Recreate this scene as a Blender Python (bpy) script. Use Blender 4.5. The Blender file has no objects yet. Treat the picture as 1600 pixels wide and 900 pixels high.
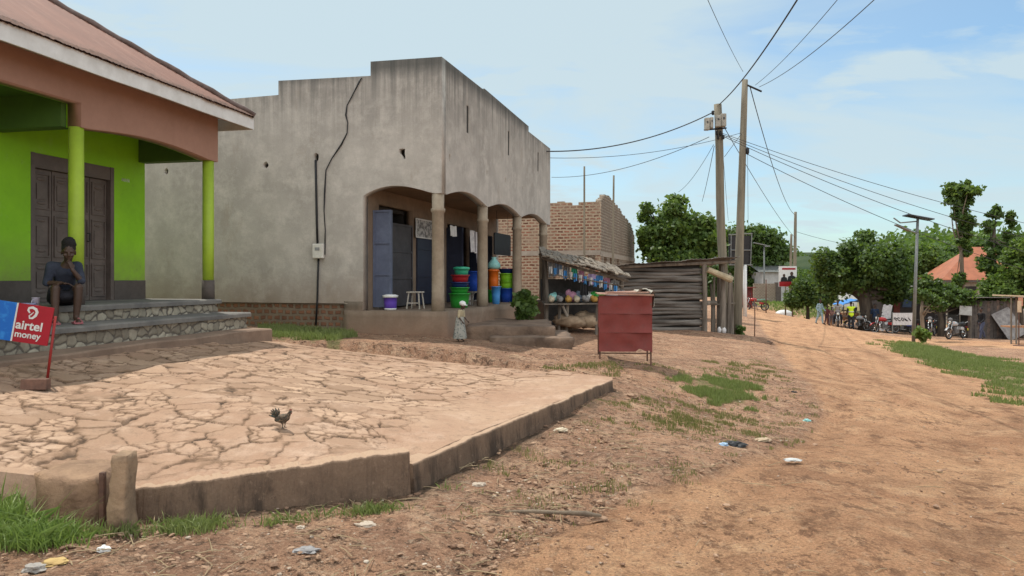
import bpy, bmesh, math, random
import numpy as np
from mathutils import Vector, Matrix, noise as mnoise
R = math.radians
rng = random.Random(11)
nrs = np.random.RandomState(5)
scene = bpy.context.scene
COL = scene.collection
F, HX, HY, EYE = 1155.0, 800.0, 435.0, 1.6

# ---------------------------------------------------------------- projection helpers (photo pixel -> place in the world)
def P(px, py, d):
    return Vector(((px-HX)/F*d, d, EYE+(HY-py)/F*d))

# ---------------------------------------------------------------- object helpers
def tag(o, label=None, cat=None, group=None, kind=None):
    if label: o['label'] = label
    if cat: o['category'] = cat
    if group: o['group'] = group
    if kind: o['kind'] = kind
    return o
def empty(name, loc=(0, 0, 0), rz=0, label=None, cat=None, group=None):
    o = bpy.data.objects.new(name, None)
    o.empty_display_size = .2
    COL.objects.link(o)
    o.location = loc
    o.rotation_euler = (0, 0, rz)
    return tag(o, label, cat, group)
def link_mesh(name, me, mat, parent=None, smooth=False):
    o = bpy.data.objects.new(name, me)
    if mat is not None:
        me.materials.clear(); me.materials.append(mat)
    COL.objects.link(o)
    if parent is not None: o.parent = parent
    if smooth:
        me.polygons.foreach_set('use_smooth', [True]*len(me.polygons))
    return o
def copy_tree(o, parent=None):
    c = o.copy(); COL.objects.link(c)
    if parent is not None: c.parent = parent
    for ch in [x for x in KIDS.get(o.name, [])]:
        k = copy_tree(ch, c)
    KIDS[c.name] = [x for x in COL.objects if x.parent == c]
    return c
KIDS = {}
def dup(o, loc, rz=None, label=None, group=None, scale=None):
    def rec(a, par):
        c = a.copy(); COL.objects.link(c)
        if par is not None: c.parent = par
        for ch in list(a.children): rec(ch, c)
        return c
    c = rec(o, None)
    c.location = loc
    if rz is not None: c.rotation_euler = (0, 0, rz)
    if label: c['label'] = label
    if group: c['group'] = group
    if scale: c.scale = (scale,)*3
    return c

class MB:
    """collects shapes and links them as ONE mesh"""
    def __init__(s): s.v = []; s.f = []
    def add(s, vs, fs):
        n = len(s.v); s.v.extend([tuple(v) for v in vs]); s.f.extend([tuple(i+n for i in f) for f in fs]); return s
    def box(s, c, size, rot=None, taper=1.0, jit=0.0):
        x, y, z = size[0]/2, size[1]/2, size[2]/2
        vs = [Vector((a*x*(taper if k > 0 else 1), b*y*(taper if k > 0 else 1), k*z)) for k in (-1, 1) for b in (-1, 1) for a in (-1, 1)]
        if jit: vs = [v+Vector((rng.uniform(-jit, jit), rng.uniform(-jit, jit), rng.uniform(-jit, jit))) for v in vs]
        if rot is not None: vs = [rot @ v for v in vs]
        vs = [v+Vector(c) for v in vs]
        return s.add(vs, [(0, 2, 3, 1), (4, 5, 7, 6), (0, 1, 5, 4), (2, 6, 7, 3), (0, 4, 6, 2), (1, 3, 7, 5)])
    def span(s, a, b, jit=0):
        a, b = Vector(a), Vector(b)
        return s.box((a+b)/2, [abs(q) for q in (b-a)], jit=jit)
    def tube(s, pts, radii, n=8, cap=True, wob=0):
        pts = [Vector(p) for p in pts]
        if not hasattr(radii, '__len__'): radii = [radii]*len(pts)
        ring = []; up = None
        for i, p in enumerate(pts):
            t = (pts[min(i+1, len(pts)-1)]-pts[max(i-1, 0)]).normalized()
            if up is None:
                up = Vector((0, 0, 1)) if abs(t.z) < .9 else Vector((1, 0, 0))
            a = t.cross(up)
            if a.length < 1e-5: a = t.cross(Vector((0, 1, 0)))
            a.normalize(); b = a.cross(t).normalized(); up = b
            ring.append([p+(a*math.cos(2*math.pi*k/n)+b*math.sin(2*math.pi*k/n))*radii[i]*(1+(rng.uniform(-wob, wob) if wob else 0)) for k in range(n)])
        vs = [v for r in ring for v in r]; fs = []
        for i in range(len(pts)-1):
            for k in range(n):
                fs.append((i*n+k, i*n+(k+1) % n, (i+1)*n+(k+1) % n, (i+1)*n+k))
        if cap:
            fs.append(tuple(range(n-1, -1, -1))); fs.append(tuple((len(pts)-1)*n+k for k in range(n)))
        return s.add(vs, fs)
    def lathe(s, prof, c=(0, 0, 0), n=20, axis='Z', jit=0):
        vs = []; c = Vector(c)
        for r, z in prof:
            for k in range(n):
                a = 2*math.pi*k/n
                v = Vector((r*math.cos(a), r*math.sin(a), z))
                if axis == 'X': v = Vector((z, v.x, v.y))
                if axis == 'Y': v = Vector((v.x, z, v.y))
                vs.append(c+v)
        fs = []
        for i in range(len(prof)-1):
            for k in range(n):
                fs.append((i*n+k, i*n+(k+1) % n, (i+1)*n+(k+1) % n, (i+1)*n+k))
        if prof[0][0] > 1e-4: fs.append(tuple(range(n-1, -1, -1)))
        if prof[-1][0] > 1e-4: fs.append(tuple((len(prof)-1)*n+k for k in range(n)))
        return s.add(vs, fs)
    def torus(s, c, R_, r, axis='X', n=24, m=8):
        vs = []; c = Vector(c)
        for i in range(n):
            a = 2*math.pi*i/n
            for j in range(m):
                b = 2*math.pi*j/m
                u, w, h = (R_+r*math.cos(b))*math.cos(a), (R_+r*math.cos(b))*math.sin(a), r*math.sin(b)
                vs.append(c+(Vector((h, u, w)) if axis == 'X' else Vector((u, h, w)) if axis == 'Y' else Vector((u, w, h))))
        fs = [(i*m+j, ((i+1) % n)*m+j, ((i+1) % n)*m+(j+1) % m, i*m+(j+1) % m) for i in range(n) for j in range(m)]
        return s.add(vs, fs)
    def ball(s, c, r, n=12, m=8, rot=None, jit=0):
        c = Vector(c); r = Vector(r) if hasattr(r, '__len__') else Vector((r, r, r))
        vs = [Vector((0, 0, -1))]
        for i in range(1, m):
            t = math.pi*i/m-math.pi/2
            for k in range(n):
                a = 2*math.pi*k/n
                vs.append(Vector((math.cos(t)*math.cos(a), math.cos(t)*math.sin(a), math.sin(t))))
        vs.append(Vector((0, 0, 1)))
        out = []
        for v in vs:
            w = Vector((v.x*r.x, v.y*r.y, v.z*r.z))*(1+(rng.uniform(-jit, jit) if jit else 0))
            if rot is not None: w = rot @ w
            out.append(c+w)
        L = len(vs)-1; fs = []
        for k in range(n):
            fs.append((0, 1+(k+1) % n, 1+k)); fs.append((L, L-n+k, L-n+(k+1) % n))
        for i in range(m-2):
            for k in range(n):
                fs.append((1+i*n+k, 1+i*n+(k+1) % n, 1+(i+1)*n+(k+1) % n, 1+(i+1)*n+k))
        return s.add(out, fs)
    def prism(s, poly, h0, h1, M=None):
        """2-D outline (x,z) extruded along y from h0 to h1"""
        n = len(poly)
        vs = [Vector((p[0], h0, p[1])) for p in poly]+[Vector((p[0], h1, p[1])) for p in poly]
        if M is not None: vs = [M @ v for v in vs]
        return s.add(vs, [tuple(range(n)), tuple(range(2*n-1, n-1, -1))]+[(k, k+n, (k+1) % n+n, (k+1) % n) for k in range(n)])
    def build(s, name, mat, parent=None, smooth=False, bevel=0, sub=0, fix=True):
        me = bpy.data.meshes.new(name)
        me.from_pydata([tuple(v) for v in s.v], [], s.f)
        if fix:
            bm = bmesh.new(); bm.from_mesh(me)
            bmesh.ops.recalc_face_normals(bm, faces=bm.faces)
            bm.to_mesh(me); bm.free()
        me.update()
        o = link_mesh(name, me, mat, parent, smooth)
        if bevel:
            m = o.modifiers.new('bevel', 'BEVEL'); m.width = bevel; m.segments = 2; m.limit_method = 'ANGLE'
        if sub:
            m = o.modifiers.new('sub', 'SUBSURF'); m.levels = sub; m.render_levels = sub
        return o

def plate(name, outline, holes, mat, parent, M, th):
    """a slab cut from a 2-D outline with real holes; M maps (u, v, thickness) to the parent's space"""
    cu = bpy.data.curves.new(name, 'CURVE'); cu.dimensions = '2D'; cu.fill_mode = 'BOTH'; cu.extrude = th/2
    for lp in [outline]+holes:
        sp = cu.splines.new('POLY'); sp.points.add(len(lp)-1)
        for i, p in enumerate(lp): sp.points[i].co = (p[0], p[1], 0, 1)
        sp.use_cyclic_u = True
    t = bpy.data.objects.new('tmp', cu); COL.objects.link(t)
    dg = bpy.context.evaluated_depsgraph_get(); dg.update()
    me = bpy.data.meshes.new_from_object(t.evaluated_get(dg))
    bpy.data.objects.remove(t); bpy.data.curves.remove(cu)
    me.transform(M); me.name = name
    bm = bmesh.new(); bm.from_mesh(me)
    bmesh.ops.remove_doubles(bm, verts=bm.verts, dist=1e-4)
    bmesh.ops.recalc_face_normals(bm, faces=bm.faces); bm.to_mesh(me); bm.free()
    return link_mesh(name, me, mat, parent)
def MXZ(y):   # u->x, v->z, thickness along y
    return Matrix(((1, 0, 0, 0), (0, 0, 1, y), (0, 1, 0, 0), (0, 0, 0, 1)))
def MYZ(x):   # u->y, v->z, thickness along x
    return Matrix(((0, 0, 1, x), (1, 0, 0, 0), (0, 1, 0, 0), (0, 0, 0, 1)))
def text_mesh(s, size, bold=0, ext=.002):
    cu = bpy.data.curves.new('t', 'FONT'); cu.body = s; cu.size = size; cu.offset = bold; cu.extrude = ext
    t = bpy.data.objects.new('tmp', cu); COL.objects.link(t)
    dg = bpy.context.evaluated_depsgraph_get(); dg.update()
    me = bpy.data.meshes.new_from_object(t.evaluated_get(dg))
    bpy.data.objects.remove(t); bpy.data.curves.remove(cu)
    return me
def circle(cx, cz, r, n=10, k=1.0, jit=0):
    return [(cx+r*math.cos(2*math.pi*i/n)*(1+rng.uniform(-jit, jit)), cz+r*k*math.sin(2*math.pi*i/n)*(1+rng.uniform(-jit, jit))) for i in range(n)]
def rect(x0, x1, z0, z1): return [(x0, z0), (x1, z0), (x1, z1), (x0, z1)]

# ---------------------------------------------------------------- materials
def srgb(r, g, b):
    f = lambda c: (c/255/12.92 if c/255 <= .04045 else ((c/255+.055)/1.055)**2.4)
    return (f(r), f(g), f(b), 1)
def L4(c): return (c[0], c[1], c[2], 1)
class NT:
    def __init__(s, name):
        s.m = bpy.data.materials.new(name); s.m.use_nodes = True
        s.t = s.m.node_tree; s.b = s.t.nodes['Principled BSDF']
        s.tc = s.t.nodes.new('ShaderNodeTexCoord')
    def n(s, typ, **kw):
        o = s.t.nodes.new(typ)
        for k, v in kw.items():
            if k.startswith('i_'):
                key = k[2:]
                o.inputs[int(key) if key.isdigit() else key.replace('_', ' ')].default_value = v
            else: setattr(o, k, v)
        return o
    def l(s, a, b): s.t.links.new(a, b)
    def noise(s, scale, detail=4, rough=.6, vec=None, stretch=None, dist=0):
        o = s.n('ShaderNodeTexNoise'); o.inputs['Scale'].default_value = scale
        o.inputs['Detail'].default_value = detail; o.inputs['Roughness'].default_value = rough; o.inputs['Distortion'].default_value = dist
        src = vec if vec is not None else s.tc.outputs['Object']
        if stretch:
            mp = s.n('ShaderNodeMapping'); mp.inputs['Scale'].default_value = stretch
            s.l(src, mp.inputs['Vector']); src = mp.outputs[0]
        s.l(src, o.inputs['Vector']); return o.outputs['Fac']
    def ramp(s, fac, lo, hi, c0=(0, 0, 0, 1), c1=(1, 1, 1, 1)):
        o = s.n('ShaderNodeValToRGB'); e = o.color_ramp.elements
        e[0].position = lo; e[0].color = c0; e[1].position = hi; e[1].color = c1
        s.l(fac, o.inputs[0]); return o.outputs[0]
    def mix(s, fac, a, b, mode='MIX'):
        o = s.n('ShaderNodeMix', data_type='RGBA', blend_type=mode)
        for sock, v in ((o.inputs[0], fac), (o.inputs[6], a), (o.inputs[7], b)):
            if hasattr(v, 'is_output'): s.l(v, sock)
            elif isinstance(v, (int, float)): sock.default_value = v
            else: sock.default_value = v
        return o.outputs[2]
    def math(s, op, a, b=None, clamp=False):
        o = s.n('ShaderNodeMath', operation=op, use_clamp=clamp)
        for i, v in enumerate((a, b)):
            if v is None: continue
            if hasattr(v, 'is_output'): s.l(v, o.inputs[i])
            else: o.inputs[i].default_value = v
        return o.outputs[0]
    def attr(s, name):
        o = s.n('ShaderNodeAttribute', attribute_name=name); return o.outputs['Fac']
    def bump(s, h, strength=.5, dist=.02, prev=None):
        o = s.n('ShaderNodeBump'); o.inputs['Strength'].default_value = strength; o.inputs['Distance'].default_value = dist
        s.l(h, o.inputs['Height'])
        if prev is not None: s.l(prev, o.inputs['Normal'])
        return o.outputs[0]
    def out(s, col, rough=.9, normal=None, metal=0, spec=.3):
        if hasattr(col, 'is_output'): s.l(col, s.b.inputs['Base Color'])
        else: s.b.inputs['Base Color'].default_value = col
        if hasattr(rough, 'is_output'): s.l(rough, s.b.inputs['Roughness'])
        else: s.b.inputs['Roughness'].default_value = rough
        s.b.inputs['Metallic'].default_value = metal
        s.b.inputs['Specular IOR Level'].default_value = spec
        if normal is not None: s.l(normal, s.b.inputs['Normal'])
        return s.m
    def sep(s):
        o = s.n('ShaderNodeSeparateXYZ'); s.l(s.tc.outputs['Object'], o.inputs[0]); return o.outputs
def simple(name, c, c2=None, scale=6, rough=.8, bump=.25, bdist=.01, metal=0, spec=.3, stretch=None, lo=.35, hi=.65, fine=.25):
    k = NT(name); c = L4(c); c2 = L4(c2) if c2 else tuple(x*.62 for x in c[:3])+(1,)
    n1 = k.ramp(k.noise(scale, 5, .65, stretch=stretch), lo, hi)
    col = k.mix(n1, c, c2)
    n2 = k.noise(scale*7, 3, .7, stretch=stretch)
    col = k.mix(fine, col, k.mix(n2, (.25, .25, .25, 1), (1, 1, 1, 1)), 'OVERLAY')
    nb = k.bump(k.noise(scale*4, 5, .7, stretch=stretch), bump, bdist) if bump else None
    return k.out(col, rough, nb, metal, spec)
def leafmat(name, dark, light, trans=.35):
    k = NT(name)
    g = k.n('ShaderNodeNewGeometry')
    col = k.mix(g.outputs['Random Per Island'], L4(dark), L4(light))
    n = k.noise(.9, 2, .5); col = k.mix(k.ramp(n, .35, .7), col, k.mix(.5, col, L4(light)))
    k.out(col, .55, None, 0, .35)
    tr = k.n('ShaderNodeBsdfTranslucent'); k.l(k.mix(.5, col, (.25, .4, .04, 1)), tr.inputs['Color'])
    ms = k.n('ShaderNodeMixShader'); ms.inputs[0].default_value = trans
    k.l(k.b.outputs[0], ms.inputs[1]); k.l(tr.outputs[0], ms.inputs[2])
    o = [x for x in k.t.nodes if x.type == 'OUTPUT_MATERIAL'][0]; k.l(ms.outputs[0], o.inputs[0])
    return k.m
# ---------------------------------------------------------------- camera, sky, sun
cam = bpy.data.cameras.new('camera'); cam_o = bpy.data.objects.new('camera', cam); COL.objects.link(cam_o)
cam_o.location = (0, 0, EYE); cam_o.rotation_euler = (R(90), 0, 0)
cam.sensor_width = 36; cam.lens = 36*F/1600; cam.shift_y = -(450-HY)/1600
cam.clip_start = .05; cam.clip_end = 6000
scene.camera = cam_o
SUN_EL = R(64); SUN_H = Vector((-.56, .83, 0)).normalized()
SUN_D = Vector((SUN_H.x*math.cos(SUN_EL), SUN_H.y*math.cos(SUN_EL), math.sin(SUN_EL)))
sl = bpy.data.lights.new('sun', 'SUN'); sl.energy = 3.1; sl.angle = R(.55); sl.color = (1, .95, .86)
so = bpy.data.objects.new('sun', sl); COL.objects.link(so); so.rotation_euler = (-SUN_D).to_track_quat('-Z', 'Y').to_euler()
so.location = (0, 0, 60)
w = bpy.data.worlds.new('World'); scene.world = w; w.use_nodes = True
nt = w.node_tree; bg = nt.nodes['Background']
sky = nt.nodes.new('ShaderNodeTexSky'); sky.sky_type = 'NISHITA'; sky.sun_disc = False
sky.sun_elevation = SUN_EL; sky.sun_rotation = math.atan2(SUN_H.x, SUN_H.y)
sky.air_density = 1.0; sky.dust_density = .8; sky.ozone_density = 1.2
tc = nt.nodes.new('ShaderNodeTexCoord')
sp = nt.nodes.new('ShaderNodeSeparateXYZ'); nt.links.new(tc.outputs['Generated'], sp.inputs[0])
def wm(op, a, b):
    o = nt.nodes.new('ShaderNodeMath'); o.operation = op
    for i, v in enumerate((a, b)):
        if hasattr(v, 'is_output'): nt.links.new(v, o.inputs[i])
        else: o.inputs[i].default_value = v
    return o.outputs[0]
zz = wm('ADD', wm('MAXIMUM', sp.outputs[2], 0.0), .16)
cb = nt.nodes.new('ShaderNodeCombineXYZ')
nt.links.new(wm('DIVIDE', sp.outputs[0], zz), cb.inputs[0]); nt.links.new(wm('DIVIDE', sp.outputs[1], zz), cb.inputs[1])
def wnoise(scale, off, det, dist, st):
    mp = nt.nodes.new('ShaderNodeMapping'); mp.inputs['Location'].default_value = off; mp.inputs['Scale'].default_value = st
    mp.inputs['Rotation'].default_value = (0, 0, R(24))
    nt.links.new(cb.outputs[0], mp.inputs['Vector'])
    n = nt.nodes.new('ShaderNodeTexNoise'); n.inputs['Scale'].default_value = scale; n.inputs['Detail'].default_value = det
    n.inputs['Roughness'].default_value = .55; n.inputs['Distortion'].default_value = dist
    nt.links.new(mp.outputs[0], n.inputs['Vector']); return n.outputs['Fac']
def wramp(f, a, b, ca, cb_):
    o = nt.nodes.new('ShaderNodeValToRGB'); o.color_ramp.elements[0].position = a; o.color_ramp.elements[1].position = b
    o.color_ramp.elements[0].color = (ca, ca, ca, 1); o.color_ramp.elements[1].color = (cb_, cb_, cb_, 1)
    nt.links.new(f, o.inputs[0]); return o.outputs[0]
veil = wramp(wnoise(.75, (3.1, 1.7, 0), 9, .6, (1, 1.6, 1)), .34, .58, .12, .88)
puff = wramp(wnoise(1.7, (.4, 5.2, 0), 9, .3, (1, 1.8, 1)), .46, .62, 0, .85)
# the air is whitest towards the sun (to the left)
dt = nt.nodes.new('ShaderNodeVectorMath'); dt.operation = 'DOT_PRODUCT'
nt.links.new(tc.outputs['Generated'], dt.inputs[0]); dt.inputs[1].default_value = (SUN_D.x, SUN_D.y, SUN_D.z)
glow = wramp(dt.outputs['Value'], .40, .80, 0, .5)
# bright white sky added unseen behind the viewer to fill the shaded fronts
back_fill = wramp(wm('MULTIPLY', sp.outputs[1], -1.0), .02, .45, 0, 1)
bfac = wm('MULTIPLY', back_fill, wramp(wnoise(.9, (2.2, 8.1, 0), 5, .3, (1, 1, 1)), .30, .55, .55, 1))
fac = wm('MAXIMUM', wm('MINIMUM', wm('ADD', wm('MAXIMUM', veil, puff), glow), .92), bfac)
mixn = nt.nodes.new('ShaderNodeMix'); mixn.data_type = 'RGBA'
nt.links.new(fac, mixn.inputs[0])
tint = nt.nodes.new('ShaderNodeMix'); tint.data_type = 'RGBA'; tint.blend_type = 'MULTIPLY'; tint.inputs[0].default_value = 1
tint.inputs[7].default_value = (.64, .78, .80, 1)
nt.links.new(sky.outputs[0], tint.inputs[6])
cloudc = nt.nodes.new('ShaderNodeMix'); cloudc.data_type = 'RGBA'; nt.links.new(back_fill, cloudc.inputs[0]); cloudc.inputs[6].default_value = (3.1, 3.75, 4.0, 1); cloudc.inputs[7].default_value = (8.8, 8.9, 8.8, 1)
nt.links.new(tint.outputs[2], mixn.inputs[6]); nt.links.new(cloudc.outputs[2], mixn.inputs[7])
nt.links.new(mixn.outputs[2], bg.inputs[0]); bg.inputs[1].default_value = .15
scene.view_settings.view_transform = 'Standard'; scene.view_settings.look = 'None'
scene.view_settings.exposure = .42; scene.view_settings.gamma = 1

# ---------------------------------------------------------------- terrain
CT = [(0, 900, 3.6), (400, 900, 3.8), (800, 900, 3.97), (1200, 900, 3.97), (1600, 900, 3.97),
      (200, 808, 4.6), (640, 772, 5.2), (800, 690, 6.66), (955, 612, 9.2), (975, 562, 12), (690, 528, 13.2), (540, 521, 13.9), (410, 512, 14.4),
      (300, 505, 15.5), (850, 542, 14.2), (1000, 522, 20), (1095, 525, 23), (1152, 527, 25), (1250, 600, 12), (1300, 541, 23),
      (1250, 502, 42), (1200, 490, 60), (1280, 507, 46), (1330, 516, 45), (1427, 535, 36), (1495, 528, 40), (1535, 530, 42), (1592, 541, 34),
      (1500, 560, 25), (1600, 610, 16), (1600, 700, 8.4), (1190, 481, 60), (1240, 478, 62), (1100, 640, 9.6), (1180, 590, 12.4)]
cp = [(p.x, p.y, p.z) for p in (P(*c) for c in CT)]
cp += [(0, 0, 0), (-4, 0, .25), (4, 0, 0), (-12, 0, .9), (12, 0, 0), (-15, 22, .9), (-12, 40, .8), (5, 40, 0), (2, 28, .2), (0, -15, 0), (-25, -15, 1), (25, -15, .2),
       (40, 25, -1.8), (60, 60, -1), (0, 90, .3), (-60, 60, 2), (30, 95, -1.5), (-60, 0, 2), (60, 0, 0), (30, 60, -1.7), (20, 75, -1.2)]
cp = np.array(cp)
def rbf_fit(c, c2=1.2):
    d = np.sqrt(((c[:, None, :2]-c[None, :, :2])**2).sum(-1)+c2)
    n = len(c); A = np.ones((n+1, n+1)); A[:n, :n] = -d+np.eye(n)*-.0; A[n, n] = 0
    return np.linalg.solve(A, np.append(c[:, 2], 0))
def rbf_eval(c, wts, x, y, c2=1.2):
    x = np.asarray(x, float); y = np.asarray(y, float); o = np.full(x.shape, wts[-1])
    for i in range(len(c)): o = o-wts[i]*np.sqrt((x-c[i, 0])**2+(y-c[i, 1])**2+c2)
    return o
WT = rbf_fit(cp)
def smooth(t): t = np.clip(t, 0, 1); return t*t*(3-2*t)
def tz0(x, y):
    x = np.asarray(x, float); y = np.asarray(y, float)
    r = np.hypot(x, y)
    z = rbf_eval(cp, WT, x, y)
    z = z*(1-smooth((r-70)/60))+(-1.0)*smooth((r-70)/60)
    # rising wooded ground on the right and far hills
    z = z+smooth((y-90)/170)*smooth((x-25)/90)*11
    az = np.arctan2(x, y)
    ridge = 8+26*np.exp(-((az-.36)/.16)**2)+18*np.exp(-((az-.62)/.15)**2)+10*np.exp(-((az+.3)/.3)**2)
    z = z+smooth((r-500)/900)*ridge
    return z
mound_c = P(1172, 532, 22.5)
def tz(x, y):
    x = np.asarray(x, float); y = np.asarray(y, float); z = tz0(x, y)
    dx, dy = (x-mound_c.x+.6)/1.9, (y-mound_c.y-.4)/1.1
    z = z+.16*np.exp(-(dx*dx+dy*dy)**2)
    return z
def T(x, y): return float(tz(x, y))
def G(px, py):
    d = np.geomspace(2, 400, 4000); u = (px-HX)/F; v = (HY-py)/F
    f = EYE+v*d-tz(u*d, d); i = np.argmax(f < 0)
    if f[i] >= 0: i = len(d)-1
    return Vector((u*d[i], d[i], T(u*d[i], d[i])))
def GD(px, d):            # the ground under the column of pixels px at distance d
    x = (px-HX)/F*d
    return Vector((x, d, T(x, d)))

# ---------------------------------------------------------------- the two main frames (both shops stand along the same street)
CA = Vector((-4.85, 11.8, 1.27)); RA = -math.atan2(.213, .977)       # green shop house: corner column, local +y runs along the street
CB = Vector((-1.295, 13.6, 0)); RB = -math.atan2(.2847, .9586)        # cement shop building: front corner
def world(C, rz, p): return C+Matrix.Rotation(rz, 3, 'Z') @ Vector(p)
def hit(px, py, C, rz, axis, val):
    """where the line of sight through a photo pixel meets a plane of a building, in that building's own space"""
    Mi = Matrix.Rotation(-rz, 3, 'Z'); o = Mi @ (Vector((0, 0, EYE))-C); dr = Mi @ Vector(((px-HX)/F, 1, (HY-py)/F))
    t = (val-o[axis])/dr[axis]; return o+dr*t

# ---------------------------------------------------------------- stone paved yard
PV = np.array([tuple(P(*c)) for c in [(205, 766, 4.6), (160, 760, 4.6), (0, 738, 4.6), (-150, 725, 4.6), (420, 737, 4.85), (640, 706, 5.2), (668, 716, 5.4), (720, 692, 5.85), (800, 658, 6.66), (900, 618, 8.05), (955, 595, 9.2), (-60, 590, 6.3), (18, 573, 7.02),
     (205, 551, 8.57), (409, 529, 11.47), (58, 592, 6.85), (440, 668, 5.75), (500, 541, 12.2), (640, 560, 11), (800, 578, 10.2), (950, 590, 9.5), (300, 600, 7.1), (650, 620, 7.9)]])
WP = rbf_fit(PV, .5)
def pz(x, y): return rbf_eval(PV, WP, x, y, .5)
def GP(px, py):
    d = np.geomspace(2, 40, 4000); u = (px-HX)/F; v = (HY-py)/F
    f = EYE+v*d-pz(u*d, d); i = np.argmax(f < 0)
    return Vector((u*d[i], d[i], float(pz(u*d[i], d[i]))))
front3 = [tuple(P(*c)) for c in [(-330, 715, 4.5), (-60, 733, 4.55), (60, 745, 4.6), (205, 766, 4.6), (420, 737, 4.85), (640, 706.5, 5.2), (646, 726, 5.22), (720, 692, 5.85), (800, 658, 6.66), (900, 618, 8.05), (957, 594, 9.25)]]
front = [p[:2] for p in front3]
back = []
for yl in (-7.2, -4.2, -2.2, -.3): 
    q = world(CA, RA, (1.0, yl, 0)); back.append((q.x, q.y))
back += [tuple(P(*c))[:2] for c in [(430, 531, 11.6), (520, 541, 12.0), (650, 557, 11.3), (800, 574, 10.5), (900, 581, 10.0), (957, 589, 9.55)]]
def resample(pl, n):
    pl = np.array(pl); s = np.r_[0, np.cumsum(np.hypot(*np.diff(pl, axis=0).T))]; t = np.linspace(0, s[-1], n)
    return np.c_[np.interp(t, s, pl[:, 0]), np.interp(t, s, pl[:, 1])]
NU, NV = 760, 540
fr, bk = resample(front, NU), resample(back, NU)
tv = .012+.988*np.linspace(0, 1, NV)**1.15
X = fr[:, 0][:, None]*(1-tv)+bk[:, 0][:, None]*tv; Y = fr[:, 1][:, None]*(1-tv)+bk[:, 1][:, None]*tv
Zp = pz(X, Y)
fs = np.r_[0, np.cumsum(np.hypot(*np.diff(np.array(front), axis=0).T))]; fz = np.interp(np.linspace(0, fs[-1], NU), fs, [p[2] for p in front3])
Zp = Zp+(fz-Zp[:, 0])[:, None]*np.exp(-(tv[None, :]*np.hypot(bk[:, 0]-fr[:, 0], bk[:, 1]-fr[:, 1])[:, None]/.45)**2)
# irregular flagstones: cells round jittered seeds
SXP, SYP = .31, .235
gx, gy = np.meshgrid(np.arange(-10.5, 4.5, SXP), np.arange(2, 14.5, SYP))
seeds = np.c_[(gx+nrs.uniform(-.19, .19, gx.shape)).ravel(), (gy+nrs.uniform(-.14, .14, gy.shape)).ravel()]
wx = X+.02*np.sin(Y*9+X*4)+.012*np.sin(X*23-Y*7)+.010*np.sin(X*61+Y*47); wy = Y+.02*np.sin(X*8-Y*5)+.012*np.sin(Y*27+X*11)+.010*np.sin(Y*71-X*37)
F1 = np.full(X.shape, 9.); F2 = np.full(X.shape, 9.); ID = np.zeros(X.shape, int); ncx = gx.shape[1]
ci = np.round((wx+10.5)/SXP).astype(int); cj = np.round((wy-2)/SYP).astype(int)
for di in range(-2, 3):
    for dj in range(-2, 3):
        idx = np.clip(cj+dj, 0, gx.shape[0]-1)*ncx+np.clip(ci+di, 0, ncx-1)
        d = np.hypot(wx-seeds[idx, 0], (wy-seeds[idx, 1])*1.15); m1 = d < F1; m2 = (~m1) & (d < F2)
        F2 = np.where(m1, F1, np.where(m2, d, F2)); F1 = np.where(m1, d, F1); ID = np.where(m1, idx, ID)
edge = (F2-F1)
crnd = nrs.uniform(0, 1, len(seeds)); ctx = nrs.normal(0, .012, len(seeds)); cty = nrs.normal(0, .020, len(seeds)); cof = nrs.normal(0, .0055, len(seeds))
vn_ = np.array([mnoise.noise(Vector((a_*5, b_*5, 1.))) for a_, b_ in zip(X.ravel(), Y.ravel())]).reshape(X.shape)
lowf = .5+.5*np.sin(X*1.7+Y*2.3)*np.sin(X*.9-Y*1.6+1)+.35*np.sin(X*3.9+Y*5.1)
fill = .50+.50*smooth((lowf+.9*vn_-.12)/.25)               # how far the joints are washed out
# smooth screed band along the kerb (no open joints)
dist_front = (tv[None, :]-.012)*np.hypot(bk[:, 0]-fr[:, 0], bk[:, 1]-fr[:, 1])[:, None]
bandw = np.interp(np.linspace(0, 1, NU), [0, .38, .55, .78, 1], [.1, .12, .75, 1.3, .8])[:, None]
stone = smooth((dist_front-bandw*.6)/(bandw*.8+.05))
# some of the big stones are broken into smaller ones
g2x, g2y = np.meshgrid(np.arange(-10.5, 4.5, .16), np.arange(2, 14.5, .125)); s2 = np.c_[(g2x+nrs.uniform(-.075, .075, g2x.shape)).ravel(), (g2y+nrs.uniform(-.06, .06, g2y.shape)).ravel()]
E1 = np.full(X.shape, 9.); E2 = np.full(X.shape, 9.); c2i = np.round((wx+10.5)/.16).astype(int); c2j = np.round((wy-2)/.125).astype(int)
for di in range(-2, 3):
    for dj in range(-2, 3):
        idx = np.clip(c2j+dj, 0, g2x.shape[0]-1)*g2x.shape[1]+np.clip(c2i+di, 0, g2x.shape[1]-1); d = np.hypot(wx-s2[idx, 0], (wy-s2[idx, 1])*1.15); m1 = d < E1; m2 = (~m1) & (d < E2)
        E2 = np.where(m1, E1, np.where(m2, d, E2)); E1 = np.where(m1, d, E1)
edge = np.where(crnd[ID] > .62, np.minimum(edge, (E2-E1)*1.3), edge)
joint = (1-smooth((edge-.004-.009*vn_)/.009))*fill*stone
Zs = (cof[ID]+ctx[ID]*(X-seeds[ID, 0])+cty[ID]*(Y-seeds[ID, 1]))*stone*smooth(edge/.018)
Zp = Zp+Zs-.013*joint+.006*np.sin(X*5.1+Y*3.3)*np.sin(Y*6.2-X*2.1)
Zp = Zp-.10*smooth((tv[None, :]-.93)/.07)*(np.linspace(0, 1, NU)[:, None] > .45)     # far edge sinks into the dirt
verts = np.stack([X, Y, Zp], -1).reshape(-1, 3)
ii, jj = np.meshgrid(np.arange(NU-1), np.arange(NV-1), indexing='ij'); a = (ii*NV+jj).ravel()
faces = np.c_[a, a+NV, a+NV+1, a+1]
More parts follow.
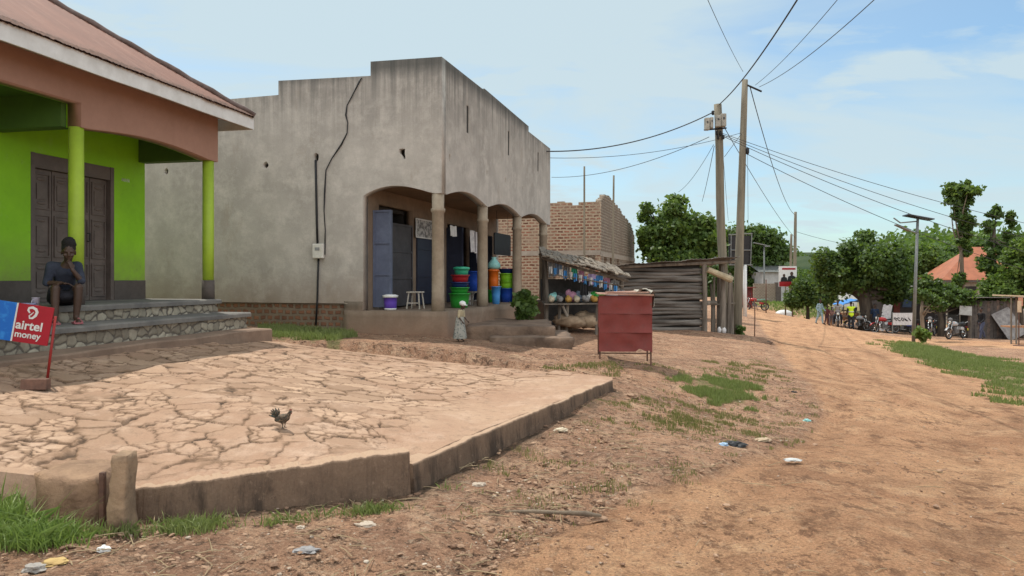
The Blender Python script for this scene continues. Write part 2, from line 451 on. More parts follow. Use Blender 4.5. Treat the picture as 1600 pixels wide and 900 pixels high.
sk = verts.reshape(NU, NV, 3)[:, 0].copy(); sk[:, 2] -= .55; n0 = len(verts); i0 = np.arange(NU-1)
verts = np.r_[verts, sk]; faces = np.r_[faces, np.c_[i0*NV, n0+i0, n0+i0+1, (i0+1)*NV]]
me = bpy.data.meshes.new('pavement'); me.from_pydata(verts.tolist(), [], faces.tolist()); me.update()
at = me.attributes.new('joint', 'FLOAT', 'POINT'); at.data.foreach_set('value', np.r_[joint.ravel(), np.zeros(NU)].astype(np.float32))
band = (1-smooth((edge-.01)/(.035+.03*np.clip(vn_+.3, 0, 1))))*stone
at = me.attributes.new('band', 'FLOAT', 'POINT'); at.data.foreach_set('value', np.r_[band.ravel(), np.zeros(NU)].astype(np.float32))
at = me.attributes.new('tone', 'FLOAT', 'POINT'); at.data.foreach_set('value', np.r_[(crnd[ID]*stone+.5*(1-stone)).ravel(), np.full(NU, .3)].astype(np.float32))
k = NT('flagstone')
base = k.mix(k.attr('tone'), (.265, .172, .115, 1), (.475, .325, .225, 1))
base = k.mix(k.ramp(k.noise(.6, 6, .7), .42, .62), base, (.32, .20, .135, 1))
base = k.mix(k.ramp(k.noise(3.1, 6, .7), .50, .72), base, (.43, .30, .22, 1))
base = k.mix(k.ramp(k.noise(9, 7, .8), .52, .66), base, (.24, .16, .11, 1))
base = k.mix(k.math('MULTIPLY', k.attr('band'), k.ramp(k.noise(6, 6, .78), .38, .58)), base, (.20, .125, .08, 1))
base = k.mix(k.math('MULTIPLY', k.attr('joint'), .95), base, k.mix(k.ramp(k.noise(4, 5, .7), .4, .6), (.055, .037, .026, 1), (.14, .088, .058, 1)))
base = k.mix(.5, base, k.mix(k.noise(70, 4, .85), (.2, .2, .2, 1), (.95, .95, .95, 1)), 'OVERLAY')
nb = k.bump(k.noise(28, 6, .75), .55, .012); nb = k.bump(k.noise(140, 3, .7), .4, .004, nb)
pave_mat = k.out(base, .95, nb, 0, .15)
pv = link_mesh('pavement', me, pave_mat, None, True); tag(pv, kind='structure')
pave_poly = np.array(list(map(tuple, fr[::6]))+list(map(tuple, bk[::-6])))
def inside(poly, x, y):
    x = np.asarray(x); y = np.asarray(y); c = np.zeros(x.shape, bool); n = len(poly)
    for i in range(n):
        x0, y0 = poly[i]; x1, y1 = poly[i-1]
        if y0 == y1: continue
        c ^= ((y0 > y) != (y1 > y)) & (x < (x1-x0)*(y-y0)/(y1-y0)+x0)
    return c
def pdist(pl, x, y, closed=True):
    o = np.full(np.shape(x), 1e9)
    for i in range(len(pl) if closed else len(pl)-1):
        ax, ay = pl[i]; bx, by = pl[(i+1) % len(pl)]; dx, dy = bx-ax, by-ay
        t = np.clip(((x-ax)*dx+(y-ay)*dy)/(dx*dx+dy*dy+1e-12), 0, 1)
        o = np.minimum(o, np.hypot(x-ax-t*dx, y-ay-t*dy))
    return o
def sdf(pl, x, y): return np.where(inside(pl, x, y), -1, 1)*pdist(pl, x, y)
def gpoly(pts): return np.array([tuple(G(*p))[:2] for p in pts])
kerb_left = [P(205, 766, 4.6), P(330, 752, 4.70), P(420, 737, 4.85), P(530, 722, 5.0), P(640, 706, 5.2)]
kerb_right = [P(646, 726, 5.22), P(720, 692, 5.85), P(800, 658, 6.66), P(900, 618, 8.05), P(957, 594, 9.25)]
kerb_line = np.array([tuple(p)[:2] for p in kerb_left+kerb_right])

# ---------------------------------------------------------------- the ground sheet
road_poly = gpoly([(700, 960), (860, 850), (1010, 780), (1150, 735), (1262, 690), (1300, 640), (1262, 590), (1222, 545), (1190, 505), (1175, 492), (1160, 484), (1195, 483), (1230, 493), (1275, 498)])
road_poly = np.array(list(map(tuple, road_poly))+[(p.x, p.y) for p in (G(1330, 515), G(1400, 527), G(1460, 530), G(1600, 536), GD(1680, 30))]
                     + [(p.x, p.y) for p in (G(1590, 545), G(1500, 541), G(1420, 537), G(1385, 545), G(1440, 566), G(1520, 590), G(1600, 618))]+[(7.5, 7.5), (8, 3), (8, 0), (-.8, 0), (-.6, 2.5)])
verge_right = gpoly([(1388, 541), (1415, 535), (1440, 540), (1500, 552), (1560, 562), (1640, 580), (1640, 640), (1600, 614), (1520, 588), (1440, 564)])
rise_poly = gpoly([(1180, 474), (1220, 472), (1265, 476), (1300, 484), (1296, 492), (1262, 497), (1225, 490), (1195, 482)])
gp_main = gpoly([(1065, 592), (1090, 587), (1130, 592), (1172, 604), (1180, 622), (1150, 632), (1120, 638), (1098, 618), (1075, 606)])
gp_thin = gpoly([(960, 640), (1010, 622), (1080, 634), (1150, 650), (1170, 672), (1100, 684), (1030, 676), (980, 660)])
gp_wall = gpoly([(404, 512), (450, 512), (530, 519), (552, 526), (520, 532), (460, 531), (412, 526)])
gp_side = gpoly([(1110, 565), (1190, 570), (1215, 588), (1180, 594), (1120, 580)])
gp_kiosk = gpoly([(850, 575), (930, 568), (1040, 572), (1080, 585), (960, 586)])
radii = np.geomspace(1.2, 3200, 470); radii = np.r_[.0, .6, radii]
ang = np.r_[np.linspace(-50, 50, 560), np.linspace(50, 310, 90)[1:-1]]*math.pi/180
RR, AA = np.meshgrid(radii, ang, indexing='ij'); X = RR*np.sin(AA); Y = RR*np.cos(AA)
Z = tz(X, Y)
def vnoise(x, y, s, o=0.):
    return np.array([mnoise.noise(Vector((a*s, b*s, o))) for a, b in zip(x.ravel(), y.ravel())]).reshape(x.shape)
near = 1-smooth((RR-30)/60)
sd_road = sdf(road_poly, X, Y); on_road = 1-smooth((sd_road+.25)/.7)
N1 = vnoise(X, Y, .8, 1.3); N2 = vnoise(X, Y, 2.6, 4.1); N3 = vnoise(X, Y, 7.5, 9.7)
rough_amp = 1-.45*on_road
Z = Z+near*(.030*N1+(.022*N2+.013*N3)*(1-.75*on_road))
# wheel ruts running up the road
rut_c = gpoly([(1050, 960), (1150, 800), (1270, 690), (1330, 610), (1300, 555), (1262, 515), (1235, 498)])
rd = pdist(rut_c, X, Y, False); 
for off, dep in ((.0, .045), (1.45, .05), (.75, -.03)):
    Z = Z-on_road*near*dep*np.exp(-((rd-off)/.22)**2)*(.6+.6*N1)
# shallow gully between verge and road
gul = gpoly([(700, 880), (900, 805), (1060, 762), (1200, 712), (1290, 668), (1305, 640)])
Z = Z-.05*np.exp(-(pdist(gul, X, Y, False)/.16)**2)*(.5+.9*np.clip(N2+.3, 0, 1))*near
sdp = sdf(pave_poly, X, Y); PZ = pz(X, Y)
Z = np.where(sdp < -.02, np.minimum(Z, PZ-.06-.12*smooth((-sdp)/.4)), Z)
# keep the bare ground below the floors
grass = np.zeros(X.shape)
for poly, sft, amt in ((verge_right, .5, 1), (rise_poly, 1.2, 1), (gp_main, .25, .8), (gp_thin, .4, .38), (gp_wall, .25, .9), (gp_side, .4, .3), (gp_kiosk, .25, .3)):
    grass = np.maximum(grass, amt*(1-smooth(sdf(poly, X, Y)/(sft*1.5)+.4+1.1*N2+.9*N3)))
kd = pdist(kerb_line, X, Y, False)
grass = np.maximum(grass, .35*(1-smooth(kd/.3))*np.clip(.5+1.6*N1, 0, 1))
far = smooth((RR-62)/25); 
grass = np.maximum(grass, far*(1-smooth((.0-sd_road+1.0)/1.0))*.9)
grass = np.maximum(grass, smooth((X-26)/4)*smooth((Y-52)/5)*.9)
kerb_foot = (1-smooth(kd/.35))  # ground colour darker close to the kerb line
track = np.zeros(X.shape)
for off, wd in ((.0, .2), (1.45, .22), (.62, .12), (2.3, .18), (3.1, .25), (-.0, .1)): track = np.maximum(track, np.exp(-((rd-off+.25*N1)/wd)**2))
track = track*on_road*np.clip(.45+1.3*N2+.6*N1, 0, 1)*near
verts = np.stack([X, Y, Z], -1).reshape(-1, 3); NA = len(ang)
ii, jj = np.meshgrid(np.arange(len(radii)-1), np.arange(NA), indexing='ij')
a = (ii*NA+jj).ravel(); b = (ii*NA+(jj+1) % NA).ravel()
faces = np.c_[a, b, b+NA, a+NA][NA:]
me = bpy.data.meshes.new('ground'); me.from_pydata(verts.tolist(), [], faces.tolist()); me.update()
for nm, arr in (('road', on_road*(1-far)), ('grassy', np.clip(grass, 0, 1)), ('kerb_foot', kerb_foot), ('far', smooth((RR-90)/60)), ('track', track)):
    at = me.attributes.new(nm, 'FLOAT', 'POINT'); at.data.foreach_set('value', arr.ravel().astype(np.float32))
k = NT('laterite_soil')
dirt = k.mix(k.ramp(k.noise(.9, 7, .75), .40, .60), (.46, .265, .165, 1), (.29, .165, .108, 1))
dirt = k.mix(k.ramp(k.noise(2.6, 8, .78), .50, .64), dirt, (.55, .36, .235, 1))
dirt = k.mix(k.ramp(k.noise(6.5, 7, .8), .54, .64), dirt, (.12, .075, .052, 1))
dirt = k.mix(k.ramp(k.noise(14, 5, .85, stretch=(1, 1.4, 1)), .58, .66), dirt, (.46, .35, .245, 1))
road = k.mix(k.ramp(k.noise(.55, 6, .68), .38, .64), (.57, .33, .188, 1), (.43, .23, .13, 1))
road = k.mix(k.ramp(k.noise(2.1, 8, .78), .50, .68), road, (.62, .395, .235, 1))
road = k.mix(k.ramp(k.noise(5.5, 8, .8), .55, .68), road, (.32, .175, .102, 1))
rf = k.math('ADD', k.attr('road'), k.math('MULTIPLY', k.math('SUBTRACT', k.noise(1.6, 6, .75), .5), .9), False)
dirt = k.mix(k.math('MULTIPLY', k.ramp(k.noise(12, 7, .8), .53, .575), .8), dirt, (.085, .052, .037, 1))
dirt = k.mix(k.math('MULTIPLY', k.ramp(k.noise(18, 6, .82), .56, .61), .75), dirt, (.50, .37, .265, 1))
road = k.mix(k.math('MULTIPLY', k.math('MULTIPLY', k.ramp(k.noise(7, 7, .78, stretch=(1, .6, 1)), .525, .57), k.ramp(k.noise(.9, 6, .78), .42, .56)), .8), road, (.165, .088, .055, 1))
road = k.mix(k.math('MULTIPLY', k.ramp(k.noise(15, 6, .8), .55, .60), .6), road, (.20, .11, .068, 1))
road = k.mix(k.math('MULTIPLY', k.ramp(k.noise(10, 7, .82), .55, .61), .6), road, (.50, .335, .215, 1))
col = k.mix(k.ramp(rf, .35, .68), dirt, road)
col = k.mix(k.math('MULTIPLY', k.math('MULTIPLY', k.attr('track'), k.ramp(k.noise(7, 7, .82), .40, .56)), .9), col, (.185, .095, .056, 1))
col = k.mix(k.math('MULTIPLY', k.ramp(k.noise(.5, 9, .8), .52, .60), .4), col, (.25, .135, .082, 1))
gcol = k.mix(k.noise(3, 5, .7), (.095, .125, .038, 1), (.17, .185, .07, 1))
gf = k.math('ADD', k.attr('grassy'), k.math('MULTIPLY', k.math('SUBTRACT', k.noise(4.5, 6, .8), .5), .9))
gcol = k.mix(k.attr('far'), gcol, k.mix(k.ramp(k.noise(.06, 6, .7), .4, .6), (.022, .042, .016, 1), (.045, .065, .028, 1)))
col = k.mix(k.math('MULTIPLY', k.ramp(gf, .50, .85), k.math('ADD', .62, k.math('MULTIPLY', k.attr('far'), .38))), col, gcol)
col = k.mix(k.math('MULTIPLY', k.attr('kerb_foot'), k.ramp(k.noise(3.5, 5, .7), .35, .6)), col, (.105, .075, .052, 1))
col = k.mix(.65, col, k.mix(k.ramp(k.noise(55, 5, .85), .3, .7), (.1, .1, .1, 1), (.92, .92, .92, 1)), 'OVERLAY')
nb = k.bump(k.noise(5, 8, .8), .7, .06); nb = k.bump(k.noise(14, 8, .82), .9, .06, nb); nb = k.bump(k.noise(45, 6, .8), .7, .02, nb); nb = k.bump(k.noise(150, 3, .75), .5, .005, nb)
soil = k.out(col, .97, nb, 0, .12)
gr = link_mesh('ground', me, soil, None, True); tag(gr, kind='structure')

# ---------------------------------------------------------------- kerb edges of the yard
k = NT('kerb_concrete')
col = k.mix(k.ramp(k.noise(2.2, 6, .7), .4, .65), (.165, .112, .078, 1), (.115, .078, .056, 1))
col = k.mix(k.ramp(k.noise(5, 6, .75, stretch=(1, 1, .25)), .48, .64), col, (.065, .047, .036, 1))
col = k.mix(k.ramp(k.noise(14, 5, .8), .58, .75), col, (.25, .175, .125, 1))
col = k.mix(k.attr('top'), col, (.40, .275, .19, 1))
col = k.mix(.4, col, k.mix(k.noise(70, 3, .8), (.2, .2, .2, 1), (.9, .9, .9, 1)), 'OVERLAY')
nb = k.bump(k.noise(9, 6, .75), .6, .03); nb = k.bump(k.noise(60, 4, .8), .5, .008, nb)
kerb_mat = k.out(col, .95, nb, 0, .15)
def kerb(name, pts, th, rise, depth):
    pl = resample([tuple(p)[:2] for p in pts], 160); tops = np.interp(np.linspace(0, 1, 160), np.linspace(0, 1, len(pts)), [p.z for p in pts])
    m = MB(); vs = []; n = 9
    for i in range(160):
        p = Vector((pl[i][0], pl[i][1], 0)); q = pl[min(i+1, 159)]-pl[max(i-1, 0)]; t = Vector((q[0], q[1], 0)).normalized(); nn = Vector((t.y, -t.x, 0))
        top = tops[i]+rise+.014*mnoise.noise(Vector((i*.11, 3.3, 0)))+.006*mnoise.noise(Vector((i*.5, 1.3, 0)))-.014*max(0, mnoise.noise(Vector((i*.21, 8.1, depth)))-.25)
        gz = T(p.x, p.y)-depth
        wv = .012*mnoise.noise(Vector((i*.13, 7.7, 1)))
        prof = [(0.03, gz), (0.03, gz+(top-gz)*.25), (.018, gz+(top-gz)*.5), (.006, gz+(top-gz)*.75), (.0, top-.014), (-.006, top-.003), (-.018, top), (-th, top-.006), (-th, gz)]
        for a_, z_ in prof:
            j = .006*mnoise.noise(Vector((i*.6, z_*9, 5)))
            vs.append(p+nn*(a_+wv+j)+Vector((0, 0, z_)))
    fs = [(i*n+j, (i+1)*n+j, (i+1)*n+(j+1) % n, i*n+(j+1) % n) for i in range(159) for j in range(n)]
    fs += [tuple(range(n)), tuple(159*n+j for j in range(n-1, -1, -1))]
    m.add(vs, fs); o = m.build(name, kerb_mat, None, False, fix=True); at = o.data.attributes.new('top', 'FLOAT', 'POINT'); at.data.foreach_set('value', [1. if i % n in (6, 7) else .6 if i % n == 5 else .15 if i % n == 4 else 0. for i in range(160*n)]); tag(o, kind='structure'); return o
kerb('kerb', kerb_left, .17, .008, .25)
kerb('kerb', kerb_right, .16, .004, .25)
# ---------------------------------------------------------------- shared materials
def plaster_mat(name, c, streak, splash, top, base, band=1.1):
    """cement render: mottled, rain-streaked from the parapet down, soil-splashed at its foot"""
    k = NT(name); s = k.sep()
    col = k.mix(k.ramp(k.noise(.7, 6, .65), .35, .68), L4(c), tuple(x*.72 for x in c)+(1,))
    col = k.mix(k.ramp(k.noise(2.2, 8, .75), .46, .66), col, tuple(min(1, x*1.16) for x in c)+(1,))
    col = k.mix(k.ramp(k.noise(1.2, 6, .72, stretch=(1, 1, .5)), .58, .78), col, (c[0]*.74, c[1]*.69, c[2]*.64, 1))
    st = k.ramp(k.noise(3.4, 6, .75, stretch=(1.6, 1.6, .06)), .38, .60)
    h = k.math('DIVIDE', k.math('SUBTRACT', s[2], top-band), band, True)
    h2 = k.math('POWER', h, 1.6)
    col = k.mix(k.math('MULTIPLY', k.math('MULTIPLY', st, h2), .75), col, L4(streak))
    edge = k.math('DIVIDE', k.math('SUBTRACT', s[2], top-.22), .25, True)
    col = k.mix(k.math('MULTIPLY', edge, .75), col, L4(streak))
    lo = k.math('SUBTRACT', 1.0, k.math('DIVIDE', k.math('SUBTRACT', s[2], base), .8, True), True)
    lo = k.math('MULTIPLY', lo, k.math('ADD', .35, k.noise(2, 5, .7)))
    col = k.mix(k.math('MULTIPLY', lo, .75, True), col, L4(splash))
    col = k.mix(.25, col, k.mix(k.noise(40, 4, .8), (.25, .25, .25, 1), (.85, .85, .85, 1)), 'OVERLAY')
    nb = k.bump(k.noise(3, 6, .7), .35, .03); nb = k.bump(k.noise(45, 4, .8), .35, .005, nb)
    return k.out(col, .95, nb, 0, .12)
def brick_mat(name, c1, c2, mortar, bw=.235, bh=.078, ms=.018, patch=None, off=0.0):
    k = NT(name); s = k.sep()
    cb_ = k.n('ShaderNodeCombineXYZ'); k.l(k.math('ADD', s[0], s[1]), cb_.inputs[0]); k.l(k.math('ADD', s[2], off), cb_.inputs[1])
    wob = k.n('ShaderNodeVectorMath', operation='ADD'); nz = k.n('ShaderNodeTexNoise'); nz.inputs['Scale'].default_value = 4
    k.l(k.tc.outputs['Object'], nz.inputs['Vector'])
    scl = k.n('ShaderNodeVectorMath', operation='SCALE'); scl.inputs['Scale'].default_value = .07; k.l(nz.outputs['Color'], scl.inputs[0])
    k.l(cb_.outputs[0], wob.inputs[0]); k.l(scl.outputs[0], wob.inputs[1])
    b = k.n('ShaderNodeTexBrick'); b.inputs['Scale'].default_value = 1; b.inputs['Brick Width'].default_value = bw; b.inputs['Row Height'].default_value = bh
    b.inputs['Mortar Size'].default_value = ms; b.inputs['Mortar Smooth'].default_value = .25; b.inputs['Bias'].default_value = 0
    b.inputs['Color1'].default_value = L4(c1); b.inputs['Color2'].default_value = L4(c2); b.inputs['Mortar'].default_value = L4(mortar)
    k.l(wob.outputs[0], b.inputs['Vector'])
    col = k.mix(.55, b.outputs['Color'], k.mix(k.noise(3.5, 6, .75), (.15, .15, .15, 1), (.9, .9, .9, 1)), 'OVERLAY')
    if patch:
        col = k.mix(k.math('MULTIPLY', k.ramp(k.noise(.75, 6, .7), .44, .58), .72), col, L4(patch))
    inv = k.math('SUBTRACT', 1.0, b.outputs['Fac'])
    nb = k.bump(inv, .9, .025); nb = k.bump(k.noise(40, 4, .8), .5, .008, nb)
    return k.out(col, .95, nb, 0, .1)
M_plaster = plaster_mat('cement_render', (.43, .40, .36), (.075, .078, .074), (.25, .17, .12), 5.55, 1.0, 1.7)
M_plinth = plaster_mat('worn_cement', (.27, .22, .17), (.13, .11, .085), (.25, .125, .075), 1.05, .42, .35)
M_brick_low = brick_mat('burnt_brick', (.26, .125, .075), (.15, .075, .05), (.20, .15, .11), .16, .115, .03)
M_brick = brick_mat('fired_brick', (.30, .13, .085), (.13, .06, .042), (.38, .30, .215), .27, .125, .036, (.34, .26, .19))
M_brick_grey = brick_mat('weathered_brick', (.22, .165, .125), (.15, .115, .09), (.30, .26, .21), .27, .125, .034, (.22, .18, .14))
M_ceil = simple('brown_plaster', (.22, .145, .09), (.16, .11, .07), 2, .9, .2)
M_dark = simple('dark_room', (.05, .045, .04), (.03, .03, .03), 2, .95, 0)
M_floor = simple('cement_floor', (.27, .235, .20), (.20, .16, .13), 3, .9, .3)
k = NT('lime_green_paint'); s = k.sep()
col = k.mix(k.ramp(k.noise(.9, 6, .7), .38, .66), (.27, .60, .018, 1), (.215, .49, .016, 1))
col = k.mix(k.math('MULTIPLY', k.ramp(k.noise(3.1, 7, .8), .55, .72), .5), col, (.30, .52, .10, 1))
col = k.mix(k.math('MULTIPLY', k.ramp(k.noise(7, 7, .85), .60, .70), .6), col, (.12, .22, .03, 1))
lo_ = k.math('SUBTRACT', 1.0, k.math('DIVIDE', k.math('SUBTRACT', s[2], .28), .7, True), True)
col = k.mix(k.math('MULTIPLY', k.math('MULTIPLY', lo_, k.noise(3.5, 6, .8)), 1.1, True), col, (.20, .17, .08, 1))
M_green = k.out(col, .6, k.bump(k.noise(20, 5, .7), .2, .006), 0, .3)
M_green_dk = simple('dark_green_paint', (.085, .16, .03), (.07, .13, .03), 1.4, .7, .15, .006, fine=.15)
M_col_green = simple('yellow_green_paint', (.33, .47, .04), (.28, .40, .04), 2.2, .5, .12, .006, fine=.15)
M_terracotta = simple('terracotta_paint', (.36, .205, .15), (.31, .175, .125), 1.2, .8, .15, .006, fine=.15)
M_band = simple('brown_band_paint', (.105, .088, .078), (.075, .062, .055), 3, .8, .2)
M_white = simple('white_paint', (.72, .72, .70), (.58, .57, .54), 3, .6, .15, fine=.15)
M_steel_brown = simple('brown_steel', (.125, .098, .085), (.085, .066, .058), 4, .45, .15, .004, 0, .5)
M_steel_blue = simple('blue_grey_steel', (.105, .125, .185), (.075, .09, .14), 3, .5, .15, .004, 0, .45)
M_steel_navy = simple('navy_steel', (.02, .026, .05), (.014, .018, .036), 3, .5, .15, .004, 0, .45)
M_stain = simple('dark_stone', (.09, .085, .08), (.05, .05, .048), 5, .9, .4)
M_black = simple('black_plastic', (.018, .018, .02), (.012, .012, .013), 5, .5, .1)
M_wood_grey = simple('grey_weathered_wood', (.23, .20, .165), (.10, .085, .07), 6, .92, .7, .012, stretch=(1, 1, .12), lo=.35, hi=.62)
M_wood_log = simple('grey_log_bark', (.185, .168, .15), (.075, .066, .058), 4, .95, .8, .02, stretch=(.15, 1, 1), lo=.38, hi=.62)
M_pole = simple('weathered_pole', (.235, .205, .15), (.12, .105, .08), 6, .9, .7, .012, stretch=(1, 1, .06), lo=.35, hi=.65)

M_edge = simple('dark_step_edge', (.105, .10, .095), (.20, .185, .165), 1.5, .85, .4, .012)
# roofing iron: faded red paint with rust along the laps
k = NT('faded_red_iron')
col = k.mix(k.ramp(k.noise(1.3, 5, .65), .35, .65), (.215, .098, .068, 1), (.165, .075, .054, 1))
col = k.mix(k.ramp(k.noise(3, 6, .75, stretch=(.35, 2.2, .35)), .52, .74), col, (.25, .13, .095, 1))
col = k.mix(k.ramp(k.noise(9, 6, .8), .60, .74), col, (.14, .065, .045, 1))
s_ = k.sep(); lo_ = k.math('SUBTRACT', 1.0, k.math('DIVIDE', k.math('SUBTRACT', s_[2], 2.98), .30, True), True)
col = k.mix(k.math('MULTIPLY', lo_, k.ramp(k.noise(7, 6, .8), .40, .58)), col, (.10, .055, .04, 1))
M_iron = k.out(col, .75, k.bump(k.noise(30, 4, .7), .25, .004), 0, .35)
# stone risers of the steps
k = NT('rubble_stone_riser')
col = k.mix(k.attr('tone'), (.20, .175, .135, 1), (.44, .39, .30, 1))
col = k.mix(.6, col, k.mix(k.noise(16, 6, .8), (.15, .15, .15, 1), (.9, .9, .9, 1)), 'OVERLAY')
col = k.mix(k.ramp(k.attr('stone'), .15, .55), (.135, .118, .10, 1), col)
col = k.mix(k.math('MULTIPLY', k.ramp(k.noise(1.6, 5, .7), .42, .62), .5), col, (.21, .17, .13, 1))
M_riser = k.out(col, .92, k.bump(k.noise(35, 5, .8), .5, .008), 0, .15)

# ================================================================ green shop house
house = empty('shop_house', CA, RA, 'lime green shop house with faded red iron roof, terracotta beam and brown steel door', 'shop house')
def hA(px, py, axis, val): return hit(px, py, CA, RA, axis, val)
WX = -1.2                                  # wall plane
dl = hA(48, 300, 0, WX).y; dr_ = hA(178, 300, 0, WX).y
dtop = hA(110, 249, 0, WX).z
Z0 = -.004
plate('wall', rect(-12, .05, .30, 3.3), [rect(dl, dr_, .301, dtop)] and [], M_green, house, MYZ(WX-.11), .2) if False else None
# front wall around the doorway
plate('wall', [(-12, .30), (dl, .30), (dl, dtop), (dr_, dtop), (dr_, .30), (.05, .30), (.05, 2.85), (-12, 2.85)], [], M_green, house, MYZ(WX-.10), .2)
m = MB(); m.span((WX-.2, -12, -.6), (WX+.012, dl, .298)); m.span((WX-.2, dr_, -.6), (WX+.012, .052, .298))
m.build('plinth_band', M_band, house)
m = MB(); m.span((-8.2, -.13, -.8), (WX-.202, .05, 2.85)); m.span((-8.2, -12, -.8), (-8.0, -.132, 2.85)); m.span((WX-.2, -12, 2.852), (WX, .05, 3.0))
m.build('side_wall', M_green, house)
# door of four folding leaves
fr_ = MB(); fw = .07
fr_.span((WX-.14, dl, 0), (WX+.004, dl+fw, dtop)); fr_.span((WX-.14, dr_-fw, 0), (WX+.004, dr_, dtop)); fr_.span((WX-.14, dl+fw+.002, dtop-.20), (WX-.002, dr_-fw-.002, dtop-.004))
nleaf = 4; lw = (dr_-dl-2*fw)/nleaf
m = MB(); m.span((WX-.198, dl+.002, -.5), (WX+.013, dr_-.002, -.001)); m.build('threshold', M_edge, house)
door = fr_.build('door', M_steel_brown, house)
for i in range(nleaf):
    y0 = dl+fw+i*lw+.006; y1 = y0+lw-.012; m = MB(); lz0, lz1 = .004, dtop-.205
    m.span((WX-.11, y0, lz0), (WX-.07, y1, lz1))
    hh = (lz1-lz0)
    for a_, b_ in ((.03, .30), (.34, .66), (.70, .97)):
        za, zb = lz0+a_*hh, lz0+b_*hh
        for (ya, yb, c_, d_) in ((y0+.03, y1-.03, za, za+.02), (y0+.03, y1-.03, zb-.02, zb), (y0+.03, y0+.05, za+.02, zb-.02), (y1-.05, y1-.03, za+.02, zb-.02)):
            m.span((WX-.07, ya, c_), (WX-.052, yb, d_))
        for q in range(2):
            cz = za+.09 if q == 0 else zb-.08
            m.ball((WX-.068, (y0+y1)/2, cz), (.012, lw*.24, .028), 10, 6)
        m.box((WX-.066, (y0+y1)/2, (za+zb)/2), (.012, lw*.5, (zb-za)*.45))
    leaf = m.build('door_leaf', M_steel_brown, door, bevel=.004)
    if i == 2:
        h = MB(); h.tube([(WX-.05, y1-.05, 1.0), (WX-.01, y1-.05, 1.0), (WX-.01, y1-.05, .88), (WX-.05, y1-.05, .88)], .009, 6)
        h.build('handle', M_black, door)
# porch ceiling and cross beams
m = MB(); m.span((WX+.002, -12, 2.62), (-.122, -.002, 2.70)); m.build('ceiling', M_green_dk, house)
for ya_ in (-.10, -2.77): m = MB(); m.span((WX+.002, ya_, 2.21), (-.125, ya_+.19, 2.618)); m.build('cross_beam', M_green_dk, house)
# terracotta beam, shallow arch over the nearer bay, higher flat bay to the left
ol = [(-12, 2.50), (-2.70, 2.50), (-2.70, 2.20)]
for i in range(17):
    t = i/16; ol.append((-2.56+t*2.46, 2.205+.085*math.sin(math.pi*t)))
ol += [(.11, 2.2), (.11, 2.93), (-12, 2.93)]
plate('beam', ol, [], M_terracotta, house, MYZ(.0), .2)
# inside face of that beam is green
ol2 = [(y+(.0 if y > -12 else 0), z+.003) for y, z in ol[:-2]]+[(.108, 2.60), (-12, 2.60)]
plate('beam_lining', ol2, [], M_green, house, MYZ(-.111), .018)
for yy in (0, -2.67, -5.34):
    m = MB(); m.lathe([(.085, .30), (.088, .9), (.086, 2.205)], (0, yy, 0), 24); cobj = m.build('column', M_col_green, house, True)
    m = MB(); m.lathe([(.097, -.02), (.097, .298), (.085, .302)], (0, yy, 0), 24); m.build('column_base', M_band, cobj, True)
# floor, steps
def slab(name, x0, x1, y0, y1, z0, z1, mat, jit=.012, n=60, par=None):
    """a cast slab with a worn, wavering front edge"""
    m = MB(); vs = []
    for i in range(n+1):
        y = y0+(y1-y0)*i/n
        w_ = jit*mnoise.noise(Vector((y*1.9, z1*7, 0)))+.5*jit*mnoise.noise(Vector((y*7, z1*7, 3)))
        h_ = .6*jit*mnoise.noise(Vector((y*2.3, z1*3, 9)))
        for (x_, z_) in ((x0, z0), (x1+w_, z0), (x1+w_, z1-.02+h_), (x1-.018+w_, z1+h_), (x0, z1)): vs.append((x_, y, z_))
    fs = [(i*5+j, (i+1)*5+j, (i+1)*5+(j+1) % 5, i*5+(j+1) % 5) for i in range(n) for j in range(5)]+[(4, 3, 2, 1, 0), tuple(n*5+j for j in range(5))]
    m.add(vs, fs); return m.build(name, mat, par if par is not None else house)
yE = .10
M_tread = simple('step_cement', (.275, .245, .205), (.20, .175, .145), 4, .9, .5, .02)
M_apron = simple('earth_stained_cement', (.255, .175, .125), (.185, .125, .09), 2.5, .93, .5, .02)
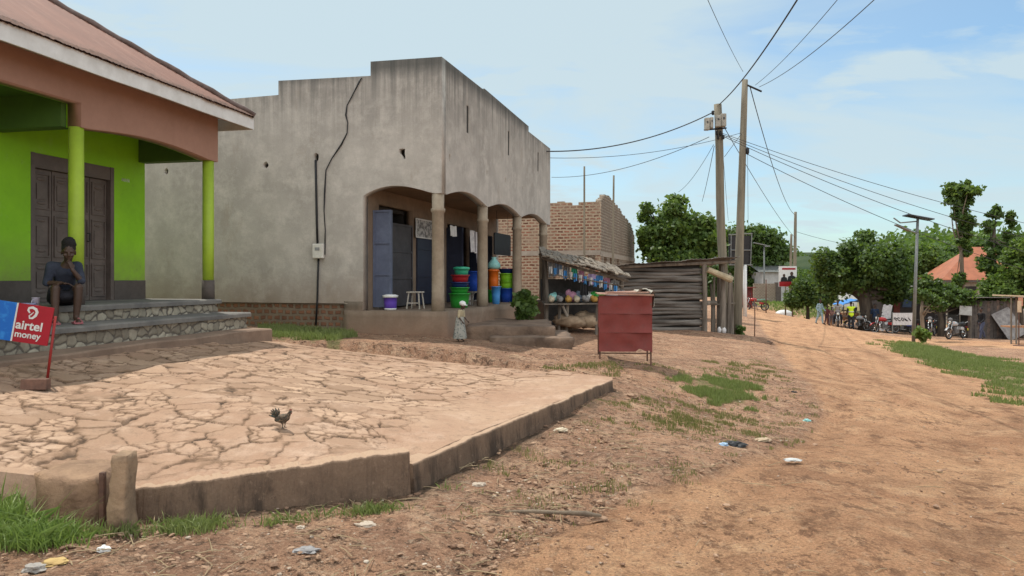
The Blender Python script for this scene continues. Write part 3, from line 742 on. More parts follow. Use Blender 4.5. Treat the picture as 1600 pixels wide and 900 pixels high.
def riser(xf, ye, z0, z1):
    """a step face of rounded rubble stones bedded in recessed mortar"""
    y0 = -8.0; ny, nz = int((ye-y0)/.014), int((z1-z0)/.014); yy, zz = np.meshgrid(np.linspace(y0, ye, ny+1), np.linspace(z0, z1, nz+1), indexing='ij')
    q = np.random.RandomState(int(abs(z0)*1000)); gy_, gz_ = np.meshgrid(np.arange(y0-.4, ye+.4, .15), np.arange(z0-.3, z1+.3, .115)); sd_ = np.c_[(gy_+q.uniform(-.055, .055, gy_.shape)).ravel(), (gz_+q.uniform(-.035, .035, gz_.shape)).ravel()]
    wy_ = yy+.012*np.sin(zz*40+yy*9)+.008*np.sin(yy*47); wz_ = zz+.010*np.sin(yy*31)
    f1 = np.full(yy.shape, 9.); f2 = np.full(yy.shape, 9.); id_ = np.zeros(yy.shape, int); ci_ = np.round((wy_-y0+.4)/.15).astype(int); cj_ = np.round((wz_-z0+.3)/.115).astype(int)
    for a_ in range(-2, 3):
        for b_ in range(-2, 3):
            ix = np.clip(cj_+b_, 0, gy_.shape[0]-1)*gy_.shape[1]+np.clip(ci_+a_, 0, gy_.shape[1]-1); d = np.hypot(wy_-sd_[ix, 0], wz_-sd_[ix, 1]); m1 = d < f1; m2 = (~m1) & (d < f2)
            f2 = np.where(m1, f1, np.where(m2, d, f2)); f1 = np.where(m1, d, f1); id_ = np.where(m1, ix, id_)
    e_ = f2-f1; st = np.clip((e_-.010)/.022, 0, 1); tone = q.uniform(0, 1, len(sd_))[id_]
    xx = xf-.03+.022*np.sqrt(st)+.006*(tone-.5)*st-.10*np.clip((yy-(ye-.03))/.03, 0, 1)*0
    vs = np.stack([xx, yy, zz], -1).reshape(-1, 3); ii, jj = np.meshgrid(np.arange(ny), np.arange(nz), indexing='ij'); a_ = (ii*(nz+1)+jj).ravel(); fc = np.c_[a_, a_+nz+1, a_+nz+2, a_+1]
    me = bpy.data.meshes.new('stone_riser'); n0 = len(vs)
    vs = np.r_[vs, [(xf-.03, ye, z0), (xf-.03, ye, z1), (xf-.7, ye, z0), (xf-.7, ye, z1)]]
    me.from_pydata(vs.tolist(), [], fc.tolist()+[(n0, n0+1, n0+3, n0+2)]); me.update()
    for nm_, ar in (('tone', tone), ('stone', st)):
        at = me.attributes.new(nm_, 'FLOAT', 'POINT'); at.data.foreach_set('value', np.r_[ar.ravel(), [.5]*4].astype(np.float32))
    return link_mesh('stone_riser', me, M_riser, house, True)
slab('porch_floor', WX+.014, .17, -12, yE, -.07, 0, M_edge)
riser(.135, yE-.03, -.30, -.072)
slab('step', .10, .70, -12, yE, -.275, -.205, M_edge)
riser(.655, yE-.03, -.52, -.277)
slab('step', .60, 1.07, -12, yE, -.95, -.45, M_apron, .03)
# roof
EO = .50; pitch = math.atan(.66); zE = 2.93; yR = EO; DEP = 9.4
def roof_iron():
    m = MB(); per = .076; nper = 8; ys = np.arange(-12.5, yR, per/nper); vs = []; fs = []
    for i, y in enumerate(ys):
        L = min((yR-y), DEP/2); 
        sag = -.02*abs(mnoise.noise(Vector((y*1.1, 0, 0))))+.012*mnoise.noise(Vector((y*3.2, 2, 0)))
        lip = .03+.022*mnoise.noise(Vector((round(y/.6)*1.7, 5, 0)))
        cz = .009*math.cos(2*math.pi*y/per)
        nr = 6
        for r_ in range(nr+1):
            t = r_/nr; x = EO+lip-t*(L+lip)
            z = zE+.06+(EO-x)*.66+cz+(sag*(1-t)**4 if r_ < 3 else 0)
            vs.append((x, y, z))
        if i:
            for r_ in range(nr):
                a = (i-1)*(nr+1)+r_; fs.append((a, a+1, a+nr+2, a+nr+1))
    m.add(vs, fs); return m
roof = roof_iron().build('roof', M_iron, house, True)
m = MB(); zr = zE+.06+DEP/2*.66
vs = []; ys_ = np.arange(-12.5, yR-.02, .02); me_ = MB()
for i, y in enumerate(ys_):
    hgt = .05+.16*max(0, mnoise.noise(Vector((y*1.7, 4, 0)))+.25)*(.6+.8*rng.random()); lp = .035+.02*rng.random()
    for t_ in (-lp, hgt*.5, hgt): vs.append((EO-t_, y, zE+.06+t_*.66+.014+.012*rng.random()))
me_.add(vs, [(3*i+j, 3*i+3+j, 3*i+4+j, 3*i+1+j) for i in range(len(ys_)-1) for j in range(2)])
me_.build('rusted_edge', simple('dark_rust', (.075, .045, .035), (.16, .085, .06), 14, .9, .5, .01), roof)
# far slopes of the hipped roof
m.add([(EO, yR, zE+.055), (EO-DEP, yR, zE+.055), (EO-DEP/2, yR-DEP/2, zr-.005), (EO-DEP, -12.5, zE+.055), (EO-DEP/2, -12.5, zr-.005)], [(0, 2, 1), (1, 2, 4, 3)])
m.build('roof_slope', M_iron, roof)
m = MB(); n = 40; pts = []
for i in range(n+1):
    t = i/n; pts.append((EO-t*DEP/2+.01, yR-t*DEP/2+.01, zE+.085+t*(DEP/2)*.66+.012*math.sin(i*1.9)))
m.tube(pts, .045, 8); m.tube([(EO-DEP/2, yR-DEP/2, zr+.02), (EO-DEP/2, -12.5, zr+.02)], .05, 8)
m.build('ridge_cap', simple('rusty_grey_ridge', (.16, .12, .11), (.10, .07, .06), 6, .7, .3), roof, True)
m = MB(); n = 50; vs = []
for i in range(n+1):
    y = -12.5+(yR+12.5)*i/n; dz = .008*mnoise.noise(Vector((y*.9, 3, 0)))
    for x_, z_ in ((EO-.025, zE-.15), (EO, zE-.15), (EO, zE+.045), (EO-.025, zE+.045)): vs.append((x_, y, z_+dz))
m.add(vs, [(i*4+j, (i+1)*4+j, (i+1)*4+(j+1) % 4, i*4+(j+1) % 4) for i in range(n) for j in range(4)]+[(3, 2, 1, 0), tuple(n*4+j for j in range(4))])
m.span((EO-DEP, yR-.022, zE-.15), (EO-.027, yR+.003, zE+.045)); m.build('fascia', M_white, house)
# corrugated soffit sheet closing the eave
m = MB(); ys = np.arange(-12.5, yR-.03, .012); vs = []; fs = []
for i, y in enumerate(ys):
    cz = .008*math.cos(2*math.pi*y/.06)
    vs += [(.102, y, zE-.02+cz), (EO-.026, y, zE-.135+cz)]
    if i: fs.append((2*i-2, 2*i-1, 2*i+1, 2*i))
m.add(vs, fs); m.build('soffit', simple('rusty_soffit', (.40, .34, .29), (.26, .20, .16), 5, .7, .2), house, True)
# chalk scrawl on the wall beside the door
a0 = hA(190, 281, 0, WX); m = MB()
for i in range(5):
    y = a0.y+i*.035; m.tube([(WX+.004, y, a0.z-.03+rng.uniform(0, .03)), (WX+.004, y+.012, a0.z+.03), (WX+.004, y+.03, a0.z-.02)], .004, 4)
m.build('chalk_mark', M_white, house)

# ================================================================ cement shop building
shop = empty('shop_building', CB, RB, 'grey cement shop building with stepped parapet and arched corner veranda', 'shop building')
def hB(px, py, axis, val): return hit(px, py, CB, RB, axis, val)
FL = .99; SP = 3.17; YEND = 8.5; XV = -1.6; TOP = 5.68
# front-left face (y = 0)
xs1 = hB(579, 120, 1, 0).x; xs2 = hB(435, 150, 1, 0).x
ol = [(-9.5, 1.12), (-2.0, 1.12), (XV-.02, 1.0), (XV, 1.0), (XV, SP)]
for i in range(1, 20):
    t = i/20; ol.append((XV+t*(-XV-.17), SP+.17*math.sin(math.pi*t**.85)))
ol += [(-.12, SP), (0, SP), (0, TOP), (xs1, TOP+.03), (xs1, 5.44), (xs2, 5.50), (xs2, 5.22), (-9.5, 5.20)]
holes = [circle(hB(a, b, 1, 0).x, hB(a, b, 1, 0).z, r, 9, 1.1, .18) for a, b, r in ((415, 258, .065), (260, 268, .06))]
q = hB(494, 246, 1, 0); holes.append(circle(q.x, q.z, .06, 10, 1.5, .15))
q = hB(629, 241, 1, 0); holes.append([(q.x-.07, q.z+.10), (q.x-.01, q.z+.11), (q.x+.05, q.z+.10), (q.x+.045, q.z+.02), (q.x+.06, q.z-.08), (q.x+.01, q.z-.11), (q.x-.02, q.z-.03), (q.x-.08, q.z+.04)])
plate('wall', ol, holes, M_plaster, shop, MXZ(.10), .2)
# street face (x = 0)
ycol = [0.06, 2.68, 5.40, 8.13]
ol = [(.202, SP)]
def arch(y0, y1, rise, n=18):
    return [(y0+(y1-y0)*i/n, SP+rise*math.sin(math.pi*i/n)) for i in range(n+1)]
ol = [(.202, SP+.02)]+arch(.24, 2.62, .17)+arch(2.74, 5.34, .17)+arch(5.46, 8.06, .17)+[(8.2, SP), (YEND, SP)]
yA = hB(757, 140, 0, 0).y; yB = hB(826, 195, 0, 0).y
ol += [(YEND, 5.42), (yB, 5.46), (yB, 5.60), (yA, 5.70), (yA-.02, 5.66), (.202, TOP)]
holes = []
for a, b0, b1 in ((731, 165, 208), (795, 205, 243), (841, 238, 268)):
    p0 = hB(a, b0, 0, 0); p1 = hB(a, b1, 0, 0); holes.append(rect(p0.y-.075, p0.y+.075, p1.z, p0.z))
for a, b, r in ((703, 247, .05), (761, 271, .045), (790, 283, .05), (817, 295, .05)):
    p0 = hB(a, b, 0, 0); holes.append(circle(p0.y, p0.z, r, 8, 1.7, .2))
plate('street_wall', ol, holes, M_plaster, shop, MYZ(-.10), .2)
for lp in holes:
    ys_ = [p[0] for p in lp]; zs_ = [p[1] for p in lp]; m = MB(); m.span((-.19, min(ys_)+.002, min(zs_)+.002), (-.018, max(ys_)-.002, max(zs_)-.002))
    if len(lp) == 4: m.build('slit_fill', M_dark, shop)  # dark block added inside each slit so the opening reads dark
# rear and inner shells (dark behind the vents)
m = MB(); m.span((-9.5, .35, 3.42), (-.32, YEND-.21, 3.50)); m.span((-9.5, YEND-.2, .2), (XV, YEND, 5.3)); m.span((XV+.002, YEND-.2, SP+.35), (-.202, YEND, 5.3)); m.span((-9.7, 0, .2), (-9.502, YEND, 5.2))
m.build('rear_wall', M_plaster, shop)
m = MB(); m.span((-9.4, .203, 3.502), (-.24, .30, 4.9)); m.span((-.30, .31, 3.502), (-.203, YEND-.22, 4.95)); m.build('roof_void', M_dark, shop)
m = MB(); m.add([(-9.4, .3, 5.0), (-.22, .3, 5.0), (-.22, YEND-.25, 5.0), (-9.4, YEND-.25, 4.7)], [(0, 1, 2, 3)]); m.build('roof', simple('grey_iron_sheet', (.3, .3, .3), (.2, .19, .18), 3, .5, .2, metal=.5), shop)
m = MB(); m.span((XV+.002, .204, 3.36), (-.204, YEND-.204, 3.40)); m.build('ceiling', M_ceil, shop)
m = MB(); m.span((XV+.2, .204, 3.17), (-.204, .22, 3.36)) if False else None
# plinth: brick course left, cement platform right
m = MB(); m.span((-9.5, .045, -.3), (-2.02, .22, 1.118)); m.build('brick_plinth', M_brick_low, shop)
def lumpy(x0, x1, y0, y1, z0, z1, mat, name, par, amp=.03):
    m = MB(); nx = max(2, int((x1-x0)/.12)); ny = max(2, int((y1-y0)/.12)); nz = max(2, int((z1-z0)/.10))
    bm = bmesh.new(); vm = {}
    def gv(i, j, k_):
        key = (i, j, k_)
        if key not in vm:
            p = Vector((x0+(x1-x0)*i/nx, y0+(y1-y0)*j/ny, z0+(z1-z0)*k_/nz))
            o = Vector((mnoise.noise(p*2.2), mnoise.noise(p*2.2+Vector((7, 1, 3))), mnoise.noise(p*2.2+Vector((1, 9, 4)))))*amp+Vector((mnoise.noise(p*8), mnoise.noise(p*8+Vector((3, 3, 3))), .6*mnoise.noise(p*8+Vector((5, 1, 3)))))*amp*.5
            if k_ == nz: o.z *= .35
            vm[key] = bm.verts.new(p+o)
        return vm[key]
    for i in range(nx):
        for j in range(ny):
            bm.faces.new([gv(i, j, nz), gv(i+1, j, nz), gv(i+1, j+1, nz), gv(i, j+1, nz)])
    for i in range(nx):
        for k_ in range(nz):
            bm.faces.new([gv(i, 0, k_), gv(i+1, 0, k_), gv(i+1, 0, k_+1), gv(i, 0, k_+1)]); bm.faces.new([gv(i+1, ny, k_), gv(i, ny, k_), gv(i, ny, k_+1), gv(i+1, ny, k_+1)])
    for j in range(ny):
        for k_ in range(nz):
            bm.faces.new([gv(0, j+1, k_), gv(0, j, k_), gv(0, j, k_+1), gv(0, j+1, k_+1)]); bm.faces.new([gv(nx, j, k_), gv(nx, j+1, k_), gv(nx, j+1, k_+1), gv(nx, j, k_+1)])
    bmesh.ops.recalc_face_normals(bm, faces=bm.faces)
    me = bpy.data.meshes.new(name); bm.to_mesh(me); bm.free()
    return link_mesh(name, me, mat, par, True)
lumpy(-2.0, .13, -.06, YEND+.1, -.1, FL, M_plinth, 'veranda_floor', shop, .028)
lumpy(-2.02, XV-.005, -.012, .18, FL-.02, 1.16, M_plinth, 'worn_corner', shop, .02)
# columns
def bcol(y, x, sq=False):
    m = MB()
    if sq: m.box((x, y, (FL+SP+.1)/2), (.20, .20, SP-FL+.1))
    else: m.lathe([(.125, FL-.01), (.118, FL+.3), (.112, SP-.35), (.135, SP-.33), (.135, SP-.28), (.112, SP-.26), (.118, SP+.05)], (x, y, 0), 22)
    return m.build('column', M_col_cem, shop, not sq, bevel=.012 if sq else 0)
M_col_cem = simple('cement_column', (.33, .275, .205), (.24, .19, .14), 3, .9, .35, .012)
bcol(ycol[0]+.06, -.12, False)
for y in ycol[1:]: bcol(y, -.12)
# shop wall inside the veranda with its openings
dA0, dA1 = hB(592, 400, 0, XV).y, hB(645, 400, 0, XV).y
dB0, dB1 = hB(650, 400, 0, XV).y, 4.05
dC0, dC1 = 4.35, 5.95
dD0, dD1 = 6.35, 7.75
ol = [(.205, FL), (dA0, FL), (dA0, 3.08), (dA1, 3.08), (dA1, FL), (dB0, FL), (dB0, 2.95), (dB1, 2.95), (dB1, FL), (dC0, FL), (dC0, 2.95), (dC1, 2.95), (dC1, FL), (dD0, FL), (dD0, 2.85), (dD1, 2.85), (dD1, FL), (YEND-.205, FL), (YEND-.205, 3.358), (.205, 3.358)]
plate('shop_front', ol, [], simple('tan_plaster', (.23, .17, .12), (.17, .125, .09), 2, .9, .25), shop, MYZ(XV-.10), .2)
m = MB()
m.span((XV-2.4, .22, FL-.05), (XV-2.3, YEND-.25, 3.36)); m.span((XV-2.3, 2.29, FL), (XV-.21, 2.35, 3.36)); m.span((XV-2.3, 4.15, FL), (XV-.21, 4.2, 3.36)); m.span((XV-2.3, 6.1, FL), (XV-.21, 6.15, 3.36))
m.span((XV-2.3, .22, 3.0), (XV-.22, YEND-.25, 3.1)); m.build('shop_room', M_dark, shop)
def steel_leaf(name, x0, y0, x1, y1, z0, z1, mat, rows=3, th=.03):
    m = MB(); a = Vector((x0, y0, 0)); b = Vector((x1, y1, 0)); L = (b-a).length; d = (b-a)/L; n = Vector((d.y, -d.x, 0))
    rot = Matrix(((d.x, n.x, 0), (d.y, n.y, 0), (0, 0, 1)))
    def bx(u0, u1, w0, w1, za, zb):
        c = a+d*((u0+u1)/2)+n*((w0+w1)/2)+Vector((0, 0, (za+zb)/2)); m.box(c, (abs(u1-u0), abs(w1-w0), zb-za), rot)
    bx(0, L, -th/2, th/2, z0, z1)
    for s_ in (1, -1):
        w0, w1 = (th/2+.001, th/2+.022) if s_ > 0 else (-th/2-.022, -th/2-.001)
        bx(0, .04, w0, w1, z0, z1); bx(L-.04, L, w0, w1, z0, z1)
        for i in range(rows+1):
            zz_ = z0+(z1-z0-.04)*i/rows; bx(.042, L-.042, w0, w1, zz_, zz_+.04)
    return m.build(name, mat, shop)
q0 = hB(584, 400, 1, .42).x; q1 = hB(612, 400, 1, .42).x
steel_leaf('door_leaf', q0, .42, q1, .42, FL+.05, 2.93, M_steel_blue)
steel_leaf('door_leaf', XV-.03, 1.22, XV-.02, dA1-.03, FL+.03, 2.75, simple('grey_brown_steel', (.07, .065, .07), (.045, .042, .045), 3, .5, .15), 3)
steel_leaf('door_leaf', XV+.0, dB0, XV+.0, dB1, FL+.03, 2.9, M_steel_navy, 3)
steel_leaf('door_leaf', XV, dC1+.03, XV+.62, dC1+.05, FL+.03, 2.72, M_steel_navy, 3)
steel_leaf('door_leaf', XV, dC0-.04, XV+.42, dC0-.04, FL+.03, 2.85, M_steel_navy, 3)
steel_leaf('door_leaf', XV-.03, dD0+.02, XV-.03, dD1-.02, FL+.03, 2.8, M_steel_navy, 3)
# service cables and the meter box on the left wall
m = MB(); pts = [hB(a, b, 1, 0) for a, b in ((494, 250), (495, 300), (496, 350), (497, 382))]
m.tube([p+Vector((0, -.02, 0)) for p in pts], .022, 6)
pts = [hB(a, b, 1, 0) for a, b in ((499, 402), (498, 430), (497, 470), (496, 508))]
m.tube([p+Vector((0, -.03 if p.z > 1.15 else -.06, 0)) for p in pts], .018, 6); m.build('conduit', M_black, shop, True)
m = MB(); pts = [hB(a, b, 1, 0) for a, b in ((565, 122), (553, 146), (543, 165), (541, 180), (544, 192), (543, 208), (534, 226), (519, 248), (510, 266), (508, 300), (507, 330), (509, 360), (508, 398))]
m.tube([p+Vector((0, -.018, 0)) for p in pts], [.010+.006*((i*7) % 3 == 0) for i in range(len(pts))], 6); m.build('cable', M_black, shop, True)
p0 = hB(492, 404, 1, 0); p1 = hB(508, 381, 1, 0); m = MB(); m.span((p0.x, -.10, p0.z), (p1.x, -.012, p1.z)); mb_ = m.build('meter_box', simple('pale_plastic', (.62, .60, .55), (.5, .48, .43), 6, .5, .1), shop, bevel=.015)
m = MB(); c_ = (p0+p1)/2; m.span((c_.x-.05, -.106, c_.z+.01), (c_.x+.05, -.101, c_.z+.07)); m.build('meter_window', simple('grey_plastic', (.25, .25, .26), (.2, .2, .2), 5, .3, 0), mb_)
# rough earth and stone steps before the veranda
def pxbox(name, par, px0, px1, d0, d1, ytop, zbot, mat, amp):
    a, b = P(px0, ytop, d0), P(px1, ytop, d0); return lumpy(a.x, b.x, d0, d1, zbot, a.z, mat, name, par, amp)
steps = empty('rough_steps', (0, 0, 0), 0, 'low crumbling stone and earth steps in front of the cement veranda', 'steps')
M_earth = simple('packed_earth', (.22, .15, .105), (.11, .075, .055), 2.2, .95, .8, .05)
pxbox('step', steps, 728, 868, 13.7, 16.5, 511, -.1, M_earth, .075)
pxbox('step', steps, 765, 896, 13.1, 15.2, 528, -.2, M_earth, .075)

# ================================================================ unfinished brick building behind
CK = P(938, 0, 30); CK = Vector((CK.x, 30, 0))
bld = empty('brick_building', CK, RB, 'unfinished red brick building without a roof, behind the cement shop', 'building')
def hK(px, py, axis, val): return hit(px, py, CK, RB, axis, val)
zt = hK(900, 316, 1, 0).z
zl1 = hK(900, 399, 1, 0).z
w1 = [rect(hK(a, 400, 1, 0).x, hK(b, 400, 1, 0).x, .9, zl1) for a, b in ((850, 868), (903, 914), (918, 930))]
rag = []
for i in range(30):
    xa = -i*.3; zr0 = zt+rng.choice((0, 0, .0, -.12, .05)); rag += [(xa, zr0), (xa-.299, zr0)]
plate('wall', [(-9, -.5), (0, -.5)]+rag+[(-9, zt)], w1, M_brick, bld, MXZ(.12), .24)
sy = [hK(a, 300, 0, 0).y for a in (949, 966, 985)]
win = [rect(hK(a, 400, 0, 0).y, hK(b, 400, 0, 0).y, .9, 2.5) for a, b in ((944, 949), (953, 958), (964, 968))]
ol = [(.242, -.5), (11, -.5), (11, 4.0)]+[(y_, z_) for i in range(26) for y_, z_ in (lambda yt, zz0: ((yt, zz0), (yt-.40, zz0)))(11-i*.41, float(np.interp(11-i*.41-.2, [.24, sy[0]-.8, sy[0], sy[1], sy[2], 11], [zt, 5.05, 5.22, 4.95, 4.5, 4.0]))+rng.choice((0, 0, .04, -.08)))]+[(.242, zt)]
plate('side_wall', ol, win, M_brick_grey, bld, MYZ(-.12), .24)
m = MB(); m.span((-9, -.03, zl1), (.03, .0-.002, zl1+.20)); m.span((.003, -.03, 2.5), (.03, 11, 2.7)); m.build('ring_beam', simple('grey_concrete', (.34, .30, .25), (.27, .23, .19), 3, .9, .3), bld)
m = MB(); m.span((-9, 4, -.3), (-.26, 4.2, 4.2)); m.span((-9.2, .26, -.3), (-9, 11, 4.5)); m.build('inner_wall', M_brick_grey, bld)
# ---------------------------------------------------------------- colours for small goods
def plas(name, c, rough=.35): return simple(name, c, tuple(x*.85 for x in c), 5, rough, .03, .003, spec=.5, fine=.1)
PL = {n: plas(n+'_plastic', c) for n, c in dict(green=(.02, .26, .03), teal=(.03, .33, .19), red=(.32, .015, .02), navy=(.012, .03, .13), blue=(.015, .07, .42), sky=(.06, .27, .62), orange=(.62, .13, .012),
      lime=(.22, .55, .03), white=(.68, .68, .66), purple=(.12, .06, .42), aqua=(.25, .55, .52), yellow=(.75, .62, .05), pink=(.6, .15, .3), lilac=(.42, .34, .62)).items()}
def bat(px, py_, x): 
    q = hB(px, py_, 0, x); return q
def veranda_item(name, px, x, z, label, cat, group=None):
    """an empty standing on the veranda (or on the piece below it) in the column of sight px"""
    y = hB(px, 440, 0, x).y; wpos = world(CB, RB, (x, y, z)); return empty(name, wpos, RB, label, cat, group), y
def basin(px, x, z, r0, r1, h, mat, name, label, cat, rim=True, lid=None, group=None, handle=False):
    e, y = veranda_item(name, px, x, z, label, cat, group)
    m = MB(); t = .006
    m.lathe([(r0*.98, 0), (r0, .004), (r0+(r1-r0)*.5, h*.5), (r1, h), (r1+.014, h+.003), (r1+.014, h-.014), (r1-.002, h-.012)] if False else [(r0*.9, 0), (r0, .006), ((r0+r1)/2, h*.5), (r1, h-.02), (r1+.016, h-.018), (r1+.016, h), (r1-.006, h), ((r0+r1)/2-.006, h*.5), (r0-.006, .012)], (0, 0, 0), 26)
    m.build('shell', PL[mat], e, True)
    if lid:
        m = MB(); m.lathe([(r1+.02, h-.03), (r1+.022, h+.012), (r1*.7, h+.03), (0, h+.032)], (0, 0, 0), 26); m.build('lid', PL[lid], e, True)
    if handle:
        m = MB(); m.tube([(r1*math.cos(a)*1.05, -.01-r1*.25*math.sin(a), h-.03-r1*.8*math.sin(a)) for a in np.linspace(0, math.pi, 12)], .003, 5); m.build('handle', PL['white'], e, True)
    return e
g1 = 'plastic tubs and basins stacked on the veranda'
XF = -.33
z = FL+.0
basin(718, XF, z, .17, .215, .30, 'green', 'bucket', 'big bright green bucket at the foot of the left stack', 'bucket', group=g1)
basin(718, XF, z+.285, .16, .195, .14, 'green', 'basin', 'green basin sitting right on the big bright green bucket', 'basin', group=g1)
basin(718, XF, z+.415, .15, .19, .12, 'navy', 'basin', 'dark navy basin under the red one in the left stack', 'basin', group=g1)
basin(719, XF, z+.525, .15, .185, .16, 'red', 'basin', 'dark red basin under the teal tub in the left stack', 'basin', group=g1)
basin(721, XF, z+.675, .135, .155, .15, 'teal', 'tub', 'teal tub topping the left stack of basins', 'tub', lid='teal', group=g1)
# bench that carries some of the stacks
bq = veranda_item('bench', 742, -.55, FL, 'low bare wooden bench under the blue bucket, between the veranda columns', 'bench')[0]
m = MB(); m.box((0, 0, .30), (.26, 1.1, .03)); m.build('seat', M_wood_grey, bq)
for sx_ in (-1, 1):
    for sy_ in (-1, 1):
        m = MB(); m.box((sx_*.1, sy_*.48, .143), (.04, .04, .284)); m.build('leg', M_wood_grey, bq)
m = MB(); m.box((0, 0, .1), (.02, .9, .03)); m.build('stretcher', M_wood_grey, bq)
basin(742, -.55, FL+.316, .14, .17, .46, 'blue', 'bucket', 'tall royal blue bucket standing on the wooden bench', 'bucket', handle=True, group=g1)
basin(731, -.75, FL, .12, .14, .26, 'white', 'bucket', 'slim white bucket half hidden behind the green stack', 'bucket', group=g1)
basin(771, XF-.35, FL+.316, .12, .13, .5, 'orange', 'drum', 'orange drum just right of the second veranda column', 'drum', lid='orange', group=g1)
basin(771, XF-.35, FL, .13, .16, .32, 'green', 'basin', 'green basin beneath the orange drum', 'basin', group=g1)
basin(775, XF+.1, FL, .085, .11, .42, 'sky', 'waste_bin', 'light blue slim waste bin at the veranda edge', 'bin', group=g1)
basin(793, XF-.1, FL, .19, .24, .36, 'blue', 'basin', 'large royal blue basin at the bottom of the right stack', 'basin', group=g1)
basin(792, XF-.1, FL+.35, .17, .19, .20, 'lime', 'bucket', 'lower lime green bucket standing on the large blue basin', 'bucket', group=g1)
basin(792, XF-.1, FL+.54, .17, .19, .20, 'lime', 'bucket', 'upper lime green bucket under the navy basin', 'bucket', group=g1)
basin(793, XF-.1, FL+.73, .17, .23, .13, 'navy', 'basin', 'navy basin topping the right stack of buckets', 'basin', group=g1)
# flour bag on the orange drum
e, y = veranda_item('goods_bag', 772, XF-.35, FL+.85, 'pale aqua bag bulging on top of the orange drum', 'bag')
m = MB(); m.lathe([(.12, 0), (.17, .05), (.15, .14), (.08, .22), (.05, .27), (.07, .30)], (0, 0, 0), 16); o = m.build('sack', PL['aqua'], e, True)
# paint bucket and stool by the first door
e = basin(610, -1.22, FL, .115, .13, .27, 'purple', 'paint_bucket', 'white lidded bucket with a purple wrapper on the veranda edge', 'bucket', lid='white')
m = MB(); m.lathe([(.118, .19), (.134, .265)], (0, 0, 0), 26); m.build('rim_band', PL['white'], e, True)
m = MB(); m.lathe([(.1175, .001), (.1185, .035)], (0, 0, 0), 26); m.build('foot_band', PL['white'], e, True)
e, y = veranda_item('stool', 649, -.95, FL, 'small whitish wooden stool with splayed legs before the navy door', 'stool')
M_stool = simple('pale_wood', (.42, .39, .34), (.3, .27, .22), 5, .8, .3)
m = MB(); m.box((0, 0, .335), (.29, .24, .03)); m.build('seat', M_stool, e, bevel=.006)
for sx_ in (-1, 1):
    for sy_ in (-1, 1):
        m = MB(); m.tube([(sx_*.14, sy_*.115, 0), (sx_*.105, sy_*.085, .32)], .016, 6); m.build('leg', M_stool, e)
m = MB(); m.box((0, -.10, .12), (.24, .018, .025)); m.build('stretcher', M_stool, e)
# notice board, yellow bag, curtain, hanging black case
q = hB(660, 358, 0, XV); M_board = simple('grey_print', (.45, .45, .43), (.14, .14, .14), 14, .7, 0, lo=.45, hi=.55)
wp = world(CB, RB, (XV+.04, q.y, q.z)); e = empty('notice_board', wp, RB, 'white framed poster board with a grey print over the navy door', 'poster')
q2 = hB(649, 358, 0, XV+.04); hw = abs(q.y-q2.y)
m = MB(); m.span((0, -hw, -.21), (.012, hw, .21)); m.build('print', M_board, e)
m = MB()
for a_, b_ in (((0.013, -hw, .19), (.02, hw, .215)), ((.013, -hw, -.215), (.02, hw, -.19)), ((.013, -hw, -.188), (.02, -hw+.03, .188)), ((.013, hw-.03, -.188), (.02, hw, .188))): m.span(a_, b_)
m.build('frame', PL['white'], e)
def cloth_hang(name, px0, px1, py0, py1, x, mat, label, cat, folds=5, amp=.03, group=None):
    a, b = hB(px0, py0, 0, x), hB(px1, py1, 0, x); c = world(CB, RB, (x, (a.y+b.y)/2, a.z)); e = empty(name, c, RB, label, cat, group)
    W, H = abs(b.y-a.y), abs(a.z-b.z); nx, nz = 28, 10; m = MB(); vs = []
    for s_ in (0, 1):
        for i in range(nx+1):
            for j in range(nz+1):
                u, v_ = i/nx, j/nz
                vs.append((amp*math.sin(u*folds*2*math.pi+.5*v_)*(0.5+.6*v_)+s_*.006, (u-.5)*W*(1-.06*v_), -v_*H+.012*math.sin(u*9)))
    N = (nx+1)*(nz+1)
    fs = [(s_*N+i*(nz+1)+j, s_*N+(i+1)*(nz+1)+j, s_*N+(i+1)*(nz+1)+j+1, s_*N+i*(nz+1)+j+1) for s_ in (0, 1) for i in range(nx) for j in range(nz)]
    m.add(vs, fs); m.build('cloth', mat, e, True, fix=False); return e, W, H
M_fab_w = simple('white_fabric', (.62, .61, .60), (.42, .41, .42), 9, .9, .2); M_fab_g = simple('grey_fabric', (.30, .29, .31), (.2, .19, .2), 6, .9, .2)
e, W, H = cloth_hang('curtain', 734, 754, 360, 396, -1.0, M_fab_w, 'white and grey striped curtain hung beside the second column', 'curtain', 4)
for s_ in (-.18, .14):
    m = MB(); m.span((.036, s_*W-.03, -H*.97), (.042, s_*W+.03, -.02)); m.build('stripe', M_fab_g, e)
cloth_hang('shirt', 744, 755, 396, 412, -1.0, M_fab_g, 'grey patterned cloth hanging just below the white curtain', 'cloth', 3)
cloth_hang('plastic_bag', 677, 686, 340, 373, -.5, PL['white'], 'white plastic bag hung left of the front veranda column', 'bag', 3)
cloth_hang('plastic_bag', 678.5, 688, 346, 364, -.30, PL['yellow'], 'yellow bag hung at the front veranda column', 'bag', 2)
cloth_hang('plastic_bag', 703, 713, 352, 370, -1.1, PL['white'], 'white bag hung in the dark doorway between front and second columns', 'bag', 3)
a, b = hB(772, 363, 0, -.75), hB(797, 400, 0, -.75); c = world(CB, RB, (-.75, (a.y+b.y)/2, (a.z+b.z)/2))
e = empty('hanging_board', c, RB, 'black board with rounded corners hung on strings from the veranda ceiling', 'board')
hw, hh = abs(a.y-b.y)/2, abs(a.z-b.z)/2
m = MB(); m.prism([(x_*(hw-.05)+.05*math.cos(t)*1, z_*(hh-.05)+.05*math.sin(t)) for x_, z_, t0 in ((1, 1, 0), (-1, 1, 90), (-1, -1, 180), (1, -1, 270)) for t in (R(t0), R(t0+45), R(t0+90))], -.02, .02, Matrix.Rotation(R(90), 4, 'Z'))
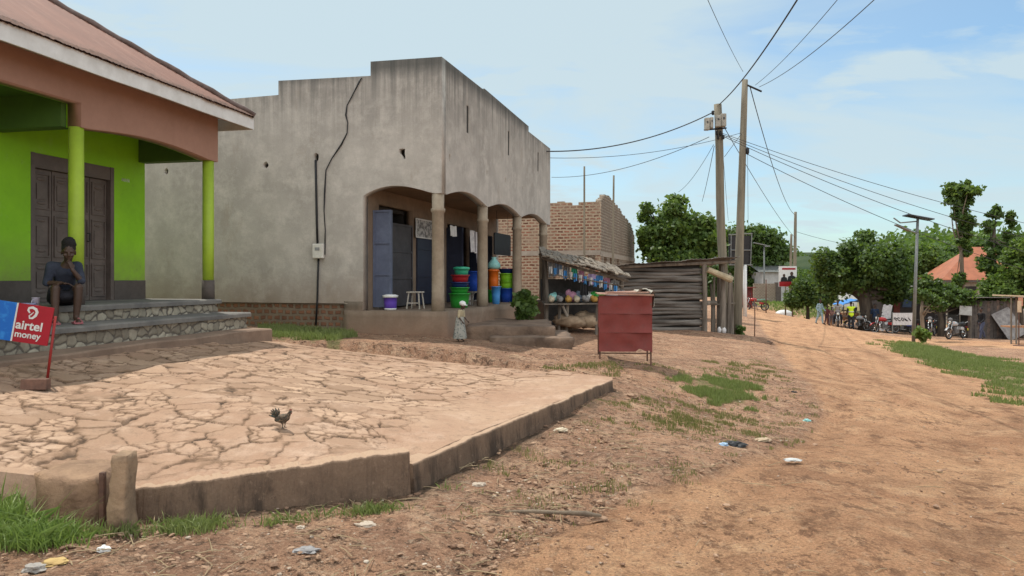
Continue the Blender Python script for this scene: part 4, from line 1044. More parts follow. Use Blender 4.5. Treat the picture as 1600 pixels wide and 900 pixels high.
m.build('panel', M_black, e)
m = MB()
for s_ in (-1, 1): m = MB(); m.tube([(0, s_*hw*.7, hh-.005), (0, s_*hw*.7, 3.40-a.z+hh)], .005, 5); m.build('string', M_black, e)

# ---------------------------------------------------------------- red sheet-metal kiosk table
KD = 12.0; kb = GD(975, KD); kz = P(975, 562, KD).z
ke = empty('vending_kiosk', (kb.x, KD, kz), R(-4), 'waist-high red sheet metal vending kiosk on thin legs in front of the log shed', 'kiosk')
k = NT('red_painted_sheet')
col = k.mix(k.ramp(k.noise(3, 6, .7), .35, .7), (.185, .034, .027, 1), (.135, .025, .021, 1))
col = k.mix(k.ramp(k.noise(8, 6, .8), .62, .74), col, (.33, .15, .11, 1))
col = k.mix(k.ramp(k.noise(16, 6, .85), .58, .66), col, (.09, .04, .03, 1))
col = k.mix(k.ramp(k.noise(4, 6, .75, stretch=(1, 1, .3)), .60, .78), col, (.13, .05, .04, 1))
M_red = k.out(col, .6, k.bump(k.noise(5, 4, .6), .4, .02), 0, .3)
kw, kh, kdp = .84, 1.02, .55
for i in range(3):
    m = MB(); z0 = .16+i*.30; hgt = .298 if i < 2 else .29
    n = 16; vs = []
    for s_ in (0, 1):
        for a_ in range(n+1):
            for b_ in range(5):
                x_ = -kw/2+kw*a_/n; z_ = z0+hgt*b_/4
                if i == 0 and b_ == 0: z_ += .05*max(0, math.sin(a_*1.1))*(a_ > 9)-.02*(a_ > 11)*math.sin(a_*2)
                vs.append((x_, -kdp/2-.022*(b_ == 0)+.034*mnoise.noise(Vector((x_*5, z_*6, i)))+.006*s_-.006*(2-i), z_))
    N = (n+1)*5
    m.add(vs, [(s_*N+a_*5+b_, s_*N+(a_+1)*5+b_, s_*N+(a_+1)*5+b_+1, s_*N+a_*5+b_+1) for s_ in (0, 1) for a_ in range(n) for b_ in range(4)])
    m.build('front_sheet', M_red, ke, True, fix=False)
for xs_ in (-kw/2+.01, kw/2-.02): m = MB(); m.span((xs_, -kdp/2+.04, .52), (xs_+.01, kdp/2-.05, kh-.03)); m.build('side_sheet', M_red, ke)
m = MB(); m.box((0, 0, kh+.045), (kw+.06, kdp+.08, .022), Matrix.Rotation(R(1.5), 3, 'Y'), jit=.008); m.box((.05, .02, kh+.075), (kw*.8, kdp*.8, .02), Matrix.Rotation(R(-1.5), 3, 'Y'), jit=.01); m.build('top', simple('rusty_tan_sheet', (.36, .24, .18), (.24, .10, .07), 4, .7, .3), ke)
M_rust = simple('rusty_steel', (.14, .075, .05), (.08, .045, .035), 10, .8, .4)
for sx_ in (-1, 1):
    for sy_ in (-1, 1):
        m = MB(); m.box((sx_*(kw/2-.018), sy_*(kdp/2-.025)+.0, kh/2-.03), (.026, .026, kh+.06)); m.build('leg', M_rust, ke)
m = MB(); m.box((0, -kdp/2+.027, .13), (kw-.06, .02, .02)); m.build('rail', M_rust, ke); m = MB(); m.box((0, kdp/2-.027, .4), (kw-.06, .02, .02)); m.build('rail', M_rust, ke)
kt = world(Vector((kb.x, KD, kz)), R(-4), (kw/2-.02, -.02, kh+.065))
e = empty('white_sack', kt, R(-4), 'crumpled white sack slumped over the right edge of the red kiosk', 'sack')
m = MB(); vs = []; nx, ny = 26, 14
for s_ in (0, 1):
    for i in range(nx+1):
        for j in range(ny+1):
            u_ = -.22+.52*i/nx; y_ = (j/ny-.5)*(.34+.06*math.sin(i*.5)); nz_ = mnoise.noise(Vector((u_*9, y_*9, 4)))
            if u_ < .03: x_, z_ = u_, .035+.05*nz_+.03*math.exp(-((u_+.08)/.06)**2)
            else: x_, z_ = .03+.035*math.sin(min(1, (u_-.03)/.06)*1.57)+.03*nz_, .03-max(0, u_-.06)+.02*nz_
            vs.append((x_-s_*.012, y_+.02*nz_, z_-s_*.012))
N = (nx+1)*(ny+1)
m.add(vs, [(s_*N+i*(ny+1)+j, s_*N+(i+1)*(ny+1)+j, s_*N+(i+1)*(ny+1)+j+1, s_*N+i*(ny+1)+j+1) for s_ in (0, 1) for i in range(nx) for j in range(ny)])
m.build('sack', simple('dirty_white_sack', (.46, .43, .37), (.26, .22, .17), 9, .9, .5, .02), e, True, fix=False)

# ---------------------------------------------------------------- market stall with a sagging tiled roof
SD = 19.0; sa = P(848, 505, SD); sb_ = P(976, 505, SD)
stall = empty('market_stall', ((sa.x+sb_.x)/2, SD, T((sa.x+sb_.x)/2, SD)), 0, 'open wooden market stall under a sagging roof of old tiles, crowded with goods', 'stall')
sO = stall.location.copy(); sw = (sb_.x-sa.x)
def SX(px): return (px-HX)/F*SD-sO.x
def SZ(py): return EYE+(HY-py)/F*SD-sO.z
zl, zr_ = SZ(401), SZ(436)
for px_ in (853, 972):
    for dy, dz in ((0, 0), (1.5, .1)):
        m = MB(); xx = SX(px_); tp = zl+(zr_-zl)*(xx+sw/2)/sw-.05
        m.tube([(xx, dy, -.3), (xx+.02, dy, tp*.5), (xx-.01, dy, tp+dz)], [.055, .05, .045], 7, wob=.15); m.build('post', M_wood_grey, stall)
M_tile = simple('old_roof_tile', (.24, .20, .155), (.11, .095, .08), 5, .95, .6, .02)
m = MB(); nrow = 6; ncol = 22
for r_ in range(nrow):
    for c_ in range(ncol):
        u = (c_+.5)/ncol; x_ = -sw/2-.05+u*(sw+.12); z_ = zl+(zr_-zl)*u+.04*mnoise.noise(Vector((u*6, r_*.6, 2)))-.05*math.sin(u*math.pi*2)*.5
        yy = -.42+r_*.42; zrow = z_+.06+r_*.05
        m.box((x_, yy, zrow+rng.uniform(-.02, .02)), (sw/ncol*1.02, .46, .03), Matrix.Rotation(R(8+rng.uniform(-5, 5)), 3, 'X') @ Matrix.Rotation(-math.atan((zr_-zl)/sw)*-1*-1 if False else math.atan((zl-zr_)/sw)+R(rng.uniform(-4, 4)), 3, 'Y') @ Matrix.Rotation(R(rng.uniform(-4, 4)), 3, 'Z'))
m.build('roof', M_tile, stall)
m = MB(); m.tube([(-sw/2-.05, -.3, zl-.04), (0, -.3, (zl+zr_)/2-.06), (sw/2+.05, -.3, zr_-.05)], .04, 6, wob=.1); m.build('beam', M_wood_grey, stall); m = MB(); m.tube([(-sw/2-.05, 1.5, zl+.12), (sw/2+.05, 1.5, zr_+.12)], .04, 6); m.build('beam', M_wood_grey, stall)
ztab = SZ(472)
m = MB()
for i in range(5): m.box((.0, -.25+i*.3, ztab-.03+rng.uniform(-.006, .006)), (sw*.98, .27, .03), Matrix.Rotation(R(rng.uniform(-.6, .6)), 3, 'Y'))
m.build('counter', M_wood_grey, stall)
for px_ in (872, 884, 930, 965):
    m = MB(); m.tube([(SX(px_), -.2, -.2), (SX(px_)+.03, -.2, ztab-.05)], .04, 6, wob=.12); m.build('leg', M_wood_grey, stall)
m = MB(); m.tube([(SX(878), -.28, ztab-.08), (SX(893), -.25, .12)], .035, 6); m.build('brace', M_wood_grey, stall); m = MB(); m.tube([(SX(858), -.3, SZ(428)), (SX(972), -.3, SZ(447))], .02, 6); m.build('hanging_rod', M_wood_grey, stall)
m = MB(); m.span((-sw/2, 1.55, .1), (sw/2, 1.6, zr_)); m.build('back_panel', simple('dark_sacking', (.10, .095, .09), (.05, .05, .05), 3, .95, .3), stall)
def stall_cloth(px0, px1, py0, py1, mat, label, name='cloth_bundle', cat='cloth', y=-.24, folds=3):
    W = (px1-px0)/F*SD; H = (py1-py0)/F*SD
    e = empty(name, (sO.x+SX((px0+px1)/2), SD+y, sO.z+SZ(py0)), rng.uniform(-.2, .2), label, cat, 'goods hung and heaped on the market stall')
    m = MB(); nx, nz = 14, 8; vs = []
    ph = rng.uniform(0, 6)
    for s_ in (0, 1):
        for i in range(nx+1):
            for j in range(nz+1):
                u, v_ = i/nx, j/nz; vs.append(((u-.5)*W*(1+.1*math.sin(v_*4+ph)), .03*math.sin(u*folds*6.28+ph)*(.4+v_)+s_*.012, -v_*H*(1+.08*math.sin(u*7+ph))))
    N = (nx+1)*(nz+1)
    m.add(vs, [(s_*N+i*(nz+1)+j, s_*N+(i+1)*(nz+1)+j, s_*N+(i+1)*(nz+1)+j+1, s_*N+i*(nz+1)+j+1) for s_ in (0, 1) for i in range(nx) for j in range(nz)])
    m.build('cloth', mat, e, True, fix=False)
def stall_heap(px, py, w_, h_, mat, label, name='goods_bag', cat='bag', y=.0):
    e = empty(name, (sO.x+SX(px), SD+y, sO.z+SZ(py)), rng.uniform(0, 3), label, cat, 'goods hung and heaped on the market stall')
    m = MB(); m.ball((0, 0, h_*.42), (w_*.6, w_*.5, h_*.46), 14, 9, None, .16); m.ball((w_*.22, .05, h_*.62), (w_*.34, w_*.34, h_*.40), 12, 8, None, .18); m.ball((-w_*.25, .0, h_*.40), (w_*.38, w_*.36, h_*.42), 12, 8, None, .18); o = m.build('bag', mat, e, True)
M_fb = simple('faded_blue_fabric', (.20, .26, .34), (.13, .17, .24), 8, .9, .2); M_fg = simple('grey_net_fabric', (.27, .27, .26), (.15, .15, .15), 9, .9, .2)
M_fbk = simple('black_fabric', (.03, .03, .035), (.02, .02, .02), 6, .9, .2); M_fpk = simple('pink_fabric', (.42, .22, .30), (.3, .15, .22), 6, .9, .2)
M_stall_mix = [simple('cream_carton', (.45, .40, .30), None, 8, .8, .1), simple('grey_carton', (.22, .22, .22), None, 8, .8, .1), simple('ochre_carton', (.40, .24, .06), None, 8, .8, .1)]
stall_cloth(856, 866, 408, 432, M_fg, 'grey cloth hung at the left end of the market stall')
stall_cloth(867, 878, 411, 430, M_fb, 'faded blue cloth hung second from the left on the stall')
stall_cloth(879, 889, 414, 436, M_fg, 'grey netting hung left of the green bag on the stall')
stall_cloth(891, 901, 419, 436, PL['teal'], 'green plastic bag hung under the middle of the stall roof', 'plastic_bag', 'bag')
stall_cloth(902, 912, 423, 440, M_fpk, 'dusty pink cloth hung right of the green bag', 'cloth_bundle')
stall_cloth(918, 929, 428, 445, PL['lilac'], 'lilac towel hung flat under the stall roof', 'towel', 'towel', folds=1)
stall_cloth(930, 940, 430, 444, PL['sky'], 'light blue bag hung beside the lilac towel', 'plastic_bag', 'bag')
stall_cloth(941, 951, 434, 450, M_fpk, 'pale pink bag hung right of the light blue bag', 'plastic_bag', 'bag')
stall_cloth(953, 964, 438, 454, M_fg, 'grey bag hung near the right post of the stall', 'plastic_bag', 'bag')
stall_cloth(905, 917, 441, 462, M_fbk, 'black garment hung in the middle of the stall', 'garment', 'clothes')
stall_heap(865, 471, .22, .24, PL['aqua'], 'pale aqua tub of goods at the left of the counter', 'goods_tub', 'tub')
stall_heap(878, 471, .24, .24, M_fbk, 'black bag heaped left of the magenta bundle')
stall_heap(893, 471, .27, .30, M_fpk, 'pink and purple bundle heaped on the stall counter', 'cloth_bundle', 'bundle')
stall_heap(908, 471, .25, .26, M_fb, 'faded blue bundle beside the pink bundle on the counter', 'cloth_bundle', 'bundle')
stall_heap(921, 471, .30, .24, PL['white'], 'white bag on the counter, left of the green produce')
stall_heap(934, 471, .34, .26, PL['green'], 'green produce heap at the middle right of the counter', 'produce_heap', 'produce')
stall_heap(956, 471, .36, .28, M_fab_w, 'big white bag at the right end of the counter')
stall_heap(969, 471, .34, .34, M_fab_g, 'grey bag squeezed against the right post')
stall_heap(890, 512, .75, .36, simple('burlap', (.30, .22, .15), (.2, .14, .09), 8, .95, .4), 'brown sack lying under the stall counter', 'sack', 'sack', -.1)
stall_heap(920, 512, .65, .42, simple('pale_burlap', (.38, .29, .20), (.26, .19, .13), 8, .95, .4), 'tan sack lying under the counter next to the brown one', 'sack', 'sack', .1)

for i in range(7):
    stall_cloth(857+i*15.5, 862+i*15.5, 417+i*4.2, 428+i*4.2, PL['white'], 'small white packet pegged on the line across the front of the market stall', 'packet', 'packet', -.29, 1)
    stall_cloth(864+i*15.5, 869+i*15.5, 419+i*4.2, 431+i*4.2, PL['sky'], 'small blue packet pegged on the line across the front of the market stall', 'packet', 'packet', -.29, 1)
for i in range(9):
    stall_heap(861+i*13, 471.5, .16, .17, M_stall_mix[i % 3], ('little cream carton', 'little grey carton', 'little ochre carton')[i % 3]+' in the front row on the market stall counter', 'carton', 'carton', -.3)
# ---------------------------------------------------------------- log shed
HD = 23.0; ha, hb = P(962, 525, HD), P(1097, 525, HD); hz = T(hb.x, HD)
shed = empty('log_shed', (hb.x, HD, hz), R(-2), 'low shed of stacked grey logs with a thin rusty sheet roof', 'shed')
hw = hb.x-ha.x; zt1 = P(1097, 412, HD).z-hz; zt0 = P(975, 420, HD).z-hz
nl = 18; zz_ = -.12
for i in range(nl):
    hgt = (zt0+.12)/nl
    z_ = -.12+(i+.5)*hgt
    m = MB(); n = 9; pts = []; rad = []
    ph = rng.uniform(0, 9); tilt = rng.uniform(-.02, .03)
    for j in range(n+1):
        u = j/n; pts.append((-hw-.15+u*(hw+.15+rng.choice((0, .03, -.03, .05)) if j == n else hw+.15), .02*math.sin(u*7+ph), z_+tilt*(u-.5)+.030*math.sin(u*5+ph)+.05*u)); rad.append(hgt*.54*(1+.16*math.sin(u*11+ph)+.06*math.sin(u*29+ph*2)))
    m.tube(pts, rad, 9, wob=.06); o = m.build('wall_log', M_wood_log, shed, True)
m = MB(); m.add([(-hw-.1, .09, -.2), (-.05, .09, -.2), (-.05, .09, zt1-.02), (-hw-.1, .09, zt0-.02), (-hw-.1, .11, -.2), (-.05, .11, -.2), (-.05, .11, zt1-.02), (-hw-.1, .11, zt0-.02)], [(0, 1, 2, 3), (4, 7, 6, 5), (0, 3, 7, 4), (1, 5, 6, 2), (3, 2, 6, 7)]); m.build('gap_shade', M_dark, shed)  # dark sheet added behind the logs, stands for shade in the gaps
for x_, y_, h_ in ((0, .0, zt1+.0), (-.02, 1.6, zt1), (0, 3, zt1-.1), (-hw, 3, zt0), (.62, .25, zt1-.05), (.62, 2.8, zt1-.1)):
    m = MB(); m.tube([(x_+.06, y_-.09, -.3), (x_+.07, y_-.08, h_*.6), (x_+.05, y_-.08, h_)], [.085, .075, .07], 8, wob=.1); m.build('post', M_wood_grey, shed)
for i in range(5):
    m = MB(); z_ = .2+i*.42; m.tube([(.0, .1, z_), (.03, 3.0, z_+.03)], .06, 7, wob=.1); m.build('wall_log', M_wood_log, shed, True)
m = MB(); vs = []; nx = 90; 
for i in range(nx+1):
    u = i/nx; x_ = -hw-.25+u*(hw+1.35)
    for j in range(4):
        y_ = -.35+j*1.25
        z_ = zt0+.12+(zt1-zt0+.10)*u+.012*math.cos(i*2.1)+.10*mnoise.noise(Vector((u*5, j*.3, 1)))-j*.07
        vs.append((x_, y_, z_))
m.add(vs, [(i*4+j, (i+1)*4+j, (i+1)*4+j+1, i*4+j+1) for i in range(nx) for j in range(3)])
ro = m.build('roof', simple('rusty_thin_iron', (.085, .072, .064), (.20, .185, .17), 2.5, .6, .3, .01), shed, True); sm = ro.modifiers.new('thick', 'SOLIDIFY'); sm.thickness = .012
m = MB(); m.tube([(-hw-.2, -.1, zt0+.04), (1.0, -.1, zt1+.06)], .05, 7); m.build('rafter', M_wood_grey, shed); m = MB(); m.tube([(-hw-.2, 3, zt0-.1), (1.0, 3, zt1-.1)], .05, 7); m.build('rafter', M_wood_grey, shed)
a = P(1106, 421, HD-.2); b = P(1143, 437, HD-.1)
m = MB(); m.tube([(a.x-hb.x, -.2, a.z-hz), (b.x-hb.x, -.1, b.z-hz)], [.09, .11], 10, wob=.05); m.build('beam_end', simple('pale_cut_log', (.44, .38, .26), (.30, .25, .17), 6, .9, .4), shed)
a = P(1096, 474, HD); b = P(1120, 474, HD)
m = MB(); m.tube([(a.x-hb.x, .0, a.z-hz), (b.x-hb.x, .1, b.z-hz+.02)], .07, 8, wob=.1); m.build('cross_rail', M_wood_grey, shed)
# bare earth bank below the shed and the poles
a, b = P(1075, 532, 22.0), P(1192, 532, 22.0)
bank = lumpy(a.x, b.x, 21.6, 24.2, -.95, a.z, simple('dark_earth_bank', (.185, .115, .078), (.10, .066, .048), 2.6, .96, .9, .06), 'earth_bank', None, .21); tag(bank, kind='structure')
# upright stick fence at the shed's side
fe = empty('stick_fence', (GD(1128, 23.6).x, 23.6, GD(1128, 23.6).z), R(-4), 'short fence of upright grey sticks between the log shed and the poles', 'fence')
for i, px_ in enumerate((1113, 1118, 1122, 1127, 1132, 1136, 1141, 1145)):
    x_ = (px_-1128)/F*23.6; h_ = ((520-(432+rng.uniform(-8, 22)))/F*23.6); m = MB()
    m.tube([(x_, .1*math.sin(i), -.3), (x_+rng.uniform(-.04, .04), .1*math.sin(i)+.02, h_*.5), (x_+rng.uniform(-.06, .06), .1*math.sin(i), h_)], [.05, .045, .035], 7, wob=.12); m.build('stick', M_wood_grey, fe)
m = MB(); m.tube([(-.35, -.02, .9), (.4, -.02, .95)], .03, 6); m.build('rail', M_wood_grey, fe)
for i, (px_, sz) in enumerate(((1124, .10), (1131, .12))):
    q = GD(px_, 23.1); e = MB().ball((0, 0, .08), (sz*.6, sz*.6, .11), 10, 7, None, .12).build('plastic_container', M_fab_w, None, True); e.location = q
    tag(e, ('small', 'larger')[i]+' white crumpled container lying at the foot of the stick fence', 'container')

# ---------------------------------------------------------------- utility poles
def pole(px0, py0, px1, py1, d, d1, r0, r1, label, name='utility_pole', cat='utility pole', group='wooden utility poles', wob=.0):
    b = GD(px0, d); t = P(px1, py1, d1)
    e = empty(name, b, 0, label, cat, group); v = t-b; m = MB(); n = 10
    m.tube([Vector((0, 0, -.4))]+[v*(i/n)+Vector((wob*math.sin(i*.9), 0, 0)) for i in range(1, n+1)], [r0]+[r0+(r1-r0)*i/n for i in range(1, n+1)], 12)
    m.build('shaft', M_pole, e, True); return e, v
pl1, v1 = pole(1133, 521, 1121, 163, 24.2, 24.0, .155, .125, 'leaning shorter utility pole carrying the pale meter boxes', wob=.02)
pl2, v2 = pole(1151, 527, 1164, 125, 25, 25.4, .165, .10, 'taller bare utility pole just right of the pole with boxes')
M_box = simple('pale_meter_box', (.36, .34, .29), (.22, .21, .18), 6, .6, .2)
dd = 24.0/F
for i, (px_, py_, w_, h_) in enumerate(((1104.5, 194, 7, 19), (1111.5, 192, 5, 17), (1121.5, 189.5, 8, 18), (1130, 188, 8, 20))):
    q = P(px_, py_, 23.75)-pl1.location; m = MB(); m.box(q, (w_*dd, .18, h_*dd)); bx_ = m.build('meter_box', M_box, pl1, bevel=.02)
    m = MB(); m.box(q+Vector((0, -.095, .05)), (w_*dd*.35, .012, h_*dd*.16)); m.build('meter_window', simple('dark_glass', (.05, .05, .05), None, 5, .2, 0), bx_)
q0 = P(1100, 203, 23.9)-pl1.location; q1 = P(1135, 200, 23.9)-pl1.location; m = MB(); m.tube([q0, q1], .03, 6); m.build('bracket', M_black, pl1)
for px_, py_ in ((1114, 176), (1120, 207), (1126, 208), (1130, 214), (1122, 214)):
    q = P(px_, py_, 23.85)-pl1.location; m = MB(); m.lathe([(.02, -.08), (.05, -.05), (.03, 0), (.055, .03), (.02, .07)], q, 10); m.build('insulator', M_black, pl1, True)
q = P(1172, 135, 25.3)-pl2.location; m = MB(); m.tube([P(1163, 131, 25.4)-pl2.location, q, P(1190, 143, 25.3)-pl2.location], .035, 6); m.build('bracket', M_black, pl2)
m = MB(); q = P(1168, 236, 25.2)-pl2.location; m.lathe([(.03, -.12), (.06, -.06), (.06, .06), (.03, .12)], q, 10); m.build('insulator', M_black, pl2, True)
pole(1241, 485, 1243, 331, 62, 62, .16, .11, 'slim pole far up the road behind the red and white poster', group='wooden utility poles')
pole(1234.5, 484, 1236.5, 366, 66, 66, .13, .10, 'shorter slim pole left of the far tall pole', group='wooden utility poles')
pole(913, 500, 913, 260, 29.4, 29.4, .045, .035, 'left scaffold stick rising in front of the brick building', 'scaffold_stick', 'pole', 'scaffold sticks by the brick building')
pole(957, 500, 959, 274, 29.2, 29.2, .05, .035, 'right scaffold stick near the corner of the brick building', 'scaffold_stick', 'pole', 'scaffold sticks by the brick building')
# ---------------------------------------------------------------- overhead cables
M_cable = simple('cable_black', (.03, .03, .032), (.05, .05, .05), 3, .6, 0)
def cable(a, b, sag, r, label, mid=None):
    r *= .72
    a, b = Vector(a), Vector(b); n = 28; pts = []
    for i in range(n+1):
        t = i/n; p = a+(b-a)*t; p.z -= sag*4*t*(1-t); pts.append(p)
    m = MB(); m.tube([p-a for p in pts], r, 6); o = m.build('overhead_cable', M_cable, None, True); o.location = a
    tag(o, label, 'cable', 'overhead cables'); return o
A1 = pl1.location+v1; A2 = pl2.location+v2
cable(P(1124, 163, 24), P(1330, -140, 9), .25, .022, 'thick cable from the box pole sweeping up to the top of the view')
cable(P(1161, 112, 25.4), P(1080, -60, 13), .1, .010, 'thin cable rising leftwards from the tall pole top')
cable(P(1180, 133, 25.3), P(1420, -140, 10), .2, .010, 'left of two thin cables rising right from the tall pole bracket')
cable(P(1186, 136, 25.3), P(1480, -110, 10), .25, .012, 'right of two thin cables rising right from the tall pole bracket')
cable(P(1113, 176, 23.9), world(CB, RB, (-.15, 7.9, 5.25)), .35, .026, 'thick twisted service cable from the box pole to the cement shop roof')
cable(P(1160, 207, 25.3), world(CB, RB, (-3.5, 8.0, 5.6)), .6, .012, 'thin cable from the tall pole to behind the cement parapet')
cable(P(1108, 214, 23.9), P(862, 277, 31), .35, .014, 'cable dropping from the box pole to the brick building')
cable(P(1115, 226, 23.9), P(1060, 300, 38), .2, .012, 'thin cable slanting down from the box pole into the leafy tree')
cable(P(1116, 228, 23.9), P(1097, 315, 36), .1, .014, 'short steep cable from the box pole to behind the log shed')
cable(P(1172, 136, 25.3), P(1243, 336, 62), .9, .022, 'cable falling from the tall pole bracket to the far pole')
cable(P(1128, 208, 23.9), P(1710, 372, 25), .25, .012, 'uppermost of the cables running right above the street lamp')
cable(P(1128, 210, 23.9), P(1700, 395, 25), .3, .012, 'second cable from the top running right from the box pole')
cable(P(1130, 213, 23.9), P(1680, 415, 25), .3, .013, 'third cable from the top running right from the box pole')
cable(P(1166, 240, 25.2), P(1640, 432, 30), .35, .014, 'lowest cable running right from the tall pole over the mango tree')
cable(P(1130, 196, 23.9), P(1243, 372, 62), .3, .018, 'thin cable passing behind the tall pole down to the far pole')
cable(P(1244, 362, 62), P(1420, 392, 75), .4, .02, 'far cable from the distant pole to the right over the trees')
cable(P(1168, 232, 25.2), P(1169, 352, 25.0), .0, .008, 'thin vertical wire hanging down the tall pole')
cable(P(1132, 245, 24.1), P(1160, 207, 25.3), .0, .012, 'short cable crossing between the two near poles')
cable(P(1129, 230, 24.1), P(1138, 345, 38), .1, .010, 'thin drop wire right beside the box pole')
# ---------------------------------------------------------------- figures
def eval_mesh(me, mods):
    t = bpy.data.objects.new('tmp', me); COL.objects.link(t)
    for typ, kw in mods:
        m = t.modifiers.new(typ, typ)
        for a_, b_ in kw.items(): setattr(m, a_, b_)
    dg = bpy.context.evaluated_depsgraph_get(); dg.update()
    out = bpy.data.meshes.new_from_object(t.evaluated_get(dg)); bpy.data.objects.remove(t); return out
def blob_mesh(J, edges):
    """closed overlapping rounds along every bone, tapering from joint to joint (melted into one skin by a voxel remesh)"""
    m = MB()
    for a_, b_ in edges:
        (pa, ra), (pb, rb) = J[a_], J[b_]
        ra = ra if hasattr(ra, '__len__') else (ra, ra); rb = rb if hasattr(rb, '__len__') else (rb, rb)
        L = (Vector(pb)-Vector(pa)).length; n = max(2, int(L/(.30*min(ra[1], rb[1])))+1)
        for i in range(n+1):
            t = i/n; rx, ry = ra[0]+(rb[0]-ra[0])*t, ra[1]+(rb[1]-ra[1])*t
            m.ball(Vector(pa).lerp(Vector(pb), t), (rx, ry, (rx+ry)/2*.9), 12, 8)
    return mbmesh(m)
def skin_mesh(J, edges, root, vox=.014):
    return eval_mesh(blob_mesh(J, edges), [('REMESH', dict(mode='VOXEL', voxel_size=vox)), ('SMOOTH', dict(factor=.5, iterations=4))])
def join(meshes):
    bm = bmesh.new()
    for m in meshes: bm.from_mesh(m)
    me = bpy.data.meshes.new('j'); bm.to_mesh(me); bm.free(); return me
def mbmesh(m):
    me = bpy.data.meshes.new('m'); me.from_pydata([tuple(v) for v in m.v], [], m.f); me.update()
    bm = bmesh.new(); bm.from_mesh(me); bmesh.ops.recalc_face_normals(bm, faces=bm.faces); bm.to_mesh(me); bm.free(); return me
def head_mesh(c, s, rot):
    """skull, jaw, nose, lips, ears, eye hollows; faces -y before rot"""
    m = MB(); c = Vector(c)
    def B(p, r, n=12): m.ball(c+rot @ (Vector(p)*s), [q*s for q in r], n, 8, rot)
    B((0, .012, .03), (.076, .095, .092), 16); B((0, -.025, -.045), (.056, .062, .066), 14)
    B((0, -.092, -.012), (.014, .018, .026), 8); B((-.009, -.096, -.028), (.011, .013, .010), 8); B((.009, -.096, -.028), (.011, .013, .010), 8)
    B((0, -.082, -.058), (.026, .013, .007), 8); B((0, -.081, -.068), (.022, .013, .007), 8); B((0, -.07, -.098), (.024, .022, .018), 8)
    for q in (-1, 1):
        B((q*.078, .012, -.012), (.010, .022, .033), 8); B((q*.035, -.076, .026), (.026, .016, .009), 8); B((q*.045, -.062, -.025), (.022, .022, .02), 8)
    return mbmesh(m)
def hand_mesh(w, d, nrm, s, curl=.5):
    """palm, four unequal bent fingers and a thumb leaving the palm's side"""
    w = Vector(w); d = Vector(d).normalized(); nrm = Vector(nrm); nrm = (nrm-d*nrm.dot(d)).normalized(); sd = d.cross(nrm)
    m = MB(); rot = Matrix((sd, d, nrm)).transposed()
    m.ball(w+d*.045*s, (.038*s, .055*s, .016*s), 10, 7, rot)
    for i, L in enumerate((.066, .078, .073, .056)):
        o = w+d*.085*s+sd*(-.029+.019*i)*s; a = curl*.5; p1 = o+(d*math.cos(a)+nrm*math.sin(a))*L*.45*s; a += curl*.8
        p2 = p1+(d*math.cos(a)+nrm*math.sin(a))*L*.32*s; a += curl*.7; p3 = p2+(d*math.cos(a)+nrm*math.sin(a))*L*.26*s
        m.tube([o-d*.02*s, o, p1, p2, p3], [.0095*s, .0095*s, .0088*s, .008*s, .006*s], 6)
    o = w+d*.03*s-sd*.030*s; m.tube([o, o-sd*.025*s+d*.022*s+nrm*.008*s, o-sd*.032*s+d*.05*s+nrm*.018*s], [.012*s, .0105*s, .008*s], 6)
    return mbmesh(m)
SKIN = simple('dark_skin', (.07, .038, .026), (.055, .03, .02), 6, .5, .05, .003, spec=.4, fine=.1)
HAIR = simple('black_hair', (.012, .010, .010), (.02, .018, .018), 40, .8, .9, .01)
M_cache = {}
def fab(n, c, c2=None):
    if n not in M_cache: M_cache[n] = simple(n+'_fabric', c, c2, 9, .9, .25, .008)
    return M_cache[n]
BE = [('pelvis', 'waist'), ('waist', 'chest'), ('chest', 'neck'), ('neck', 'skull'), ('chest', 'shl'), ('chest', 'shr'), ('shl', 'ell'), ('shr', 'elr'), ('ell', 'wrl'), ('elr', 'wrr'),
      ('pelvis', 'hil'), ('pelvis', 'hir'), ('hil', 'knl'), ('hir', 'knr'), ('knl', 'cal'), ('knr', 'car'), ('cal', 'anl'), ('car', 'anr'), ('anl', 'tol'), ('anr', 'tor')]
RAD = dict(pelvis=(.135, .105), waist=(.115, .09), chest=(.125, .10), neck=.048, skull=.05, shl=.052, shr=.052, ell=.040, elr=.040, wrl=.027, wrr=.027,
           hil=.088, hir=.088, knl=.056, knr=.056, cal=.052, car=.052, anl=.036, anr=.036, tol=.028, tor=.028)
def stand_pose(stride=.0, lean=0, arms=(0, 0), bend=.1):
    J = dict(pelvis=(0, 0, .93), waist=(0, -.01-lean*.3, 1.10), chest=(0, -lean, 1.33), neck=(0, -lean*1.15, 1.475), skull=(0, -lean*1.25-.01, 1.56),
             shl=(.165, -lean, 1.385), shr=(-.165, -lean, 1.385), hil=(.085, 0, .88), hir=(-.085, 0, .88))
    for s_, sd in ((1, 'l'), (-1, 'r')):
        st = stride*s_; a = arms[0 if s_ > 0 else 1]
        J['kn'+sd] = (s_*.095, -st*.55-.03, .49); J['ca'+sd] = (s_*.098, -st*.7+.03-.02*0, .36); J['an'+sd] = (s_*.10, -st*1.0+.04, .085 if st >= 0 else .12); J['to'+sd] = (s_*.11, -st*1.0-.10, .035 if st >= 0 else .03)
        J['el'+sd] = (s_*.215, -lean+.03-a*.22, 1.11+abs(a)*.02); J['wr'+sd] = (s_*.205, -lean-.06-a*.42-bend, .90+abs(a)*.14)
    return J
